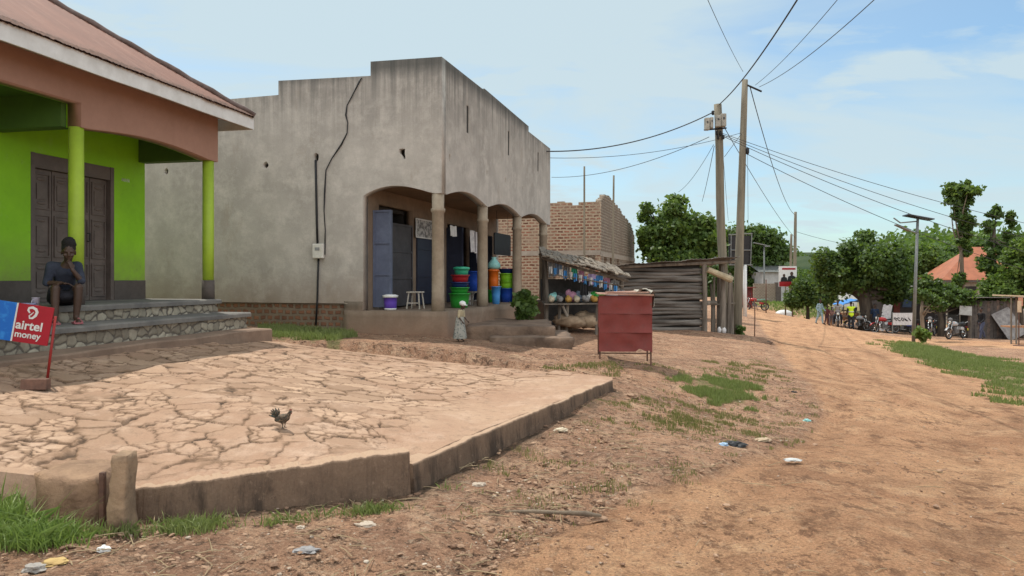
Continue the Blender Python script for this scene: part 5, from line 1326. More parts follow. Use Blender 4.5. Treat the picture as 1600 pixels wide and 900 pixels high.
def make_person(name_lbl, loc, rz, H, J, clothes, hair=True, group=None, vox=.015, headrot=None, hands=None, cat='person', hairpuff=False, hs=1):
    e = empty('person', loc, rz, name_lbl, cat, group); s = H/1.7
    V = {n: (Vector(p)*s, tuple(q*s for q in (RAD[n] if hasattr(RAD[n], '__len__') else (RAD[n],)*2))) for n, p in J.items()}
    parts = [blob_mesh(V, BE)]
    hr = headrot if headrot is not None else Matrix.Identity(3)
    hc = V['skull'][0]+hr @ Vector((0, -.018, .075))*s
    hc = hc+Vector((0, 0, .05*(hs-1)*s)); parts.append(head_mesh(hc, s*hs, hr))
    for sd, sg in (('l', 1), ('r', -1)):
        w_ = V['wr'+sd][0]; dd_ = w_-V['el'+sd][0]
        if hands and sd in hands: dn, nn, cu = hands[sd]
        else: dn, nn, cu = dd_, Vector((-sg, -.2, 0)), .45
        parts.append(hand_mesh(w_, dn, nn, s, cu))
    me = eval_mesh(join(parts), [('REMESH', dict(mode='VOXEL', voxel_size=vox*s if vox > .01 else vox)), ('SMOOTH', dict(factor=.5, iterations=2))])
    link_mesh('body', me, SKIN, e, True)
    for nm, mat, keys, extra in clothes:
        if nm == 'skirt':
            m = MB(); zt_, zb_, r0, r1 = extra; c = V['pelvis'][0]
            m.lathe([(r1*s, zb_*s), (r1*s*.97, (zb_*.7+zt_*.3)*s), (r0*1.1*s, (zb_*.2+zt_*.8)*s), (r0*s, zt_*s)], (c.x, c.y, 0), 22)
            m.build('skirt', mat, e, True); continue
        K = {}; 
        for q in keys:
            p, r = V[q]; K[q] = (p, tuple(x+extra*s for x in r))
        if 'cut' in nm: pass
        ed = [(a_, b_) for a_, b_ in BE if a_ in K and b_ in K]
        root = 'pelvis' if 'pelvis' in K else list(K)[0]
        link_mesh(nm, skin_mesh(K, ed, root), mat, e, True)
    m = MB()
    if hair:
        rr = .004
        m.ball(hc+hr @ Vector((0, .022, .048))*s, (.083*s, .094*s, .082*s), 14, 9, hr)
        if hairpuff:
            m.ball(hc+hr @ Vector((0, .03, .105))*s, (.086*s, .088*s, .082*s), 18, 12, hr, .09)
            m.ball(hc+hr @ Vector((0.01, .035, .15))*s, (.055*s, .055*s, .045*s), 16, 10, hr, .12)
        m.build('hair', HAIR, e, True)
    return e, V, hc
UP = ['pelvis', 'waist', 'chest', 'shl', 'shr', 'ell', 'elr']; UPL = UP+['wrl', 'wrr']
LEG = ['pelvis', 'hil', 'hir', 'knl', 'knr', 'cal', 'car', 'anl', 'anr']
SHO = ['anl', 'tol', 'anr', 'tor']

# seated woman on the porch edge
wx, wy = .0, 0
wp = hA(101, 470, 0, .05); base = world(CA, RA, (.02, wp.y, 0.0))
ang_w = R(38)                       # facing: between the street and the camera
J = dict(pelvis=(0, .02, .115), waist=(.01, -.03, .26), chest=(.02, -.15, .45), neck=(.03, -.22, .57), skull=(.035, -.255, .63),
         shl=(.15, -.14, .53), shr=(-.14, -.12, .525), ell=(.165, -.37, .325), elr=(-.20, -.23, .30), wrl=(.065, -.40, .465), wrr=(-.06, -.36, .30),
         hil=(.09, -.04, .095), hir=(-.09, -.04, .095), knl=(.125, -.43, .245), knr=(-.125, -.40, .235), cal=(.12, -.43, .10), car=(-.13, -.41, .09),
         anl=(.10, -.42, -.155), anr=(-.13, -.43, -.155), tol=(.115, -.56, -.194), tor=(-.15, -.57, -.194))
hr = Matrix.Rotation(R(14), 3, 'X') @ Matrix.Rotation(R(-6), 3, 'Z')
woman, V, hc = make_person('person seated on the porch edge in grey top and dark skirt, chin on hand', base, ang_w, 1.56, J,
    [('top', fab('blue_grey_top', (.040, .047, .070), (.022, .026, .04)), UP, .014)], True, None, .009, hr,
    {'l': (Vector((-.25, .05, .9)), Vector((-.6, .7, .1)), .75), 'r': (Vector((.75, -.35, -.1)), Vector((.0, -.2, -1)), .45)}, hairpuff=True)
# skirt drawn tight over the thighs
K = {q: (V[q][0], tuple(x+.012 for x in V[q][1])) for q in ('pelvis', 'hil', 'hir')}
for sd in 'lr':
    K['th'+sd] = (V['hi'+sd][0].lerp(V['kn'+sd][0], .70), (.082, .080))
link_mesh('skirt', eval_mesh(join([skin_mesh(K, [('pelvis', 'hil'), ('pelvis', 'hir'), ('hil', 'thl'), ('hir', 'thr')], 'pelvis'), mbmesh(MB().ball((0, -.22, .115), (.13, .20, .075), 14, 8))]), [('REMESH', dict(mode='VOXEL', voxel_size=.014)), ('SMOOTH', dict(factor=.5, iterations=4))]), fab('black_skirt', (.02, .019, .026), (.012, .012, .016)), woman, True)
for sd in 'lr':
    t, a_ = V['to'+sd][0], V['an'+sd][0]; m = MB()
    m.box(Vector(((t.x+a_.x)/2, (t.y+a_.y)/2+.02, -.2045+.012+.0)), (.09, .25, .02)); m.tube([(t.x-.045, t.y+.06, -.19), (t.x, t.y+.05, -.14), (t.x+.045, t.y+.06, -.19)], .014, 6)
    m.build('sandal', fab('pink_sandal', (.38, .13, .14)), woman, bevel=.006)
# cup and plate beside her
c0 = world(CA, RA, (.02, hA(56, 470, 0, .02).y, .002)); e = empty('cup', c0, 0, 'pale lilac plastic cup standing on the porch edge left of the seated person', 'cup')
m = MB(); m.lathe([(.032, 0), (.042, .105), (.045, .108), (.040, .104), (.030, .006)], (0, 0, 0), 20); m.build('body', plas('pale_lilac_plastic', (.52, .47, .56)), e, True)
m = MB(); m.torus((.0, -.05, .055), .026, .005, 'X', 14, 6); m.build('handle', plas('pale_lilac_plastic', (.52, .47, .56)), e, True)
c0 = world(CA, RA, (.03, hA(41, 470, 0, .02).y, .002)); e = empty('plate', c0, 0, 'shallow lilac blue bowl on the porch edge next to the cup', 'bowl')
m = MB(); m.lathe([(.05, 0), (.08, .02), (.095, .045), (.098, .045), (.08, .018), (.04, .006)], (0, 0, 0), 22); m.build('shell', plas('lilac_blue_plastic', (.28, .29, .46)), e, True)

# child by the corner of the veranda, in a white cap
cpos = GD(718, 12.75); cpos.z = P(718, 533, 12.75).z
J = stand_pose(.06, .10, (.18, .12), .06)
k = NT('patterned_cloth'); vo = k.n('ShaderNodeTexVoronoi'); vo.inputs['Scale'].default_value = 30; k.l(k.tc.outputs['Object'], vo.inputs['Vector'])
M_pat = k.out(k.mix(k.ramp(vo.outputs['Distance'], .25, .45), (.12, .135, .135, 1), (.30, .295, .26, 1)), .9, k.bump(k.noise(18, 4, .7), .6, .01))
HC_ = .64; hm = Matrix.Rotation(R(14), 3, 'X')
ch, Vc, hcc = make_person('toddler beside the cement plinth in a white cap, cream top and long patterned skirt', cpos, R(62), HC_, J,
    [('top', fab('cream_top', (.42, .36, .24), (.30, .25, .16)), UP, .03)], False, None, .012, hm, hs=1.5)
s = HC_/1.7; m = MB(); prof = [(.20, 1.12), (.22, 1.0), (.25, .75), (.30, .45), (.34, .16), (.33, .12)]; vs = []; nn = 40
for r_, z_ in prof:
    for i in range(nn):
        a_ = 2*math.pi*i/nn; f_ = 1+.10*math.sin(a_*7+z_*2)*(1.1-z_); vs.append((r_*f_*math.cos(a_)*s, (r_*f_*math.sin(a_)*.85-.02)*s, z_*s))
m.add(vs, [(j*nn+i, j*nn+(i+1) % nn, (j+1)*nn+(i+1) % nn, (j+1)*nn+i) for j in range(len(prof)-1) for i in range(nn)]); m.build('skirt', M_pat, ch, True)
s *= 1.5; m = MB(); m.ball(hcc+hm @ Vector((0, .012, .045))*s, (.095*s, .11*s, .085*s), 16, 10, hm); m.ball(hcc+hm @ Vector((0, -.10, .03))*s, (.07*s, .06*s, .012*s), 12, 6, hm)
m.build('cap', PL['white'], ch, True)

# ---------------------------------------------------------------- hen on the paving
hp = GP(441, 669); e = empty('chicken', hp, R(-12), 'small dark speckled chicken standing on the stone paving', 'chicken'); e.scale = (.86,)*3
m = MB(); s = 1.0
ry = lambda a_: Matrix.Rotation(R(a_), 3, 'Y')
m.ball((0, 0, .088), (.062, .040, .040), 16, 10, ry(-14)); m.ball((.04, 0, .098), (.034, .032, .036), 12, 8); m.tube([(.045, 0, .10), (.066, 0, .128), (.076, 0, .146)], [.028, .018, .014], 10); m.ball((.08, 0, .150), (.018, .013, .014), 10, 8)
m.tube([(.094, 0, .150), (.110, 0, .146)], [.006, .001], 6)
for s_ in (-1, 1):
    m.ball((.012, s_*.022, .070), (.026, .016, .028), 10, 7)
    m.tube([(.012, s_*.02, .055), (.018, s_*.02, .032), (.012, s_*.02, .006)], [.008, .0055, .005], 6)
    for t_ in (-.5, 0, .5): m.tube([(.012, s_*.02, .006), (.012+.026*math.cos(t_), s_*.02+.026*math.sin(t_), .003)], [.004, .003], 5)
    m.tube([(.012, s_*.02, .006), (-.006, s_*.02, .003)], [.004, .003], 5)
k = NT('speckled_plumage'); sp_ = k.sep()
col = k.mix(k.ramp(k.noise(55, 4, .8), .45, .6), (.045, .038, .030, 1), (.20, .14, .09, 1)); col = k.mix(k.ramp(k.noise(24, 3, .7), .56, .62), col, (.045, .06, .05, 1))
M_hen = k.out(col, .7, k.bump(k.noise(60, 4, .7), .8, .01))
me = eval_mesh(mbmesh(m), [('REMESH', dict(mode='VOXEL', voxel_size=.0045)), ('SMOOTH', dict(factor=.4, iterations=1))]); link_mesh('body', me, M_hen, e, True)
m = MB()
for i, (a_, L) in enumerate(((40, .07), (58, .085), (75, .09), (95, .085), (25, .06))):
    for s_ in (-1, 1):
        m.tube([(-.045, s_*.008, .095), (-.05-.5*L*math.cos(R(a_)), s_*(.010+.004*i), .095+.55*L*math.sin(R(a_))), (-.05-L*math.cos(R(a_))-.01, s_*(.012+.005*i), .095+L*math.sin(R(a_))*.92)], [.010, .012, .004], 5)
m.build('tail', M_hen, e, True)
for s_ in (-1, 1): m = MB(); m.ball((-.008, s_*.038, .090), (.050, .010, .028), 12, 8, ry(-18)); m.build('wing', M_hen, e, True)
m = MB(); m.ball((.082, 0, .167), (.014, .003, .008), 8, 6); m.ball((.092, 0, .136), (.004, .003, .007), 6, 5); m.build('comb', fab('red_comb', (.22, .04, .035)), e, True)

# ---------------------------------------------------------------- money agent sign on a stick
sp0 = GP(73, 581); D0 = 6.75; sp0 = P(73, 580, D0); sp0.z = float(pz(sp0.x, sp0.y))
sign = empty('agent_sign', sp0, R(6), 'small red and blue agent sign on a leaning red stick before the porch steps', 'sign')
u = D0/F
tilt = Matrix.Rotation(R(7), 3, 'Y')
m = MB(); m.tube([tilt @ Vector((0, 0, -.02)), tilt @ Vector((0, 0, .62))], .012, 8); m.build('stick', simple('red_stick', (.30, .025, .02), (.2, .02, .02), 8, .5, .1), sign, True)
def sp_pt(x, z): return tilt @ Vector((x, -.014, z))
rowr = Matrix.Rotation(R(10), 3, 'Y')
pnl = empty('panel_pivot', (0, 0, 0)); bpy.data.objects.remove(pnl)
# panel local axes: ux to the right, uz up, slightly rolled
ux = Vector((math.cos(R(-9)), 0, math.sin(R(-9)))).normalized(); uz = Vector((-math.sin(R(-10)), 0, math.cos(R(-10))))
org = Vector((P(84, 481, D0).x-sp0.x, -.02, P(84, 481, D0).z-sp0.z))     # top right corner
def Q(px_, pz_, y=0): return org+ux*(px_*u)+uz*(pz_*u)+Vector((0, y, 0))
def quad(m, x0, x1, z0, z1, y0, y1):
    c = [Q(x0, z0, y0), Q(x1, z0, y0), Q(x1, z1, y0), Q(x0, z1, y0), Q(x0, z0, y1), Q(x1, z0, y1), Q(x1, z1, y1), Q(x0, z1, y1)]
    m.add(c, [(0, 1, 2, 3), (4, 7, 6, 5), (0, 4, 5, 1), (3, 2, 6, 7), (0, 3, 7, 4), (1, 5, 6, 2)])
m = MB(); quad(m, -50.5, 1.5, -60, 0, 0, .012); m.build('red_panel', simple('red_sign_paint', (.36, .012, .025), (.31, .01, .02), 3, .45, .05, fine=.1), sign)
k = NT('blue_sign_paint'); col = k.mix(k.ramp(k.noise(9, 4, .6, dist=1.5), .5, .66), (.012, .13, .50, 1), (.03, .22, .62, 1)); M_bs = k.out(col, .4, None)
m = MB(); quad(m, -142, -53, -60, 0, 0, .012); m.build('blue_panel', M_bs, sign)
m = MB(); quad(m, -52.9, -50.6, -60, 0, -.001, .011); m.build('white_strip', PL['white'], sign)
m = MB(); quad(m, -142, 1, -59, -1, .0125, .02); m.build('backing', M_black, sign)
def sign_text(s_, size, x, z, bold):
    me = text_mesh(s_, size, bold, .0012)
    for v in me.vertices:
        p = v.co.copy(); v.co = org+ux*(x*u+p.x)+uz*(z*u+p.y)+Vector((0, -.004-p.z*.5, 0))
    link_mesh('lettering', me, PL['white'], sign)
sign_text('airtel', .112, -49, -39, .0025)
sign_text('money', .082, -48.5, -52, .0018)
# the looped emblem
m = MB(); pts = [(-32, -13, 2.2), (-35, -9, 3), (-34, -5.5, 3.6), (-29, -4, 4.0), (-24, -6, 4.2), (-21.5, -10.5, 4.2), (-23, -16, 3.9), (-27, -20.5, 3.2), (-31, -21, 2.6), (-32, -17.5, 2.0), (-29, -14, 1.6), (-26.5, -11, .8)]
vs = []
for i, (x, z, wd) in enumerate(pts):
    a_ = Vector(pts[max(i-1, 0)][:2]); b_ = Vector(pts[min(i+1, len(pts)-1)][:2]); t_ = (b_-a_).normalized(); n_ = Vector((-t_.y, t_.x))*wd*.5
    for s_ in (1, -1): vs += [Q(x+n_.x*s_, z+n_.y*s_, -.004), Q(x+n_.x*s_, z+n_.y*s_, -.0005)]
fs = []
for i in range(len(pts)-1):
    a_ = i*4; fs += [(a_, a_+2, a_+6, a_+4), (a_+1, a_+5, a_+7, a_+3), (a_, a_+4, a_+5, a_+1), (a_+2, a_+3, a_+7, a_+6)]
m.add(vs, fs); m.build('emblem', PL['white'], sign)
bq = P(56, 593, 6.45); bq.z = float(pz(bq.x, bq.y))
o = MB().box((0, 0, .045), (.20, .11, .095), None, jit=.006).build('brick', simple('weathered_loose_brick', (.20, .11, .08), (.12, .07, .055), 12, .95, .6, .01), None, bevel=.008); o.location = bq; o.rotation_euler = (0, 0, R(12)); tag(o, 'single weathered brick lying at the foot of the agent sign', 'brick')

# ---------------------------------------------------------------- block and post at the near left kerb
a, b = P(45, 745, 4.55), P(157, 745, 4.58)
M_rock = simple('tan_rock', (.31, .20, .125), (.17, .105, .07), 3, .95, .8, .03)
def rock(name, px0, px1, y0, ytop, ybot, d, dep, label, cat, mat, amp, taper=1):
    A_, B_ = P(px0, ytop, d), P(px1, ytop, d); zb = P(px0, ybot, d).z
    nx, ny, nz = 14, 6, 10; bm = bmesh.new(); vm = {}
    W, H = B_.x-A_.x, A_.z-zb
    e_ = bpy.data.meshes.new(name)
    def gv(i, j, q):
        if (i, j, q) not in vm:
            u_, v_, w_ = i/nx*2-1, j/ny*2-1, q/nz
            rr = (abs(u_)**6+abs(v_)**6+abs(w_*2-1)**8)
            sc = 1-.10*min(1, max(0, rr-1))
            p = Vector((u_*W/2*sc*(1-(1-taper)*w_), v_*dep/2*sc, w_*H*(1 if w_ < .9 else .985)))
            f = p*3+Vector((d*px0, 0, 0)); n_ = Vector((mnoise.noise(f), mnoise.noise(f+Vector((5, 2, 1))), mnoise.noise(f+Vector((2, 8, 3)))))
            g_ = p*11; n_ += .4*Vector((mnoise.noise(g_), mnoise.noise(g_+Vector((5, 2, 1))), mnoise.noise(g_+Vector((2, 8, 3)))))
            vm[(i, j, q)] = bm.verts.new(p+n_*amp)
        return vm[(i, j, q)]
    for i in range(nx):
        for j in range(ny): bm.faces.new([gv(i, j, nz), gv(i+1, j, nz), gv(i+1, j+1, nz), gv(i, j+1, nz)])
        for q in range(nz):
            bm.faces.new([gv(i, 0, q), gv(i+1, 0, q), gv(i+1, 0, q+1), gv(i, 0, q+1)]); bm.faces.new([gv(i+1, ny, q), gv(i, ny, q), gv(i, ny, q+1), gv(i+1, ny, q+1)])
    for j in range(ny):
        for q in range(nz):
            bm.faces.new([gv(0, j+1, q), gv(0, j, q), gv(0, j, q+1), gv(0, j+1, q+1)]); bm.faces.new([gv(nx, j, q), gv(nx, j+1, q), gv(nx, j+1, q+1), gv(nx, j, q+1)])
    bm.to_mesh(e_); bm.free(); o = link_mesh(name, e_, mat, None, True); o.location = ((A_.x+B_.x)/2, d+dep/2, zb); tag(o, label, cat); return o
rock('stone_block', 46, 158, 0, 742, 830, 4.5, .45, 'broad tan stone block ending the yard kerb at the near left', 'stone', M_rock, .055)
rock('stone_post', 166, 199, 0, 710, 832, 4.36, .15, 'short upright worn stone post leaning between block and kerb', 'post', simple('worn_tan_stone', (.30, .205, .13), (.16, .105, .07), 4, .95, .7, .02, lo=.42, hi=.6), .034, .78)
rock('steel_stub', 154, 162, 0, 738, 828, 4.46, .035, 'dark rusty steel stub standing between the stone block and the stone post', 'post', M_rust, .003)
# ---------------------------------------------------------------- trees
LEAF_D = leafmat('dark_mango_leaf', (.016, .036, .010), (.075, .125, .03), .3)
LEAF_M = leafmat('green_leaf', (.030, .062, .016), (.10, .16, .036), .35)
LEAF_L = leafmat('bright_leaf', (.055, .10, .022), (.14, .20, .04), .35)
BARK = simple('dark_bark', (.10, .080, .06), (.05, .04, .032), 6, .95, .8, .03, stretch=(1, 1, .3))
BARK_L = simple('pale_bark', (.22, .17, .12), (.13, .10, .075), 6, .95, .7, .03, stretch=(1, 1, .3))
def leaf_quads(n, lobes, size, up=.45, gap=.0, seed=1, shell=.55, droop=0, clump=.0):
    r_ = np.random.RandomState(seed); lobes = np.array(lobes, float)
    vol = np.prod(lobes[:, 3:6], 1)**.75; pick = r_.choice(len(lobes), n, p=vol/vol.sum())
    dirs = r_.normal(size=(n, 3)); dirs /= np.linalg.norm(dirs, axis=1)[:, None]
    kq = r_.uniform(0, 1, n); rad = np.where(kq < .5, r_.uniform(.6, 1.12, n), np.where(kq < .80, r_.uniform(.95, 1.8, n), r_.uniform(.1, 1, n)**.5))
    pos = lobes[pick, :3]+dirs*rad[:, None]*lobes[pick, 3:6]
    if gap:
        f = 1.1/max(.25, lobes[:, 3:6].mean()*.5)
        keep = np.array([mnoise.noise(Vector(p*f))+.35*mnoise.noise(Vector(p*f*2.7)) for p in pos]) > gap-.5
        pos = pos[keep]; dirs = dirs[keep]; n = len(pos)
    nrm = dirs*(1-up)+np.array([0, 0, 1])*up+r_.normal(size=(n, 3))*.7; nrm /= np.linalg.norm(nrm, axis=1)[:, None]
    t = np.cross(nrm, r_.normal(size=(n, 3))); t /= np.linalg.norm(t, axis=1)[:, None]
    t[:, 2] -= droop; t /= np.linalg.norm(t, axis=1)[:, None]
    b = np.cross(nrm, t); b /= np.linalg.norm(b, axis=1)[:, None]
    L = size*r_.uniform(.6, 1.35, n)[:, None]; W = L*.36
    v = np.stack([pos-t*L*.5, pos+b*W-nrm*L*.06, pos+t*L*.55-nrm*L*.10, pos-b*W-nrm*L*.06], 1).reshape(-1, 3)
    return v, np.arange(n*4).reshape(-1, 4)
def crown_mesh(name, par, mat, *a, **k_):
    v, f = leaf_quads(*a, **k_); me = bpy.data.meshes.new(name); me.from_pydata(v.tolist(), [], f.tolist()); me.update(); return link_mesh(name, me, mat, par)
def lobes_in(cx, cz, rx, rz, n, r_, seed, ry=None, cy=0):
    """smaller leaf lobes spread through an uneven ellipsoid"""
    q = np.random.RandomState(seed); L = []
    for i in range(int(n*1.8)):
        d = q.normal(size=3); d /= np.linalg.norm(d); s_ = q.uniform(.3, 1.0)
        rr = r_*q.uniform(.45, 1.25); L.append((cx+d[0]*rx*s_, cy+d[1]*(ry or rx)*s_, cz+d[2]*rz*s_, rr, rr, rr*q.uniform(.6, .9)))
    return L
def tree(name, label, px, d, base_py, crown, n, size, mats, trunk, seed=1, gap=.35, group=None, cat='tree', up=.45, extra=None, bark=None, droop=0, shell=.55):
    """crown: list of (px, py, rx_px, rz_px, n_lobes, lobe_px) in the photo, turned to metres at distance d"""
    g = GD(px, d); g.z = min(g.z, P(px, base_py, d).z+.3) if base_py else g.z
    e = empty(name, g, 0, label, cat, group); u_ = d/F; L = []
    for i, (cx, cy, rx, rz, nl_, lr) in enumerate(crown):
        c = P(cx, cy, d)-g; L += lobes_in(c.x, c.z, rx*u_, rz*u_, nl_, lr*u_, seed*17+i)
    parts = []
    k_ = len(mats)
    for i, mt in enumerate(mats):
        parts.append(leaf_quads(int(n*2.4)//k_, L, size*.66, seed=seed+i*5, gap=gap, up=up, droop=droop, shell=shell)+(i,))
    v = np.concatenate([p[0] for p in parts]); f = []; off = 0; mi = []
    for p in parts: f.append(p[1]+off); off += len(p[0]); mi += [p[2]]*len(p[1])
    me = bpy.data.meshes.new('crown'); me.from_pydata(v.tolist(), [], np.concatenate(f).tolist()); me.update()
    o = bpy.data.objects.new('crown', me); COL.objects.link(o); o.parent = e
    for mt in mats: me.materials.append(mt)
    me.polygons.foreach_set('material_index', mi)
    m = MB()
    if trunk:
        r0, top_py, nlimb = trunk; tt = P(px, top_py, d)-g; q = np.random.RandomState(seed+3)
        m.tube([(0, 0, -.3), (r0*.2, 0, tt.z*.35), (-r0*.2, r0*.2, tt.z*.7), (0, 0, tt.z)], [r0*1.35, r0, r0*.85, r0*.6], 9, wob=.08)
        for i in range(nlimb):
            l = L[q.randint(len(L))]; s0 = Vector((0, 0, tt.z*q.uniform(.55, 1))); e1 = Vector(l[:3]); mid = s0.lerp(e1, .5)+Vector((q.normal()*.2, q.normal()*.2, -.12))
            m.tube([s0, mid, e1], [r0*.5, r0*.3, r0*.08], 6)
        m.build('trunk', bark or BARK, e, True)
    return e
tree('mango_tree', 'broad dense mango tree shading the parked motorbikes beside the road', 1353, 46, 512, [(1345, 422, 60, 44, 32, 16), (1298, 420, 26, 30, 10, 12), (1398, 424, 24, 42, 12, 13), (1357, 372, 16, 14, 5, 9), (1316, 446, 28, 14, 8, 10), (1390, 456, 26, 16, 9, 10)],
     15000, .34, [LEAF_D, LEAF_D, LEAF_M], (.42, 440, 14), 3, .26, up=.55)
tree('leafy_tree', 'tall leafy green tree behind the log shed', 1055, 38, 505, [(1060, 352, 36, 44, 20, 14), (1015, 372, 24, 40, 14, 11), (1100, 378, 26, 40, 16, 12), (1012, 326, 12, 10, 4, 6), (1062, 312, 16, 10, 5, 7), (1050, 410, 50, 30, 16, 14)],
     13000, .36, [LEAF_M, LEAF_L, LEAF_M], (.3, 380, 10), 5, .30)
tree('dark_tree', 'wide dark tree far behind the black billboard', 1185, 78, 480, [(1185, 392, 40, 36, 22, 14), (1215, 398, 22, 34, 10, 11), (1150, 392, 30, 40, 14, 12), (1165, 440, 40, 30, 12, 14), (1195, 362, 20, 12, 5, 9), (1165, 368, 20, 12, 5, 9)],
     9000, .55, [LEAF_D, LEAF_D, LEAF_M], (.4, 420, 6), 7, .22)
tree('hedge_bush', 'rounded roadside bush growing right behind the red and white poster', 1262, 56, 492, [(1262, 455, 24, 26, 16, 10), (1240, 470, 14, 18, 8, 8), (1290, 462, 16, 22, 8, 9)], 5000, .30, [LEAF_M, LEAF_D], (.12, 460, 6), 9, .18, cat='bush')
tree('slender_tree', 'tall slim tree with a bushy head rising above the orange roof', 1503, 50, 505, [(1503, 300, 25, 20, 13, 7), (1490, 292, 10, 10, 4, 6), (1502, 340, 13, 30, 12, 6.5), (1506, 385, 10, 28, 9, 6), (1500, 430, 9, 24, 6, 5)], 3600, .40, [LEAF_M, LEAF_D, LEAF_L], (.14, 330, 8), 11, .20, bark=BARK_L)
tree('sparse_tree', 'thin open-crowned tree with dark leaf tufts right of the slender one', 1553, 48, 505, [(1557, 330, 11, 10, 4, 5), (1580, 345, 10, 13, 4, 5), (1546, 354, 9, 14, 4, 5), (1558, 388, 20, 24, 9, 7), (1545, 418, 20, 20, 8, 7), (1578, 372, 9, 14, 4, 5)], 2400, .40, [LEAF_D, LEAF_M], (.13, 350, 10), 13, .30)
tree('garden_tree', 'bright green garden tree at the right edge, in front of the orange roof', 1592, 44, 505, [(1590, 405, 26, 32, 16, 12), (1560, 455, 26, 26, 14, 11), (1600, 450, 28, 32, 12, 13), (1615, 390, 24, 30, 10, 12)], 6500, .33, [LEAF_M, LEAF_L], (.2, 430, 6), 15, .22)
tree('shade_tree', 'low dark tree over the dark shelter, left of the orange roof', 1470, 43.5, 505, [(1462, 458, 26, 20, 12, 9), (1495, 462, 26, 18, 12, 9), (1440, 445, 16, 16, 8, 8), (1520, 470, 18, 12, 8, 7)], 5200, .30, [LEAF_D, LEAF_M], (.16, 470, 8), 17, .3)
tree('bent_tree', 'small crooked pale-trunked tree leaning beside the solar street lamp', 1441, 37.5, 522, [(1452, 468, 14, 12, 7, 6), (1438, 458, 12, 10, 6, 6), (1468, 480, 10, 8, 5, 5)], 1300, .22, [LEAF_D, LEAF_M], (.10, 470, 6), 19, .35, bark=BARK_L)
tree('bushy_tree', 'mid green bushy tree between the street lamp and the orange roof', 1445, 62, 490, [(1445, 405, 22, 22, 12, 10), (1425, 425, 22, 26, 12, 10), (1462, 425, 16, 20, 8, 9), (1418, 392, 12, 14, 6, 7)], 4500, .42, [LEAF_L, LEAF_M], (.2, 430, 4), 21, .2)
for i, (px_, py_, d_, rx, rz, sd) in enumerate(((1470, 405, 118, 20, 14, 31), (1500, 398, 130, 24, 14, 33), (1535, 392, 124, 22, 16, 35), (1572, 385, 120, 24, 18, 37), (1605, 382, 128, 24, 18, 39), (1425, 402, 122, 20, 14, 41), (1395, 418, 115, 18, 14, 43))):
    tree('wooded_tree', ('hazy tree crown just left of the slender tree on the far slope', 'low crown directly behind the slender tree trunk on the far slope', 'dark crown between the slender and the sparse tree on the far slope', 'high crown on the far slope behind the sparse tree', 'highest crown on the far slope at the right edge', 'crown on the far slope behind the lamp panel', 'leftmost crown on the far slope, peeping over the mango tree')[i],
         px_, d_, None, [(px_, py_, rx, rz, 14, 8), (px_, py_+18, rx, 14, 8, 9)], 2200, .8, [LEAF_M, LEAF_D], (.3, py_+10, 3), sd, .15, 'trees on the far wooded slope')
for i, (px_, py_, d_, rx, rz, sd) in enumerate(((1238, 428, 140, 18, 12, 51), (1272, 440, 130, 16, 14, 53), (1105, 432, 95, 30, 22, 55))):
    tree('distant_tree', ('small distant tree right of the far pole tops', 'small distant tree in the gap left of the mango tree', 'distant tree filling the gap behind the utility poles')[i], px_, d_, None, [(px_, py_, rx, rz, 12, 8), (px_, py_+20, rx, 14, 8, 9)], 2400, .8, [LEAF_M, LEAF_D], (.3, py_+10, 3), sd, .15)
# far wood closing the view
fw = []
q = np.random.RandomState(77)
for i in range(150):
    az = q.uniform(.47, .72) if i % 3 else q.uniform(-.1, .47); r_ = q.uniform(150, 330) if i % 3 else q.uniform(260, 420); x, y = r_*math.sin(az), r_*math.cos(az); rr = q.uniform(2.2, 4.2) if i % 3 else q.uniform(1.2, 2.2); fw.append((x, y, T(x, y)+rr*.8, rr*1.3, rr*1.3, rr))
v, f = leaf_quads(16000, fw, 1.7, seed=6, gap=0, up=.5, shell=.7); me = bpy.data.meshes.new('far_wood'); me.from_pydata(v.tolist(), [], f.tolist()); me.update(); o = link_mesh('far_wood', me, LEAF_M); tag(o, 'far-off wood covering the slope on the horizon', 'wood', kind='stuff')

# shrub by the veranda steps
def shrub(label, px, py, d, crown, n, size, mats, seed, stems=7, name='shrub'):
    g = P(px, py, d); e = empty(name, g, 0, label, 'shrub'); u_ = d/F; L = []
    for i, (cx, cy, rx, rz, nl_, lr) in enumerate(crown):
        c = P(cx, cy, d)-g; L += lobes_in(c.x, c.z, rx*u_, rz*u_, nl_, lr*u_, seed*13+i)
    v, f = leaf_quads(n, L, size, seed=seed, gap=.2, up=.35, shell=.3); me = bpy.data.meshes.new('foliage'); me.from_pydata(v.tolist(), [], f.tolist()); me.update(); link_mesh('foliage', me, mats, e)
    m = MB(); q = np.random.RandomState(seed)
    for i in range(stems):
        l = L[q.randint(len(L))]; m.tube([(q.normal()*.03, q.normal()*.03, -.05), (l[0]*.5+q.normal()*.02, l[1]*.5, l[2]*.5), l[:3]], [.014, .010, .004], 5)
    m.build('stem', simple('green_stem', (.09, .10, .04), None, 6, .8, .2), e, True)
shrub('leafy dark green shrub growing in front of the veranda by the rough steps', 821, 507, 16.2, [(821, 478, 15, 24, 16, 7), (812, 470, 8, 14, 6, 5), (830, 490, 10, 12, 6, 5)], 1500, .13, LEAF_M, 3, 12)
shrub('small weedy shrub at the foot of the solar street lamp', 1440, 533, 35.2, [(1440, 522, 10, 10, 8, 5)], 420, .22, LEAF_L, 4)
shrub('low weeds at the foot of the taller utility pole', 1157, 527, 24.8, [(1157, 516, 6, 10, 6, 4)], 260, .12, LEAF_M, 8)

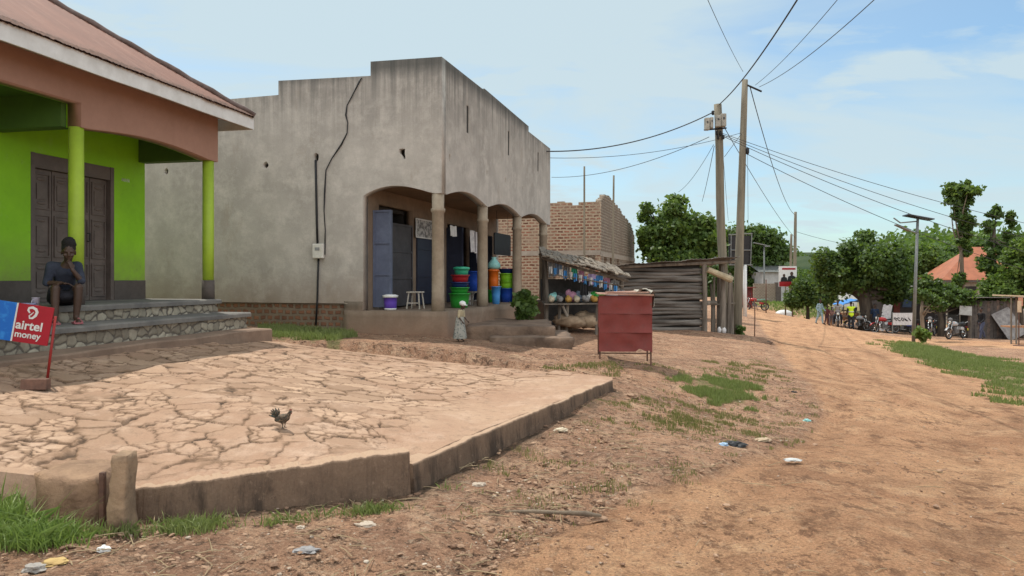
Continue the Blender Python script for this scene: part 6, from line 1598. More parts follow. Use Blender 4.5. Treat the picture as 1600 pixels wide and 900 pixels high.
# ---------------------------------------------------------------- solar street lamp
lb = GD(1427, 36); lt = P(1434, 341, 36); e = empty('solar_street_lamp', lb, 0, 'tall grey solar street lamp with a flat panel on top, right of the mango tree', 'street lamp')
M_gal = simple('grey_steel_pole', (.20, .21, .205), (.15, .155, .15), 5, .5, .1, metal=.5)
v_ = lt-lb; m = MB(); m.tube([(0, 0, -.2), v_*.5, v_], [.085, .075, .06], 12); m.build('pole', M_gal, e, True)
m = MB(); a, b = P(1413, 337, 36)-lb, P(1457, 345, 36)-lb; rot = Matrix.Rotation(math.atan2(a.z-b.z, b.x-a.x), 3, 'Y') @ Matrix.Rotation(R(-4), 3, 'X'); m.box((a+b)/2+Vector((0, 0, .04)), (1.30, .55, .045), rot); m.build('panel', simple('solar_glass', (.03, .035, .05), None, 3, .25, 0, spec=.5), e)
m = MB(); m.tube([v_+Vector((0, 0, -.15)), v_+Vector((-.9, -.1, .02-.25)), v_+Vector((-1.25, -.15, .0))], .035, 6); m.build('arm', M_gal, e, True)
m = MB(); p_ = P(1402, 354, 35.8)-lb; m.box(p_+Vector((.25, 0, -.06)), (.75, .28, .07), Matrix.Rotation(R(24), 3, 'Y')); m.build('lamp_head', M_gal, e, bevel=.02)
m = MB(); m.tube([v_+Vector((0, 0, -.75)), p_+Vector((.6, 0, -.2))], .03, 6); m.build('brace', M_gal, e)
# second, far lamp on the left
lb = GD(1194, 70); lt = P(1194, 383, 70); e = empty('street_lamp', lb, 0, 'small distant grey street lamp beyond the black billboard', 'street lamp'); v_ = lt-lb
m = MB(); m.tube([(0, 0, -.2), v_], [.09, .07], 8); m.build('pole', M_gal, e, True); m = MB(); m.box(v_+Vector((-.4, 0, .1)), (1.2, .4, .08), Matrix.Rotation(R(12), 3, 'Y')); m.box(v_+Vector((.25, -.1, -.1)), (.45, .25, .12)); m.build('lamp_head', M_gal, e)

# ---------------------------------------------------------------- black billboard seen from behind
bd = 42; bb = GD(1164, bd); e = empty('billboard', bb, 0, 'black back of a framed billboard on a white post behind the utility poles', 'billboard'); u_ = bd/F
def bp(px, py): q = P(px, py, bd)-bb; return q
m = MB(); a, b = bp(1139, 413), bp(1173, 368); m.span((a.x, 0, a.z), (b.x, .08, b.z)); m.build('panel', M_black, e)
m = MB(); W_ = .05
for A_, B_ in (((1138, 414), (1175, 414)), ((1138, 367), (1175, 365)), ((1174, 366), (1172, 415)), ((1142, 366), (1141, 414)), ((1121, 382), (1142, 382)), ((1121, 382), (1119, 415)), ((1142, 391), (1172, 391))):
    m.tube([bp(*A_)+Vector((0, -.06, 0)), bp(*B_)+Vector((0, -.06, 0))], .035, 6)
m.build('frame', M_gal, e)
m = MB(); q = bp(1164, 424); m.tube([(q.x, .0, -.3), (q.x, .0, bp(1164, 414).z)], .11, 12); m.build('post', PL['white'], e, True)
# ---------------------------------------------------------------- red and white poster board
pd_ = 57; pb = GD(1231, pd_); e = empty('poster_board', pb, 0, 'red and white poster board with two dark-suited figures on wooden posts by the road bend', 'poster board')
def pp(px, py): return P(px, py, pd_)-pb
def pq(m, x0, x1, y0, y1, a, b):
    p0, p1 = pp(x0, y1), pp(x1, y0); m.span((p0.x, a, p0.z), (p1.x, b, p1.z))
m = MB(); pq(m, 1217, 1245, 416, 448, 0, .05); m.build('board', PL['white'], e)
m = MB(); pq(m, 1217.4, 1244.6, 440, 447.6, -.012, -.002); m.build('red_band', PL['red'], e); m = MB(); pq(m, 1222, 1243, 418.5, 421.5, -.012, -.002); m.build('red_stripe', PL['red'], e)
m = MB()
for cx_, w_ in ((1225, 5.5), (1237, 7.0)):
    q = pp(cx_, 440); r_ = w_*pd_/F; m.prism([(q.x-r_, q.z), (q.x+r_, q.z), (q.x+r_*.8, q.z+r_*1.1), (q.x+r_*.3, q.z+r_*1.35), (q.x-r_*.3, q.z+r_*1.35), (q.x-r_*.8, q.z+r_*1.1)], -.02, -.013)
m.build('suit', M_black, e)
m = MB()
for cx_, w_ in ((1225, 5.5), (1237, 7.0)):
    q = pp(cx_, 440); r_ = w_*pd_/F; m.ball((q.x, -.016, q.z+r_*1.75), (r_*.36, .006, r_*.46), 12, 8)
m.build('face', SKIN, e)
for px_ in (1228, 1239):
    m = MB(); p0 = pp(px_, 482); m.tube([(p0.x, .1, -.3), (p0.x, .1, pp(px_, 418).z)], .06, 7); m.build('post', M_pole, e, True)
# ---------------------------------------------------------------- low wall, red shed and white car-like tank beyond the bend
wd = 66; wb = GD(1200, wd); e = empty('boundary_wall', wb, 0, 'low brown brick boundary wall beside the far road', 'wall')
m = MB(); a = P(1178, 443, wd)-wb; b = P(1212, 475, wd)-wb; m.span((a.x, 0, -.6), (b.x, .25, a.z)); m.build('wall', M_brick_grey, e)
m = MB(); m.span((b.x+.003, -.1, -.6), (b.x+.45, .35, a.z+.1)); m.build('pillar', M_band, e)
e = empty('far_house', GD(1205, 74), 0, 'pale grey far house wall with a low roof above the boundary wall', 'house'); g0 = e.location
m = MB(); a = P(1190, 425, 74)-g0; b = P(1236, 470, 74)-g0; m.span((a.x, 0, -.6), (b.x, 5, a.z)); m.build('wall', simple('pale_grey_render', (.40, .40, .40), (.3, .3, .3), 2, .9, .2), e)
m = MB(); m.add([(a.x-.4, -.4, a.z), (b.x+.4, -.4, a.z), (b.x+.4, 2.5, a.z+.7), (a.x-.4, 2.5, a.z+.7), (b.x+.4, 5.4, a.z), (a.x-.4, 5.4, a.z)], [(0, 1, 2, 3), (3, 2, 4, 5)]); m.build('roof', M_gal, e)
e = empty('red_stall', GD(1167, 56), 0, 'small dark red sheet metal stall beside the far road', 'stall'); g0 = e.location
m = MB(); a = P(1158, 450, 56)-g0; b = P(1176, 485, 56)-g0; m.span((a.x, 0, -.3), (b.x, 1, a.z)); m.build('body', M_red, e); m = MB(); m.box(((a.x+b.x)/2, .4, a.z+.04), (b.x-a.x+.3, 1.5, .06)); m.build('roof', M_red, e)
m = MB(); m.span((a.x+.12, -.02, .9), (b.x-.12, -.004, 1.35)); m.build('hatch', simple('dark_red', (.13, .03, .03), None, 4, .6, .1), e)
e = empty('white_tank', GD(1225, 60), 0, 'white upturned tank lying on the grassy rise under the poster', 'tank'); m = MB(); m.ball((0, 0, .25), (.75, .5, .42), 16, 10); m.build('shell', PL['white'], e, True)
m = MB(); m.torus((0, 0, .12), .62, .03, 'Z', 20, 6); m.build('rim', PL['white'], e, True)

# ---------------------------------------------------------------- motorbikes
M_tyre = simple('rubber', (.022, .021, .020), (.035, .03, .027), 12, .85, .3); M_chrome = simple('chrome', (.45, .45, .45), (.35, .35, .35), 5, .25, 0, metal=.9); M_eng = simple('engine_alloy', (.17, .17, .17), (.10, .10, .10), 8, .5, .2, metal=.6)
M_lens = simple('lamp_lens', (.6, .6, .55), None, 4, .15, 0)
def motorbike(label, loc, rz, tank, seat, group='motorbikes parked at the roadside', rack=True, shield=False):
    e = empty('motorbike', loc, rz, label, 'motorbike', group)      # +x is forward
    for x_ in (-.62, .64):
        m = MB(); m.torus((x_, 0, .30), .255, .045, 'Y', 26, 8); w_ = m.build('wheel', M_tyre, e, True)
        m = MB(); m.torus((x_, 0, .30), .215, .014, 'Y', 26, 6); m.lathe([(.05, -.05), (.05, .05)], (x_, 0, .30), 12, 'Y')
        for i in range(9): a_ = i*2*math.pi/9; m.tube([(x_+.04*math.cos(a_), .02*(-1)**i, .30+.04*math.sin(a_)), (x_+.215*math.cos(a_+.25), 0, .30+.215*math.sin(a_+.25))], .005, 4)
        m.build('rim', M_chrome, w_, True)
    m = MB(); m.tube([(.40, 0, .86), (.10, 0, .62), (-.10, 0, .36), (.12, 0, .30), (.36, 0, .76)], .022, 7); m.tube([(.10, 0, .66), (-.35, 0, .68), (-.80, 0, .74)], .02, 6)
    for s_ in (-1, 1): m.tube([(-.62, s_*.09, .30), (-.08, s_*.09, .34)], .018, 6); m.tube([(-.60, s_*.11, .32), (-.48, s_*.12, .66)], .022, 6)
    m.build('frame', M_black, e, True)
    m = MB(); m.box((.06, 0, .40), (.30, .20, .20)); m.lathe([(.07, 0), (.08, .03), (.07, .06), (.08, .09), (.07, .12), (.08, .15), (.06, .18)], (.12, 0, .48), 12); m.build('engine', M_eng, e, bevel=.01)
    m = MB(); m.tube([(.2, -.11, .52), (.26, -.13, .35), (.05, -.14, .24), (-.35, -.15, .28), (-.85, -.16, .36)], [.018, .02, .022, .035, .04], 8); m.build('exhaust', M_chrome, e, True)
    m = MB(); m.ball((.18, 0, .80), (.26, .13, .125), 16, 10); m.ball((.06, 0, .77), (.20, .11, .09), 12, 8); m.build('tank', tank, e, True)
    m = MB(); m.box((-.40, 0, .55), (.34, .24, .16), Matrix.Rotation(R(-6), 3, 'Y')); m.build('side_panel', tank, e, bevel=.03)
    m = MB(); m.box((-.36, 0, .80), (.66, .25, .09), Matrix.Rotation(R(4), 3, 'Y'), taper=.9); m.build('seat', seat, e, bevel=.03)
    for s_ in (-1, 1): m = MB(); m.tube([(.64, s_*.085, .30), (.44, s_*.075, .92)], .024, 7); m.build('fork', M_chrome, e, True)
    m = MB(); m.tube([(.30, .37, 1.02), (.36, .22, 1.03), (.42, .08, .98), (.42, -.08, .98), (.36, -.22, 1.03), (.30, -.37, 1.02)], .016, 7); m.build('handlebar', M_black, e, True)
    for s_ in (-1, 1):
        m = MB(); m.tube([(.36, s_*.22, 1.03), (.38, s_*.27, 1.19)], .008, 5); m.ball((.38, s_*.29, 1.22), (.015, .065, .042), 10, 6); m.build('mirror', M_black, e, True)
        m = MB(); m.ball((.46, s_*.16, .88), (.035, .025, .025), 8, 6); m.build('indicator', PL['orange'], e, True)
    m = MB(); m.ball((.50, 0, .88), (.06, .095, .095), 14, 9); h_ = m.build('headlight', M_black, e, True); m = MB(); m.ball((.545, 0, .88), (.025, .08, .08), 12, 7); m.build('lens', M_lens, h_, True)
    for x_, a0, a1 in ((.64, 30, 150), (-.62, 40, 160)):
        m = MB(); vs = []; n = 12
        for i in range(n+1):
            a_ = R(a0+(a1-a0)*i/n)
            for s_ in (-1, 1): vs.append((x_+.325*math.cos(a_), s_*.06, .30+.325*math.sin(a_)))
        m.add(vs, [(2*i, 2*i+1, 2*i+3, 2*i+2) for i in range(n)]); o = m.build('mudguard', tank if x_ > 0 else M_black, e, True); sm_ = o.modifiers.new('t', 'SOLIDIFY'); sm_.thickness = .008
    m = MB(); m.box((-.90, 0, .60), (.03, .10, .06)); m.build('tail_light', PL['red'], e)
    m = MB(); m.box((-.93, 0, .47), (.012, .17, .12), Matrix.Rotation(R(-12), 3, 'Y')); m.build('number_plate', PL['yellow'], e)
    if rack:
        m = MB()
        for s_ in (-1, 1): m.tube([(-.62, s_*.1, .80), (-.72, s_*.11, .86), (-.95, s_*.11, .86)], .01, 5)
        m.tube([(-.95, .11, .86), (-.95, -.11, .86)], .01, 5); m.build('rack', M_chrome, e, True)
    m = MB(); m.tube([(-.05, .1, .30), (-.12, .26, .02)], .012, 5); m.build('side_stand', M_black, e)
    if shield:
        m = MB(); m.ball((.50, 0, 1.03), (.03, .12, .10), 12, 8); m.build('windshield', fab('grey_shield', (.22, .22, .23)), e, True)
    return e
red_t, blk_t, blu_t, wht_t = plas('red_enamel', (.36, .02, .02), .25), plas('black_enamel', (.02, .02, .022), .25), plas('blue_enamel', (.03, .06, .26), .25), plas('silver_enamel', (.42, .43, .44), .25)
st_b, st_g = simple('black_vinyl', (.022, .022, .024), None, 8, .5, .1), simple('pale_green_vinyl', (.15, .28, .22), None, 8, .6, .1)
motorbike('black motorbike facing the road among the walkers left of the mango trunk', GD(1309, 44.5), R(-112), blk_t, st_b, shield=True)
motorbike('silver motorbike standing close behind the neon-vested person', GD(1340, 45.6), R(-60), wht_t, st_b)
motorbike('red motorbike parked sideways just right of the mango trunk', GD(1383, 42.5), R(186), red_t, st_b)
motorbike('dark blue motorbike half hidden behind the white lettered board', GD(1409, 44.5), R(170), blu_t, st_b)
motorbike('black motorbike with white shield right of the crooked tree', GD(1456, 41.5), R(-130), blk_t, st_b, shield=True)
motorbike('silver motorbike parked in the open left of the walker in black', GD(1494, 38.8), R(208), wht_t, st_b, shield=True)
motorbike('motorbike with a pale green seat parked by the far red stall', GD(1181, 54), R(165), red_t, st_g)

# ---------------------------------------------------------------- people along the road
SK_G = 'people along the road'
def std(label, px, d, H, rz, top, bottom, stride=.15, arms=(.3, -.3), long_top=False, skirt=None, lean=.02, group=None):
    cl = [('shirt', top, UPL if long_top else UP, .016)]
    if skirt: cl.append(('skirt', bottom, None, skirt))
    else: cl.append(('trousers', bottom, LEG, .014))
    cl.append(('shoes', fab('dark_shoe', (.04, .03, .03)), SHO, .012))
    e, V, hc = make_person(label, GD(px, d), rz, H, stand_pose(stride, lean, arms), cl, True, group or SK_G, .011); return e, V, hc
std('person in pale blue top and trousers walking left of the parked motorbike', 1281, 46.5, 1.55, R(20), fab('pale_blue', (.34, .48, .54)), fab('pale_blue', (.34, .48, .54)), .22, long_top=True)
std('child in dark red clothes walking beside the person in pale blue', 1292, 46.8, 1.22, R(10), fab('dark_red', (.16, .05, .05)), fab('maroon', (.12, .06, .07)), .12)
std('child in dusty pink clothes right of the dark red child', 1299, 47.2, 1.18, R(-10), fab('dusty_pink', (.40, .22, .20)), fab('grey_cloth', (.18, .17, .18)), .14)
e, V, hc = std('person in a neon yellow vest standing with back turned by the mango trunk', 1330, 44.2, 1.66, R(170), fab('black_shirt', (.03, .03, .03)), fab('dark_trousers', (.03, .032, .04)), .08)
s = 1.66/1.7; K = {q: (V[q][0], tuple(x+.03 for x in V[q][1])) for q in ('pelvis', 'waist', 'chest', 'shl', 'shr')}
link_mesh('vest', skin_mesh(K, [('pelvis', 'waist'), ('waist', 'chest'), ('chest', 'shl'), ('chest', 'shr')], 'waist'), fab('neon_yellow', (.55, .75, .03), (.48, .66, .03)), e, True)
m = MB(); c_ = V['waist'][0]; m.lathe([(.166, -.02), (.168, .03)], (c_.x, c_.y, c_.z+.02), 20); m.build('reflective_band', PL['white'], e, True)
std('person in dark blue shirt in the shade right of the mango trunk', 1367, 45.5, 1.68, R(-20), fab('dark_blue', (.03, .05, .10)), fab('dark_grey', (.05, .05, .06)), .04)
std('person in black top and blue jeans walking past the silver motorbike', 1534, 40.5, 1.70, R(-75), fab('black_top', (.015, .014, .016)), fab('jeans', (.07, .08, .13)), .26, (.25, -.3), True)
# rider on the first bike
rl = GD(1309, 44.5); ra = R(-112); J = dict(pelvis=(0, .30, .88), waist=(0, .25, 1.04), chest=(0, .16, 1.27), neck=(0, .11, 1.41), skull=(0, .08, 1.49), shl=(.165, .15, 1.32), shr=(-.165, .15, 1.32), ell=(.27, -.05, 1.14), elr=(-.27, -.05, 1.14), wrl=(.30, -.26, 1.05), wrr=(-.30, -.26, 1.05),
   hil=(.10, .24, .86), hir=(-.10, .24, .86), knl=(.20, -.10, .70), knr=(-.20, -.10, .70), cal=(.20, -.03, .55), car=(-.20, -.03, .55), anl=(.20, .02, .30), anr=(-.20, .02, .30), tol=(.21, -.10, .25), tor=(-.21, -.10, .25))
make_person('rider in grey shirt sitting on the motorbike left of the mango trunk', rl, ra+R(90), 1.7, J, [('shirt', fab('light_grey', (.36, .35, .34)), UP, .016), ('trousers', fab('dark_trousers', (.03, .032, .04)), LEG, .014), ('shoes', fab('dark_shoe', (.04, .03, .03)), SHO, .012)], True, SK_G, .011)

# ---------------------------------------------------------------- stalls under and beside the mango tree
e = empty('tarpaulin_canopy', GD(1326, 48.5), 0, 'low bright blue tarpaulin canopy on sticks, behind the neon-vested person', 'canopy'); g0 = e.location; u_ = 48.5/F
m = MB(); vs = []; nx = 12; ny = 6
for s_ in (0, 1):
    for i in range(nx+1):
        for j in range(ny+1):
            x_ = (i/nx-.5)*34*u_; y_ = (j/ny-.5)*1.6; z_ = P(1326, 474, 48.5).z-g0.z+.32*(1-abs(i/nx-.62)*1.7)-.12*abs(j/ny-.5)+.03*math.sin(i*1.7+j)-s_*.015; vs.append((x_, y_, z_))
N = (nx+1)*(ny+1); m.add(vs, [(s_*N+i*(ny+1)+j, s_*N+(i+1)*(ny+1)+j, s_*N+(i+1)*(ny+1)+j+1, s_*N+i*(ny+1)+j+1) for s_ in (0, 1) for i in range(nx) for j in range(ny)]); m.build('canopy', plas('bright_blue_tarp', (.03, .25, .72), .6), e, True, fix=False)
for sx_ in (-.6, .6):
    for sy_ in (-.6, .6): m = MB(); m.tube([(sx_, sy_, -.2), (sx_, sy_, P(1326, 474, 48.5).z-g0.z)], .025, 6); m.build('post', M_wood_grey, e)
e = empty('timber_table', GD(1316, 48.2), 0, 'orange-brown wooden market table under the blue canopy', 'table'); M_or = simple('orange_timber', (.42, .22, .11), (.3, .15, .08), 5, .85, .3)
m = MB(); m.box((0, 0, .85), (1.9, .8, .06)); m.build('tabletop', M_or, e)
for sx_ in (-.85, .85):
    for sy_ in (-.3, .3): m = MB(); m.box((sx_, sy_, .40), (.07, .07, .84)); m.build('leg', M_or, e)
m = MB(); m.box((0, -.37, .62), (1.9, .03, .36)); m.build('apron', M_or, e)
e = empty('parked_van', GD(1322, 66), R(70), 'small white van parked far back beyond the blue canopy', 'van')
m = MB(); m.prism([(-1.9, .35), (1.8, .35), (1.95, .7), (1.6, 1.05), (1.2, 1.75), (-1.8, 1.8), (-1.95, 1.0)], -.75, .75); m.build('body', PL['white'], e, bevel=.06)
m = MB(); m.prism([(1.60, 1.10), (1.24, 1.68), (1.21, 1.68), (1.56, 1.10)], -.62, .62); m.span((-1.5, -.757, 1.1), (1.1, -.752, 1.6)); m.span((-1.5, .752, 1.1), (1.1, .757, 1.6)); m.build('window', M_black, e)
for x_ in (-1.2, 1.25):
    for y_ in (-.7, .7): m = MB(); m.torus((x_, y_, .32), .24, .08, 'Y', 20, 8); m.lathe([(.2, -.05), (.2, .05)], (x_, y_, .32), 16, 'Y'); m.build('wheel', M_tyre, e, True)
# leaning white sheet, red-brown door, dark shelter, white lettered board
e = empty('white_sheet', GD(1383, 44.8), R(-8), 'tall pale plastic sheet leaning in the shade right of the mango trunk', 'sheet'); u_ = 44.8/F
m = MB(); vs = []; nx, ny = 10, 12
for s_ in (0, 1):
    for i in range(nx+1):
        for j in range(ny+1):
            w_ = j/ny; x_ = (i/nx-.5)*(.62-.1*w_)+.35*w_-.1; vs.append((x_, .25*w_+.03*math.sin(i*1.3+j*.8)+s_*.01, .15+w_*1.55+.04*math.sin(i*1.1)))
N = (nx+1)*(ny+1); m.add(vs, [(s_*N+i*(ny+1)+j, s_*N+(i+1)*(ny+1)+j, s_*N+(i+1)*(ny+1)+j+1, s_*N+i*(ny+1)+j+1) for s_ in (0, 1) for i in range(nx) for j in range(ny)]); m.build('sheet', M_fab_w, e, True, fix=False)
e = empty('roadside_shop', GD(1425, 47), 0, 'low dark roadside shop with a pale sheet roof and red-brown door, behind the white board', 'shop'); g0 = e.location
def rs(px, py): return P(px, py, 47)-g0
m = MB(); a, b = rs(1392, 455), rs(1478, 500); m.span((a.x, .0, -.4), (b.x, .1, a.z)); m.span((a.x, .102, -.4), (a.x+.1, 3, a.z)); m.span((b.x-.1, .102, -.4), (b.x, 3, a.z)); m.build('wall', simple('dark_timber_wall', (.06, .05, .045), (.035, .03, .03), 4, .9, .4), e)
m = MB(); a, b = rs(1396, 462), rs(1406, 490); m.span((a.x, -.03, b.z-.6), (b.x, -.002, a.z)); m.build('door', simple('red_brown_door', (.20, .055, .04), None, 4, .7, .1), e)
m = MB(); a, b = rs(1410, 458), rs(1424, 480); m.span((a.x, -.02, b.z), (b.x, -.002, a.z)); m.build('shutter', simple('blue_grey_board', (.08, .12, .20), None, 4, .7, .1), e)
m = MB(); a, b = rs(1440, 449), rs(1482, 455); m.box(((a.x+b.x)/2, .6, a.z), (b.x-a.x, 2.6, .04), Matrix.Rotation(R(5), 3, 'Y')); a, b = rs(1388, 453), rs(1440, 452); m.box(((a.x+b.x)/2, 1.2, a.z), (b.x-a.x, 3.0, .04)); m.build('roof', simple('pale_sheet_roof', (.45, .45, .44), (.25, .24, .23), 3, .5, .2), e)
e = empty('lettered_board', GD(1411, 41.2), 0, 'white board with smudged black lettering on two low posts, left of the lamp', 'board'); g0 = e.location
def lb_(px, py): return P(px, py, 41.2)-g0
m = MB(); a, b = lb_(1395, 489), lb_(1427, 508); m.span((a.x, 0, b.z), (b.x, .04, a.z)); m.build('board', M_fab_w, e)
m = MB()
for i in range(5):
    c = lb_(1399+i*5.6, 499); s_ = .10; pts = [(c.x+s_*math.cos(t*1.7+i)*(.8+.2*math.sin(i*3)), -.004, c.z+s_*.9*math.sin(t*(1.2+.25*(i % 3))+i*.7)) for t in np.linspace(0, 3.6, 9)]
    m.tube(pts, .022, 4)
m.build('lettering', M_black, e)
for px_ in (1395, 1426): m = MB(); q = lb_(px_, 500); m.tube([(q.x, .03, -.3), (q.x, .03, lb_(0, 488).z)], .035, 6); m.build('post', M_gal, e)
e = empty('timber_shack', GD(1550, 43), R(0), 'dark weathered plank shack at the right with sloping grey sheets', 'shack'); g0 = e.location
def ts(px, py): return P(px, py, 43)-g0
x0_, x1_ = ts(1512, 0).x, ts(1592, 0).x; zt_ = ts(0, 470).z
for i in range(16):
    m = MB(); w_ = (x1_-x0_)/16; m.box((x0_+(i+.5)*w_, 0, zt_/2-.15), (w_*.96, .04, zt_+.3+rng.uniform(-.05, .08)), Matrix.Rotation(R(rng.uniform(-1.5, 1.5)), 3, 'Y')); m.build('plank', simple('charcoal_plank' if i % 3 else 'brown_plank', (.10, .085, .075) if i % 3 else (.14, .10, .08), (.05, .045, .042), 5, .95, .5), e) if i < 16 else None
m = MB(); m.box(((x0_+x1_)/2, .9, zt_+.12), (x1_-x0_+.5, 2.6, .04), Matrix.Rotation(R(-4), 3, 'X')); m.build('roof', simple('grey_sheet', (.20, .19, .18), (.12, .11, .105), 4, .6, .3), e)
m = MB(); a, b = ts(1555, 485), ts(1585, 526); m.box(((a.x+b.x)/2, -.35, (a.z+b.z)/2), (1.2, .03, 1.75), Matrix.Rotation(R(-20), 3, 'X') @ Matrix.Rotation(R(-24), 3, 'Y')); m.build('leaning_sheet', simple('grey_tin', (.26, .25, .24), (.13, .12, .12), 4, .6, .3), e)
m = MB(); m.span((x0_, .03, -.3), (x1_, 2, zt_)); m.build('inner_wall', M_dark, e)
e = empty('tin_sheet', GD(1505, 43), 0, 'pale grey sheet hung on the shelter front above the silver motorbike', 'sheet'); g0 = e.location
m = MB(); a, b = P(1496, 478, 43)-g0, P(1515, 492, 43)-g0; m.box(((a.x+b.x)/2, -.2, (a.z+b.z)/2), (b.x-a.x, .03, a.z-b.z), Matrix.Rotation(R(4), 3, 'Y'), jit=.02); m.build('sheet', simple('pale_tin', (.42, .43, .42), (.28, .28, .27), 4, .6, .2), e)
m = MB(); 
for px_ in (1497, 1514): q = P(px_, 490, 43)-g0; m.tube([(q.x, -.17, -.3), (q.x, -.17, a.z)], .03, 6)
m.build('post', M_wood_grey, e)
e = empty('fruit_stand', GD(1596, 36), 0, 'pale orange roofed roadside stand at the right edge of the view', 'stand'); g0 = e.location
def fs_(px, py): return P(px, py, 36)-g0
m = MB(); a = fs_(1577, 463); m.box((a.x+.9, .3, a.z), (1.9, 1.8, .07), Matrix.Rotation(R(2), 3, 'Y')); m.build('roof', simple('cream_boards', (.52, .42, .28), (.4, .3, .2), 6, .9, .3), e)
m = MB(); a = fs_(1577, 466); b = fs_(1590, 477)
for i in range(6): m.box((a.x+.12+i*.3, -.62, (a.z+b.z)/2+.02), (.22, .03, a.z-b.z+rng.uniform(-.1, .1)))
m.build('fringe', simple('salmon_cloth', (.48, .17, .12), (.4, .25, .16), 8, .9, .3), e)
for px_ in (1580, 1588, 1612):
    m = MB(); q = fs_(px_, 0); m.tube([(q.x, .0, -.3), (q.x, .0, fs_(0, 464).z)], .04, 6); m.build('post', M_wood_grey, e)
m = MB(); q = fs_(1600, 0); m.span((q.x-.55, .1, .8), (q.x+.9, .9, .86)); m.build('counter', M_or, e)
e = empty('sign_post', GD(1592, 34), 0, 'thin dark post on a round foot, standing before the roadside stand', 'post'); g0 = e.location
m = MB(); t_ = P(1592, 470, 34)-g0; m.tube([(0, 0, 0), (0, 0, t_.z)], .025, 8); m.build('shaft', M_rust, e); m = MB(); m.lathe([(.24, 0), (.24, .04), (.06, .07)], (0, 0, 0), 16); m.build('foot', M_rust, e)
m = MB(); a, b = P(1589, 470, 34)-g0, P(1595, 488, 34)-g0; m.span((a.x, -.05, b.z), (b.x, -.028, a.z)); m.build('plate', simple('cream_board', (.6, .45, .3), None, 5, .8, .2), e)
# orange-roofed house
hd = 58; e = empty('orange_roof_house', GD(1510, hd), R(-12), 'house with an orange hipped roof half hidden by trees at the right', 'house'); g0 = e.location
def oh(px, py): return P(px, py, hd)-g0
a, b, pk = oh(1455, 437), oh(1585, 441), oh(1528, 390); D_ = 6.0
M_or_roof = simple('orange_iron_roof', (.36, .13, .07), (.27, .10, .055), 2, .6, .3, stretch=(1, 1, 1))
m = MB(); x0_, x1_, ze, zp = a.x, b.x, a.z, pk.z+.2; xr = (pk.x-.6, pk.x+.6)
for k_ in range(24):
    pass
m.add([(x0_, -D_/2, ze), (x1_, -D_/2, ze), (xr[1], 0, zp), (xr[0], 0, zp), (x1_, D_/2, ze), (x0_, D_/2, ze)], [(0, 1, 2, 3), (1, 4, 2), (4, 5, 3, 2), (5, 0, 3)]); ro = m.build('roof', M_or_roof, e); sm_ = ro.modifiers.new('t', 'SOLIDIFY'); sm_.thickness = .06
m = MB(); m.span((x0_+.4, -D_/2+.5, -.6), (x1_-.4, D_/2-.5, ze-.02)); m.build('wall', simple('pale_house_wall', (.36, .33, .28), (.26, .22, .18), 2, .9, .2), e)
m = MB(); m.span((x0_-.02, -D_/2-.03, ze-.18), (x1_+.02, -D_/2+.02, ze-.04)); m.build('fascia', M_band, e)
for i in (.3, .7):
    m = MB(); xx = x0_+(x1_-x0_)*i; m.span((xx-.6, -D_/2+.48, ze-1.5), (xx+.6, -D_/2+.497, ze-.5)); m.build('window', M_dark, e)
# thin rod by the road edge near the mound
o = MB().tube([(0, 0, -.1), (.01, 0, .75), (0, 0, 1.35)], .018, 6).build('iron_rod', M_rust, None, True); o.location = GD(1179, 25.5); tag(o, 'thin rusty rod stuck in the earth bank right of the poles', 'rod')
o = MB().tube([(0, 0, -.1), (.0, 0, 2.4)], .04, 6).build('iron_rod', M_rust, None, True); o.location = GD(1197, 53); tag(o, 'dark post by the far motorbike with the pale green seat', 'post')

# ---------------------------------------------------------------- grass
GR1 = leafmat('grass_blade', (.115, .145, .045), (.25, .28, .105), .3); GR2 = leafmat('dry_grass_blade', (.10, .10, .035), (.24, .20, .09), .3); GR3 = leafmat('lush_grass_blade', (.085, .15, .03), (.24, .32, .09), .35)
def grass_patch(label, pts, hmin, hmax, w_, mat, lean=.5, name='grass'):
    n = len(pts); q = np.random.RandomState(n); pts = np.array(pts)
    a_ = q.uniform(0, 6.283, n); h = q.uniform(hmin, hmax, n)*q.uniform(.6, 1.1, n); le = q.uniform(.1, lean, n)*h; ww = w_*q.uniform(.6, 1.3, n)
    la = q.uniform(0, 6.283, n); v = np.zeros((n, 5, 3)); dx, dy = np.cos(a_), np.sin(a_); lx, ly = np.cos(la)*le, np.sin(la)*le
    for k_, (f_, s_) in enumerate(((0, -1), (0, 1), (.55, .8), (1, 0), (.55, -.8))):
        v[:, k_, 0] = pts[:, 0]+dx*ww*s_*.5+lx*f_**1.8; v[:, k_, 1] = pts[:, 1]+dy*ww*s_*.5+ly*f_**1.8; v[:, k_, 2] = pts[:, 2]+h*f_*(1-.25*f_*le/h)-(.01 if f_ == 0 else 0)
    me = bpy.data.meshes.new(name); me.from_pydata(v.reshape(-1, 3).tolist(), [], np.arange(n*5).reshape(-1, 5).tolist()); me.update()
    o = link_mesh(name, me, mat); tag(o, label, 'grass', kind='stuff'); return o
def scatter(poly, n, seed, edge=.3, clump=1.6, thr=-.05, z=None):
    q = np.random.RandomState(seed); lo, hi = poly.min(0)-edge, poly.max(0)+edge; out = []
    while len(out) < n:
        c = q.uniform(lo, hi, (n*3, 2)); s_ = sdf(poly, c[:, 0], c[:, 1]); 
        nz = np.array([mnoise.noise(Vector((p[0]*clump, p[1]*clump, seed)))+.5*mnoise.noise(Vector((p[0]*clump*3, p[1]*clump*3, seed))) for p in c])
        c = c[(s_ < edge*(nz)) & (nz > thr)]
        out += list(map(tuple, c))
        if len(c) == 0: break
    out = np.array(out[:n]); return np.c_[out, tz(out[:, 0], out[:, 1])+.0]
grass_patch('short green grass strip along the right of the road', scatter(verge_right, 24000, 1, 1.3, 1.3, -.15), .04, .13, .022, GR1)
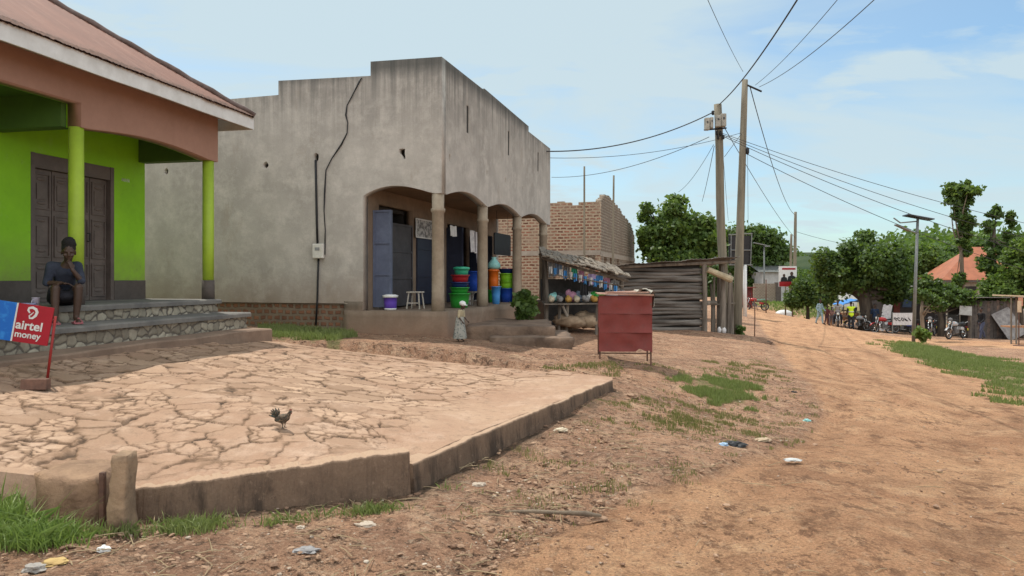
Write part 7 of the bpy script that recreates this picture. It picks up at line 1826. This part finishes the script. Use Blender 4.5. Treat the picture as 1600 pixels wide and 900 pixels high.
grass_patch('grass on the low rise beneath the red and white poster', scatter(rise_poly, 7000, 2, 1., .5, -.4), .12, .32, .06, GR3)
grass_patch('bright grass tussock on the bank right of the red kiosk', scatter(gp_main, 9000, 3, .6, 2.6, -.30), .015, .09, .008, GR1)
grass_patch('thin dry grass on the bank below the tussock', scatter(gp_thin, 3600, 4, .6, 2.8, .12), .015, .05, .007, GR2)
grass_patch('green grass strip at the foot of the brick plinth', scatter(gp_wall, 7000, 5, .2, 1.5, -.35), .05, .15, .012, GR1)
grass_patch('scattered weeds on the bank before the log shed', scatter(gp_side, 1300, 6, .6, 2.4, .15), .02, .06, .010, GR2)
grass_patch('thin grass along the yard edge under the red kiosk', scatter(gp_kiosk, 1500, 7, .3, 2.4, .1), .02, .06, .009, GR2)
def tuft_line(pl, seed, n, spread, offs):
    q = np.random.RandomState(seed); out = []
    for (px_, py_, w_, k_) in pl:
        c = G(px_, py_)
        rr = q.normal(size=(k_, 2))*np.array([w_, w_*.45])*spread; out += [(c.x+a_, c.y+b_) for a_, b_ in rr]
    out = np.array(out); out = out[~inside(pave_poly, out[:, 0], out[:, 1])]; return np.c_[out, tz(out[:, 0], out[:, 1])]
grass_patch('green grass tufts at the foot of the near kerb', tuft_line([(300, 826, .10, 420), (335, 820, .08, 260), (270, 830, .06, 150), (455, 815, .07, 110), (500, 808, .05, 60), (575, 802, .07, 260), (605, 800, .08, 260), (195, 832, .10, 180), (140, 832, .08, 160), (700, 765, .04, 30), (420, 820, .04, 40), (540, 806, .04, 50)], 3, 0, 1, 0), .02, .10, .006, GR1, 1.1)
grass_patch('rank grass clump at the bottom left corner', tuft_line([(20, 850, .11, 800), (60, 845, .10, 600), (0, 820, .08, 500), (92, 838, .07, 260), (20, 805, .05, 150), (-40, 830, .12, 600)], 5, 0, 1, 0), .04, .17, .0055, GR3, 1.5)
big = tuft_line([(0, 800, .07, 60), (22, 818, .07, 50), (60, 838, .07, 36)], 6, 0, 1, 0)
grass_patch('long trailing weed blades over the near left corner', big, .14, .30, .007, GR3, 1.6, 'weeds')
vg = gpoly([(700, 800), (760, 735), (960, 625), (1060, 600), (1190, 560), (1230, 600), (1280, 650), (1200, 705), (1050, 755), (900, 800), (760, 850)])
grass_patch('sparse withered weeds dotted over the bare verge', scatter(vg, 5200, 9, .3, 3.2, .30), .012, .05, .006, GR2)
# ---------------------------------------------------------------- gravel, clods, straw
def ico(): 
    t = (1+5**.5)/2; v = np.array([(-1, t, 0), (1, t, 0), (-1, -t, 0), (1, -t, 0), (0, -1, t), (0, 1, t), (0, -1, -t), (0, 1, -t), (t, 0, -1), (t, 0, 1), (-t, 0, -1), (-t, 0, 1)])/1.9
    f = [(0, 11, 5), (0, 5, 1), (0, 1, 7), (0, 7, 10), (0, 10, 11), (1, 5, 9), (5, 11, 4), (11, 10, 2), (10, 7, 6), (7, 1, 8), (3, 9, 4), (3, 4, 2), (3, 2, 6), (3, 6, 8), (3, 8, 9), (4, 9, 5), (2, 4, 11), (6, 2, 10), (8, 6, 7), (9, 8, 1)]
    return v, np.array(f)
def stones(label, n, sampler, smin, smax, mat, seed, flat=.6, name='gravel'):
    q = np.random.RandomState(seed); v0, f0 = ico(); pts = sampler(q, n); n = len(pts); sz = smin*(smax/smin)**(q.uniform(0, 1, n)**2.2)
    V = v0[None]*(1+q.uniform(-.3, .3, (n, 12, 1)))*np.stack([sz*q.uniform(.7, 1.4, n), sz*q.uniform(.7, 1.4, n), sz*flat*q.uniform(.6, 1.2, n)], 1)[:, None, :]
    a_ = q.uniform(0, 6.28, n); c, s_ = np.cos(a_)[:, None], np.sin(a_)[:, None]; X_ = V[..., 0]*c-V[..., 1]*s_; Y_ = V[..., 0]*s_+V[..., 1]*c
    V = np.stack([X_+pts[:, 0:1], Y_+pts[:, 1:2], V[..., 2]+tz(pts[:, 0], pts[:, 1])[:, None]+sz[:, None]*.08], -1).reshape(-1, 3)
    Fc = (f0[None]+(np.arange(n)*12)[:, None, None]).reshape(-1, 3); me = bpy.data.meshes.new(name); me.from_pydata(V.tolist(), [], Fc.tolist()); me.update(); o = link_mesh(name, me, mat); tag(o, label, 'gravel', kind='stuff'); return o
k = NT('clod'); g = k.n('ShaderNodeNewGeometry'); M_clod = k.out(k.mix(k.ramp(g.outputs['Random Per Island'], .2, .9), (.20, .12, .078, 1), (.36, .235, .155, 1)), .97, k.bump(k.noise(60, 4, .8), .5, .006))
k = NT('pale_pebble'); g = k.n('ShaderNodeNewGeometry'); M_peb = k.out(k.mix(g.outputs['Random Per Island'], (.30, .22, .16, 1), (.50, .43, .35, 1)), .9, None)
def samp(rmin, rmax, verge=True):
    def f(q, n):
        out = np.zeros((0, 2))
        while len(out) < n:
            r_ = rmin*(rmax/rmin)**q.uniform(0, 1, n*3); a_ = q.uniform(-.75, .68, n*3); c = np.c_[r_*np.sin(a_), r_*np.cos(a_)]
            kp = ~inside(pave_poly, c[:, 0], c[:, 1]) & (c[:, 1] < 30)
            sr = sdf(road_poly, c[:, 0], c[:, 1]); keepp = np.where(sr > .1, 1., .08) if verge else np.ones(len(c))
            nz = np.array([mnoise.noise(Vector((p[0]*1.3, p[1]*1.3, 2.2))) for p in c]); keepp = keepp*(.35+np.clip(nz*2+.3, 0, 1))
            lc = np.array([(hx, hy) for hx, hy in [(0, 0)]]); 
            kp &= q.uniform(0, 1, len(c)) < keepp
            # not on the floors of the two shops
            d1 = (c[:, 0]-CB.x)*.9586-(c[:, 1]-CB.y)*.2847; d2 = (c[:, 0]-CB.x)*.2847+(c[:, 1]-CB.y)*.9586; kp &= ~((d1 < .2) & (d2 > -.1))
            out = np.r_[out, c[kp]]
        return out[:n]
    return f
stones('small reddish clods strewn over the bare verge', 10000, samp(3, 14), .003, .024, M_clod, 3)
stones('pale pebbles strewn over verge and road', 1500, samp(3, 14), .003, .015, M_peb, 5)
stones('fine grit scattered over the road', 6000, samp(3, 12, False), .0025, .010, M_clod, 15, name='grit')
# straw and twigs
q = np.random.RandomState(8); m = MB(); pts = samp(3.2, 11)(q, 420)
for (x, y) in pts:
    a_ = q.uniform(0, 3.14); L = q.uniform(.03, .13); z = T(x, y)+.012; m.tube([(x-L*math.cos(a_), y-L*math.sin(a_), z), (x, y, z+.008), (x+L*math.cos(a_), y+L*math.sin(a_), z)], .0028, 4)
o = m.build('straw', simple('straw', (.36, .28, .17), (.24, .17, .10), 9, .9, 0)); tag(o, 'dry straw and twigs strewn over the verge', 'straw', kind='stuff')
def gdeb(px, py): return G(px, py)
# fallen stick
c = gdeb(860, 806); o = MB().tube([(-.30, .02, .02), (-.12, -.02, .035), (.05, .0, .02), (.22, -.05, .03), (.33, -.07, .02)], [.008, .012, .015, .016, .009], 7, wob=.15).build('stick', BARK_L, None, True); o.location = c; tag(o, 'bent fallen stick lying on the verge in the foreground', 'stick')
c = gdeb(170, 697); 
# litter
def crumple(px, py, w_, h_, mat, label, name='litter', cat='litter', seed=0):
    c = gdeb(px, py); u_ = c.y/F; a_ = w_*u_/2; e_ = bpy.data.meshes.new(name); bm = bmesh.new(); bmesh.ops.create_icosphere(bm, subdivisions=3, radius=1)
    for v_ in bm.verts:
        n_ = mnoise.noise(v_.co*1.8+Vector((seed, 0, 0)))*.5+mnoise.noise(v_.co*4+Vector((seed, 3, 0)))*.3; p = v_.co*(1+n_); v_.co = Vector((p.x*a_, p.y*a_*.7, max(-.2, p.z)*h_*u_*.6+h_*u_*.1))
    bm.to_mesh(e_); bm.free(); o = link_mesh(name, e_, mat, None, False); o.location = c; tag(o, label, cat); return o
crumple(162, 861, 20, 11, PL['white'], 'crumpled white plastic bag on the dirt at the near left', 'plastic_bag', 'bag', 1)
crumple(54, 891, 34, 14, simple('grey_stone', (.34, .31, .28), (.22, .20, .18), 6, .95, .5, .01), 'grey stone at the bottom left', 'stone', 'stone', 2)
crumple(84, 880, 40, 8, simple('yellow_clay', (.48, .34, .14), (.36, .24, .10), 8, .95, .5, .01), 'flat yellowish lump of clay beside the grey stone', 'clay_lump', 'clay', 3)
crumple(478, 861, 36, 7, simple('grey_film', (.26, .25, .25), (.16, .15, .15), 9, .5, .4, .01), 'flattened grey plastic film on the dirt', 'plastic_film', 'litter', 4)
crumple(1148, 696, 34, 9, PL['black'] if 'black' in PL else M_black, 'black plastic bag lying on the verge', 'plastic_bag', 'bag', 5)
crumple(1130, 696, 16, 6, simple('pale_blue_film', (.30, .42, .55), (.2, .3, .42), 9, .4, .3, .01), 'pale blue plastic scrap touching the black bag', 'plastic_scrap', 'litter', 6)
crumple(1238, 719, 24, 3.4, simple('white_paper', (.48, .49, .48), (.33, .33, .32), 9, .8, .2, .005), 'flat white paper scrap at the road edge', 'paper_scrap', 'litter', 7)
crumple(1261, 658, 10, 5, PL['aqua'], 'small aqua scrap at the road edge', 'plastic_scrap', 'litter', 8)
crumple(1241, 614, 11, 4, M_black, 'small black scrap on the upper verge', 'plastic_scrap', 'litter', 9)
crumple(748, 759, 20, 8, M_peb, 'pale flat stone near the kerb corner', 'stone', 'stone', 10)
crumple(876, 673, 20, 7, simple('cream_paper', (.55, .48, .36), (.42, .34, .24), 9, .8, .2, .005), 'cream paper scrap below the far end of the kerb', 'paper_scrap', 'litter', 11)
crumple(1192, 688, 26, 5, simple('tan_card', (.42, .33, .23), (.32, .24, .16), 9, .9, .2, .005), 'tan cardboard scrap between the black bag and the road', 'card_scrap', 'litter', 12)
crumple(572, 822, 34, 8, M_peb, 'pale stone slab in front of the kerb grass', 'stone', 'stone', 13)
crumple(470, 826, 14, 6, M_peb, 'small pale stone left of the pale slab', 'stone', 'stone', 14)
crumple(935, 812, 26, 7, M_clod, 'brown clod at the end of the fallen stick', 'clod', 'clod', 15)
crumple(467, 523, 9, 6, PL['white'], 'small white scrap in the grass by the brick plinth', 'paper_scrap', 'litter', 16)
crumple(985, 620, 26, 8, M_clod, 'broken lump at the far end of the yard kerb', 'clod', 'clod', 17)
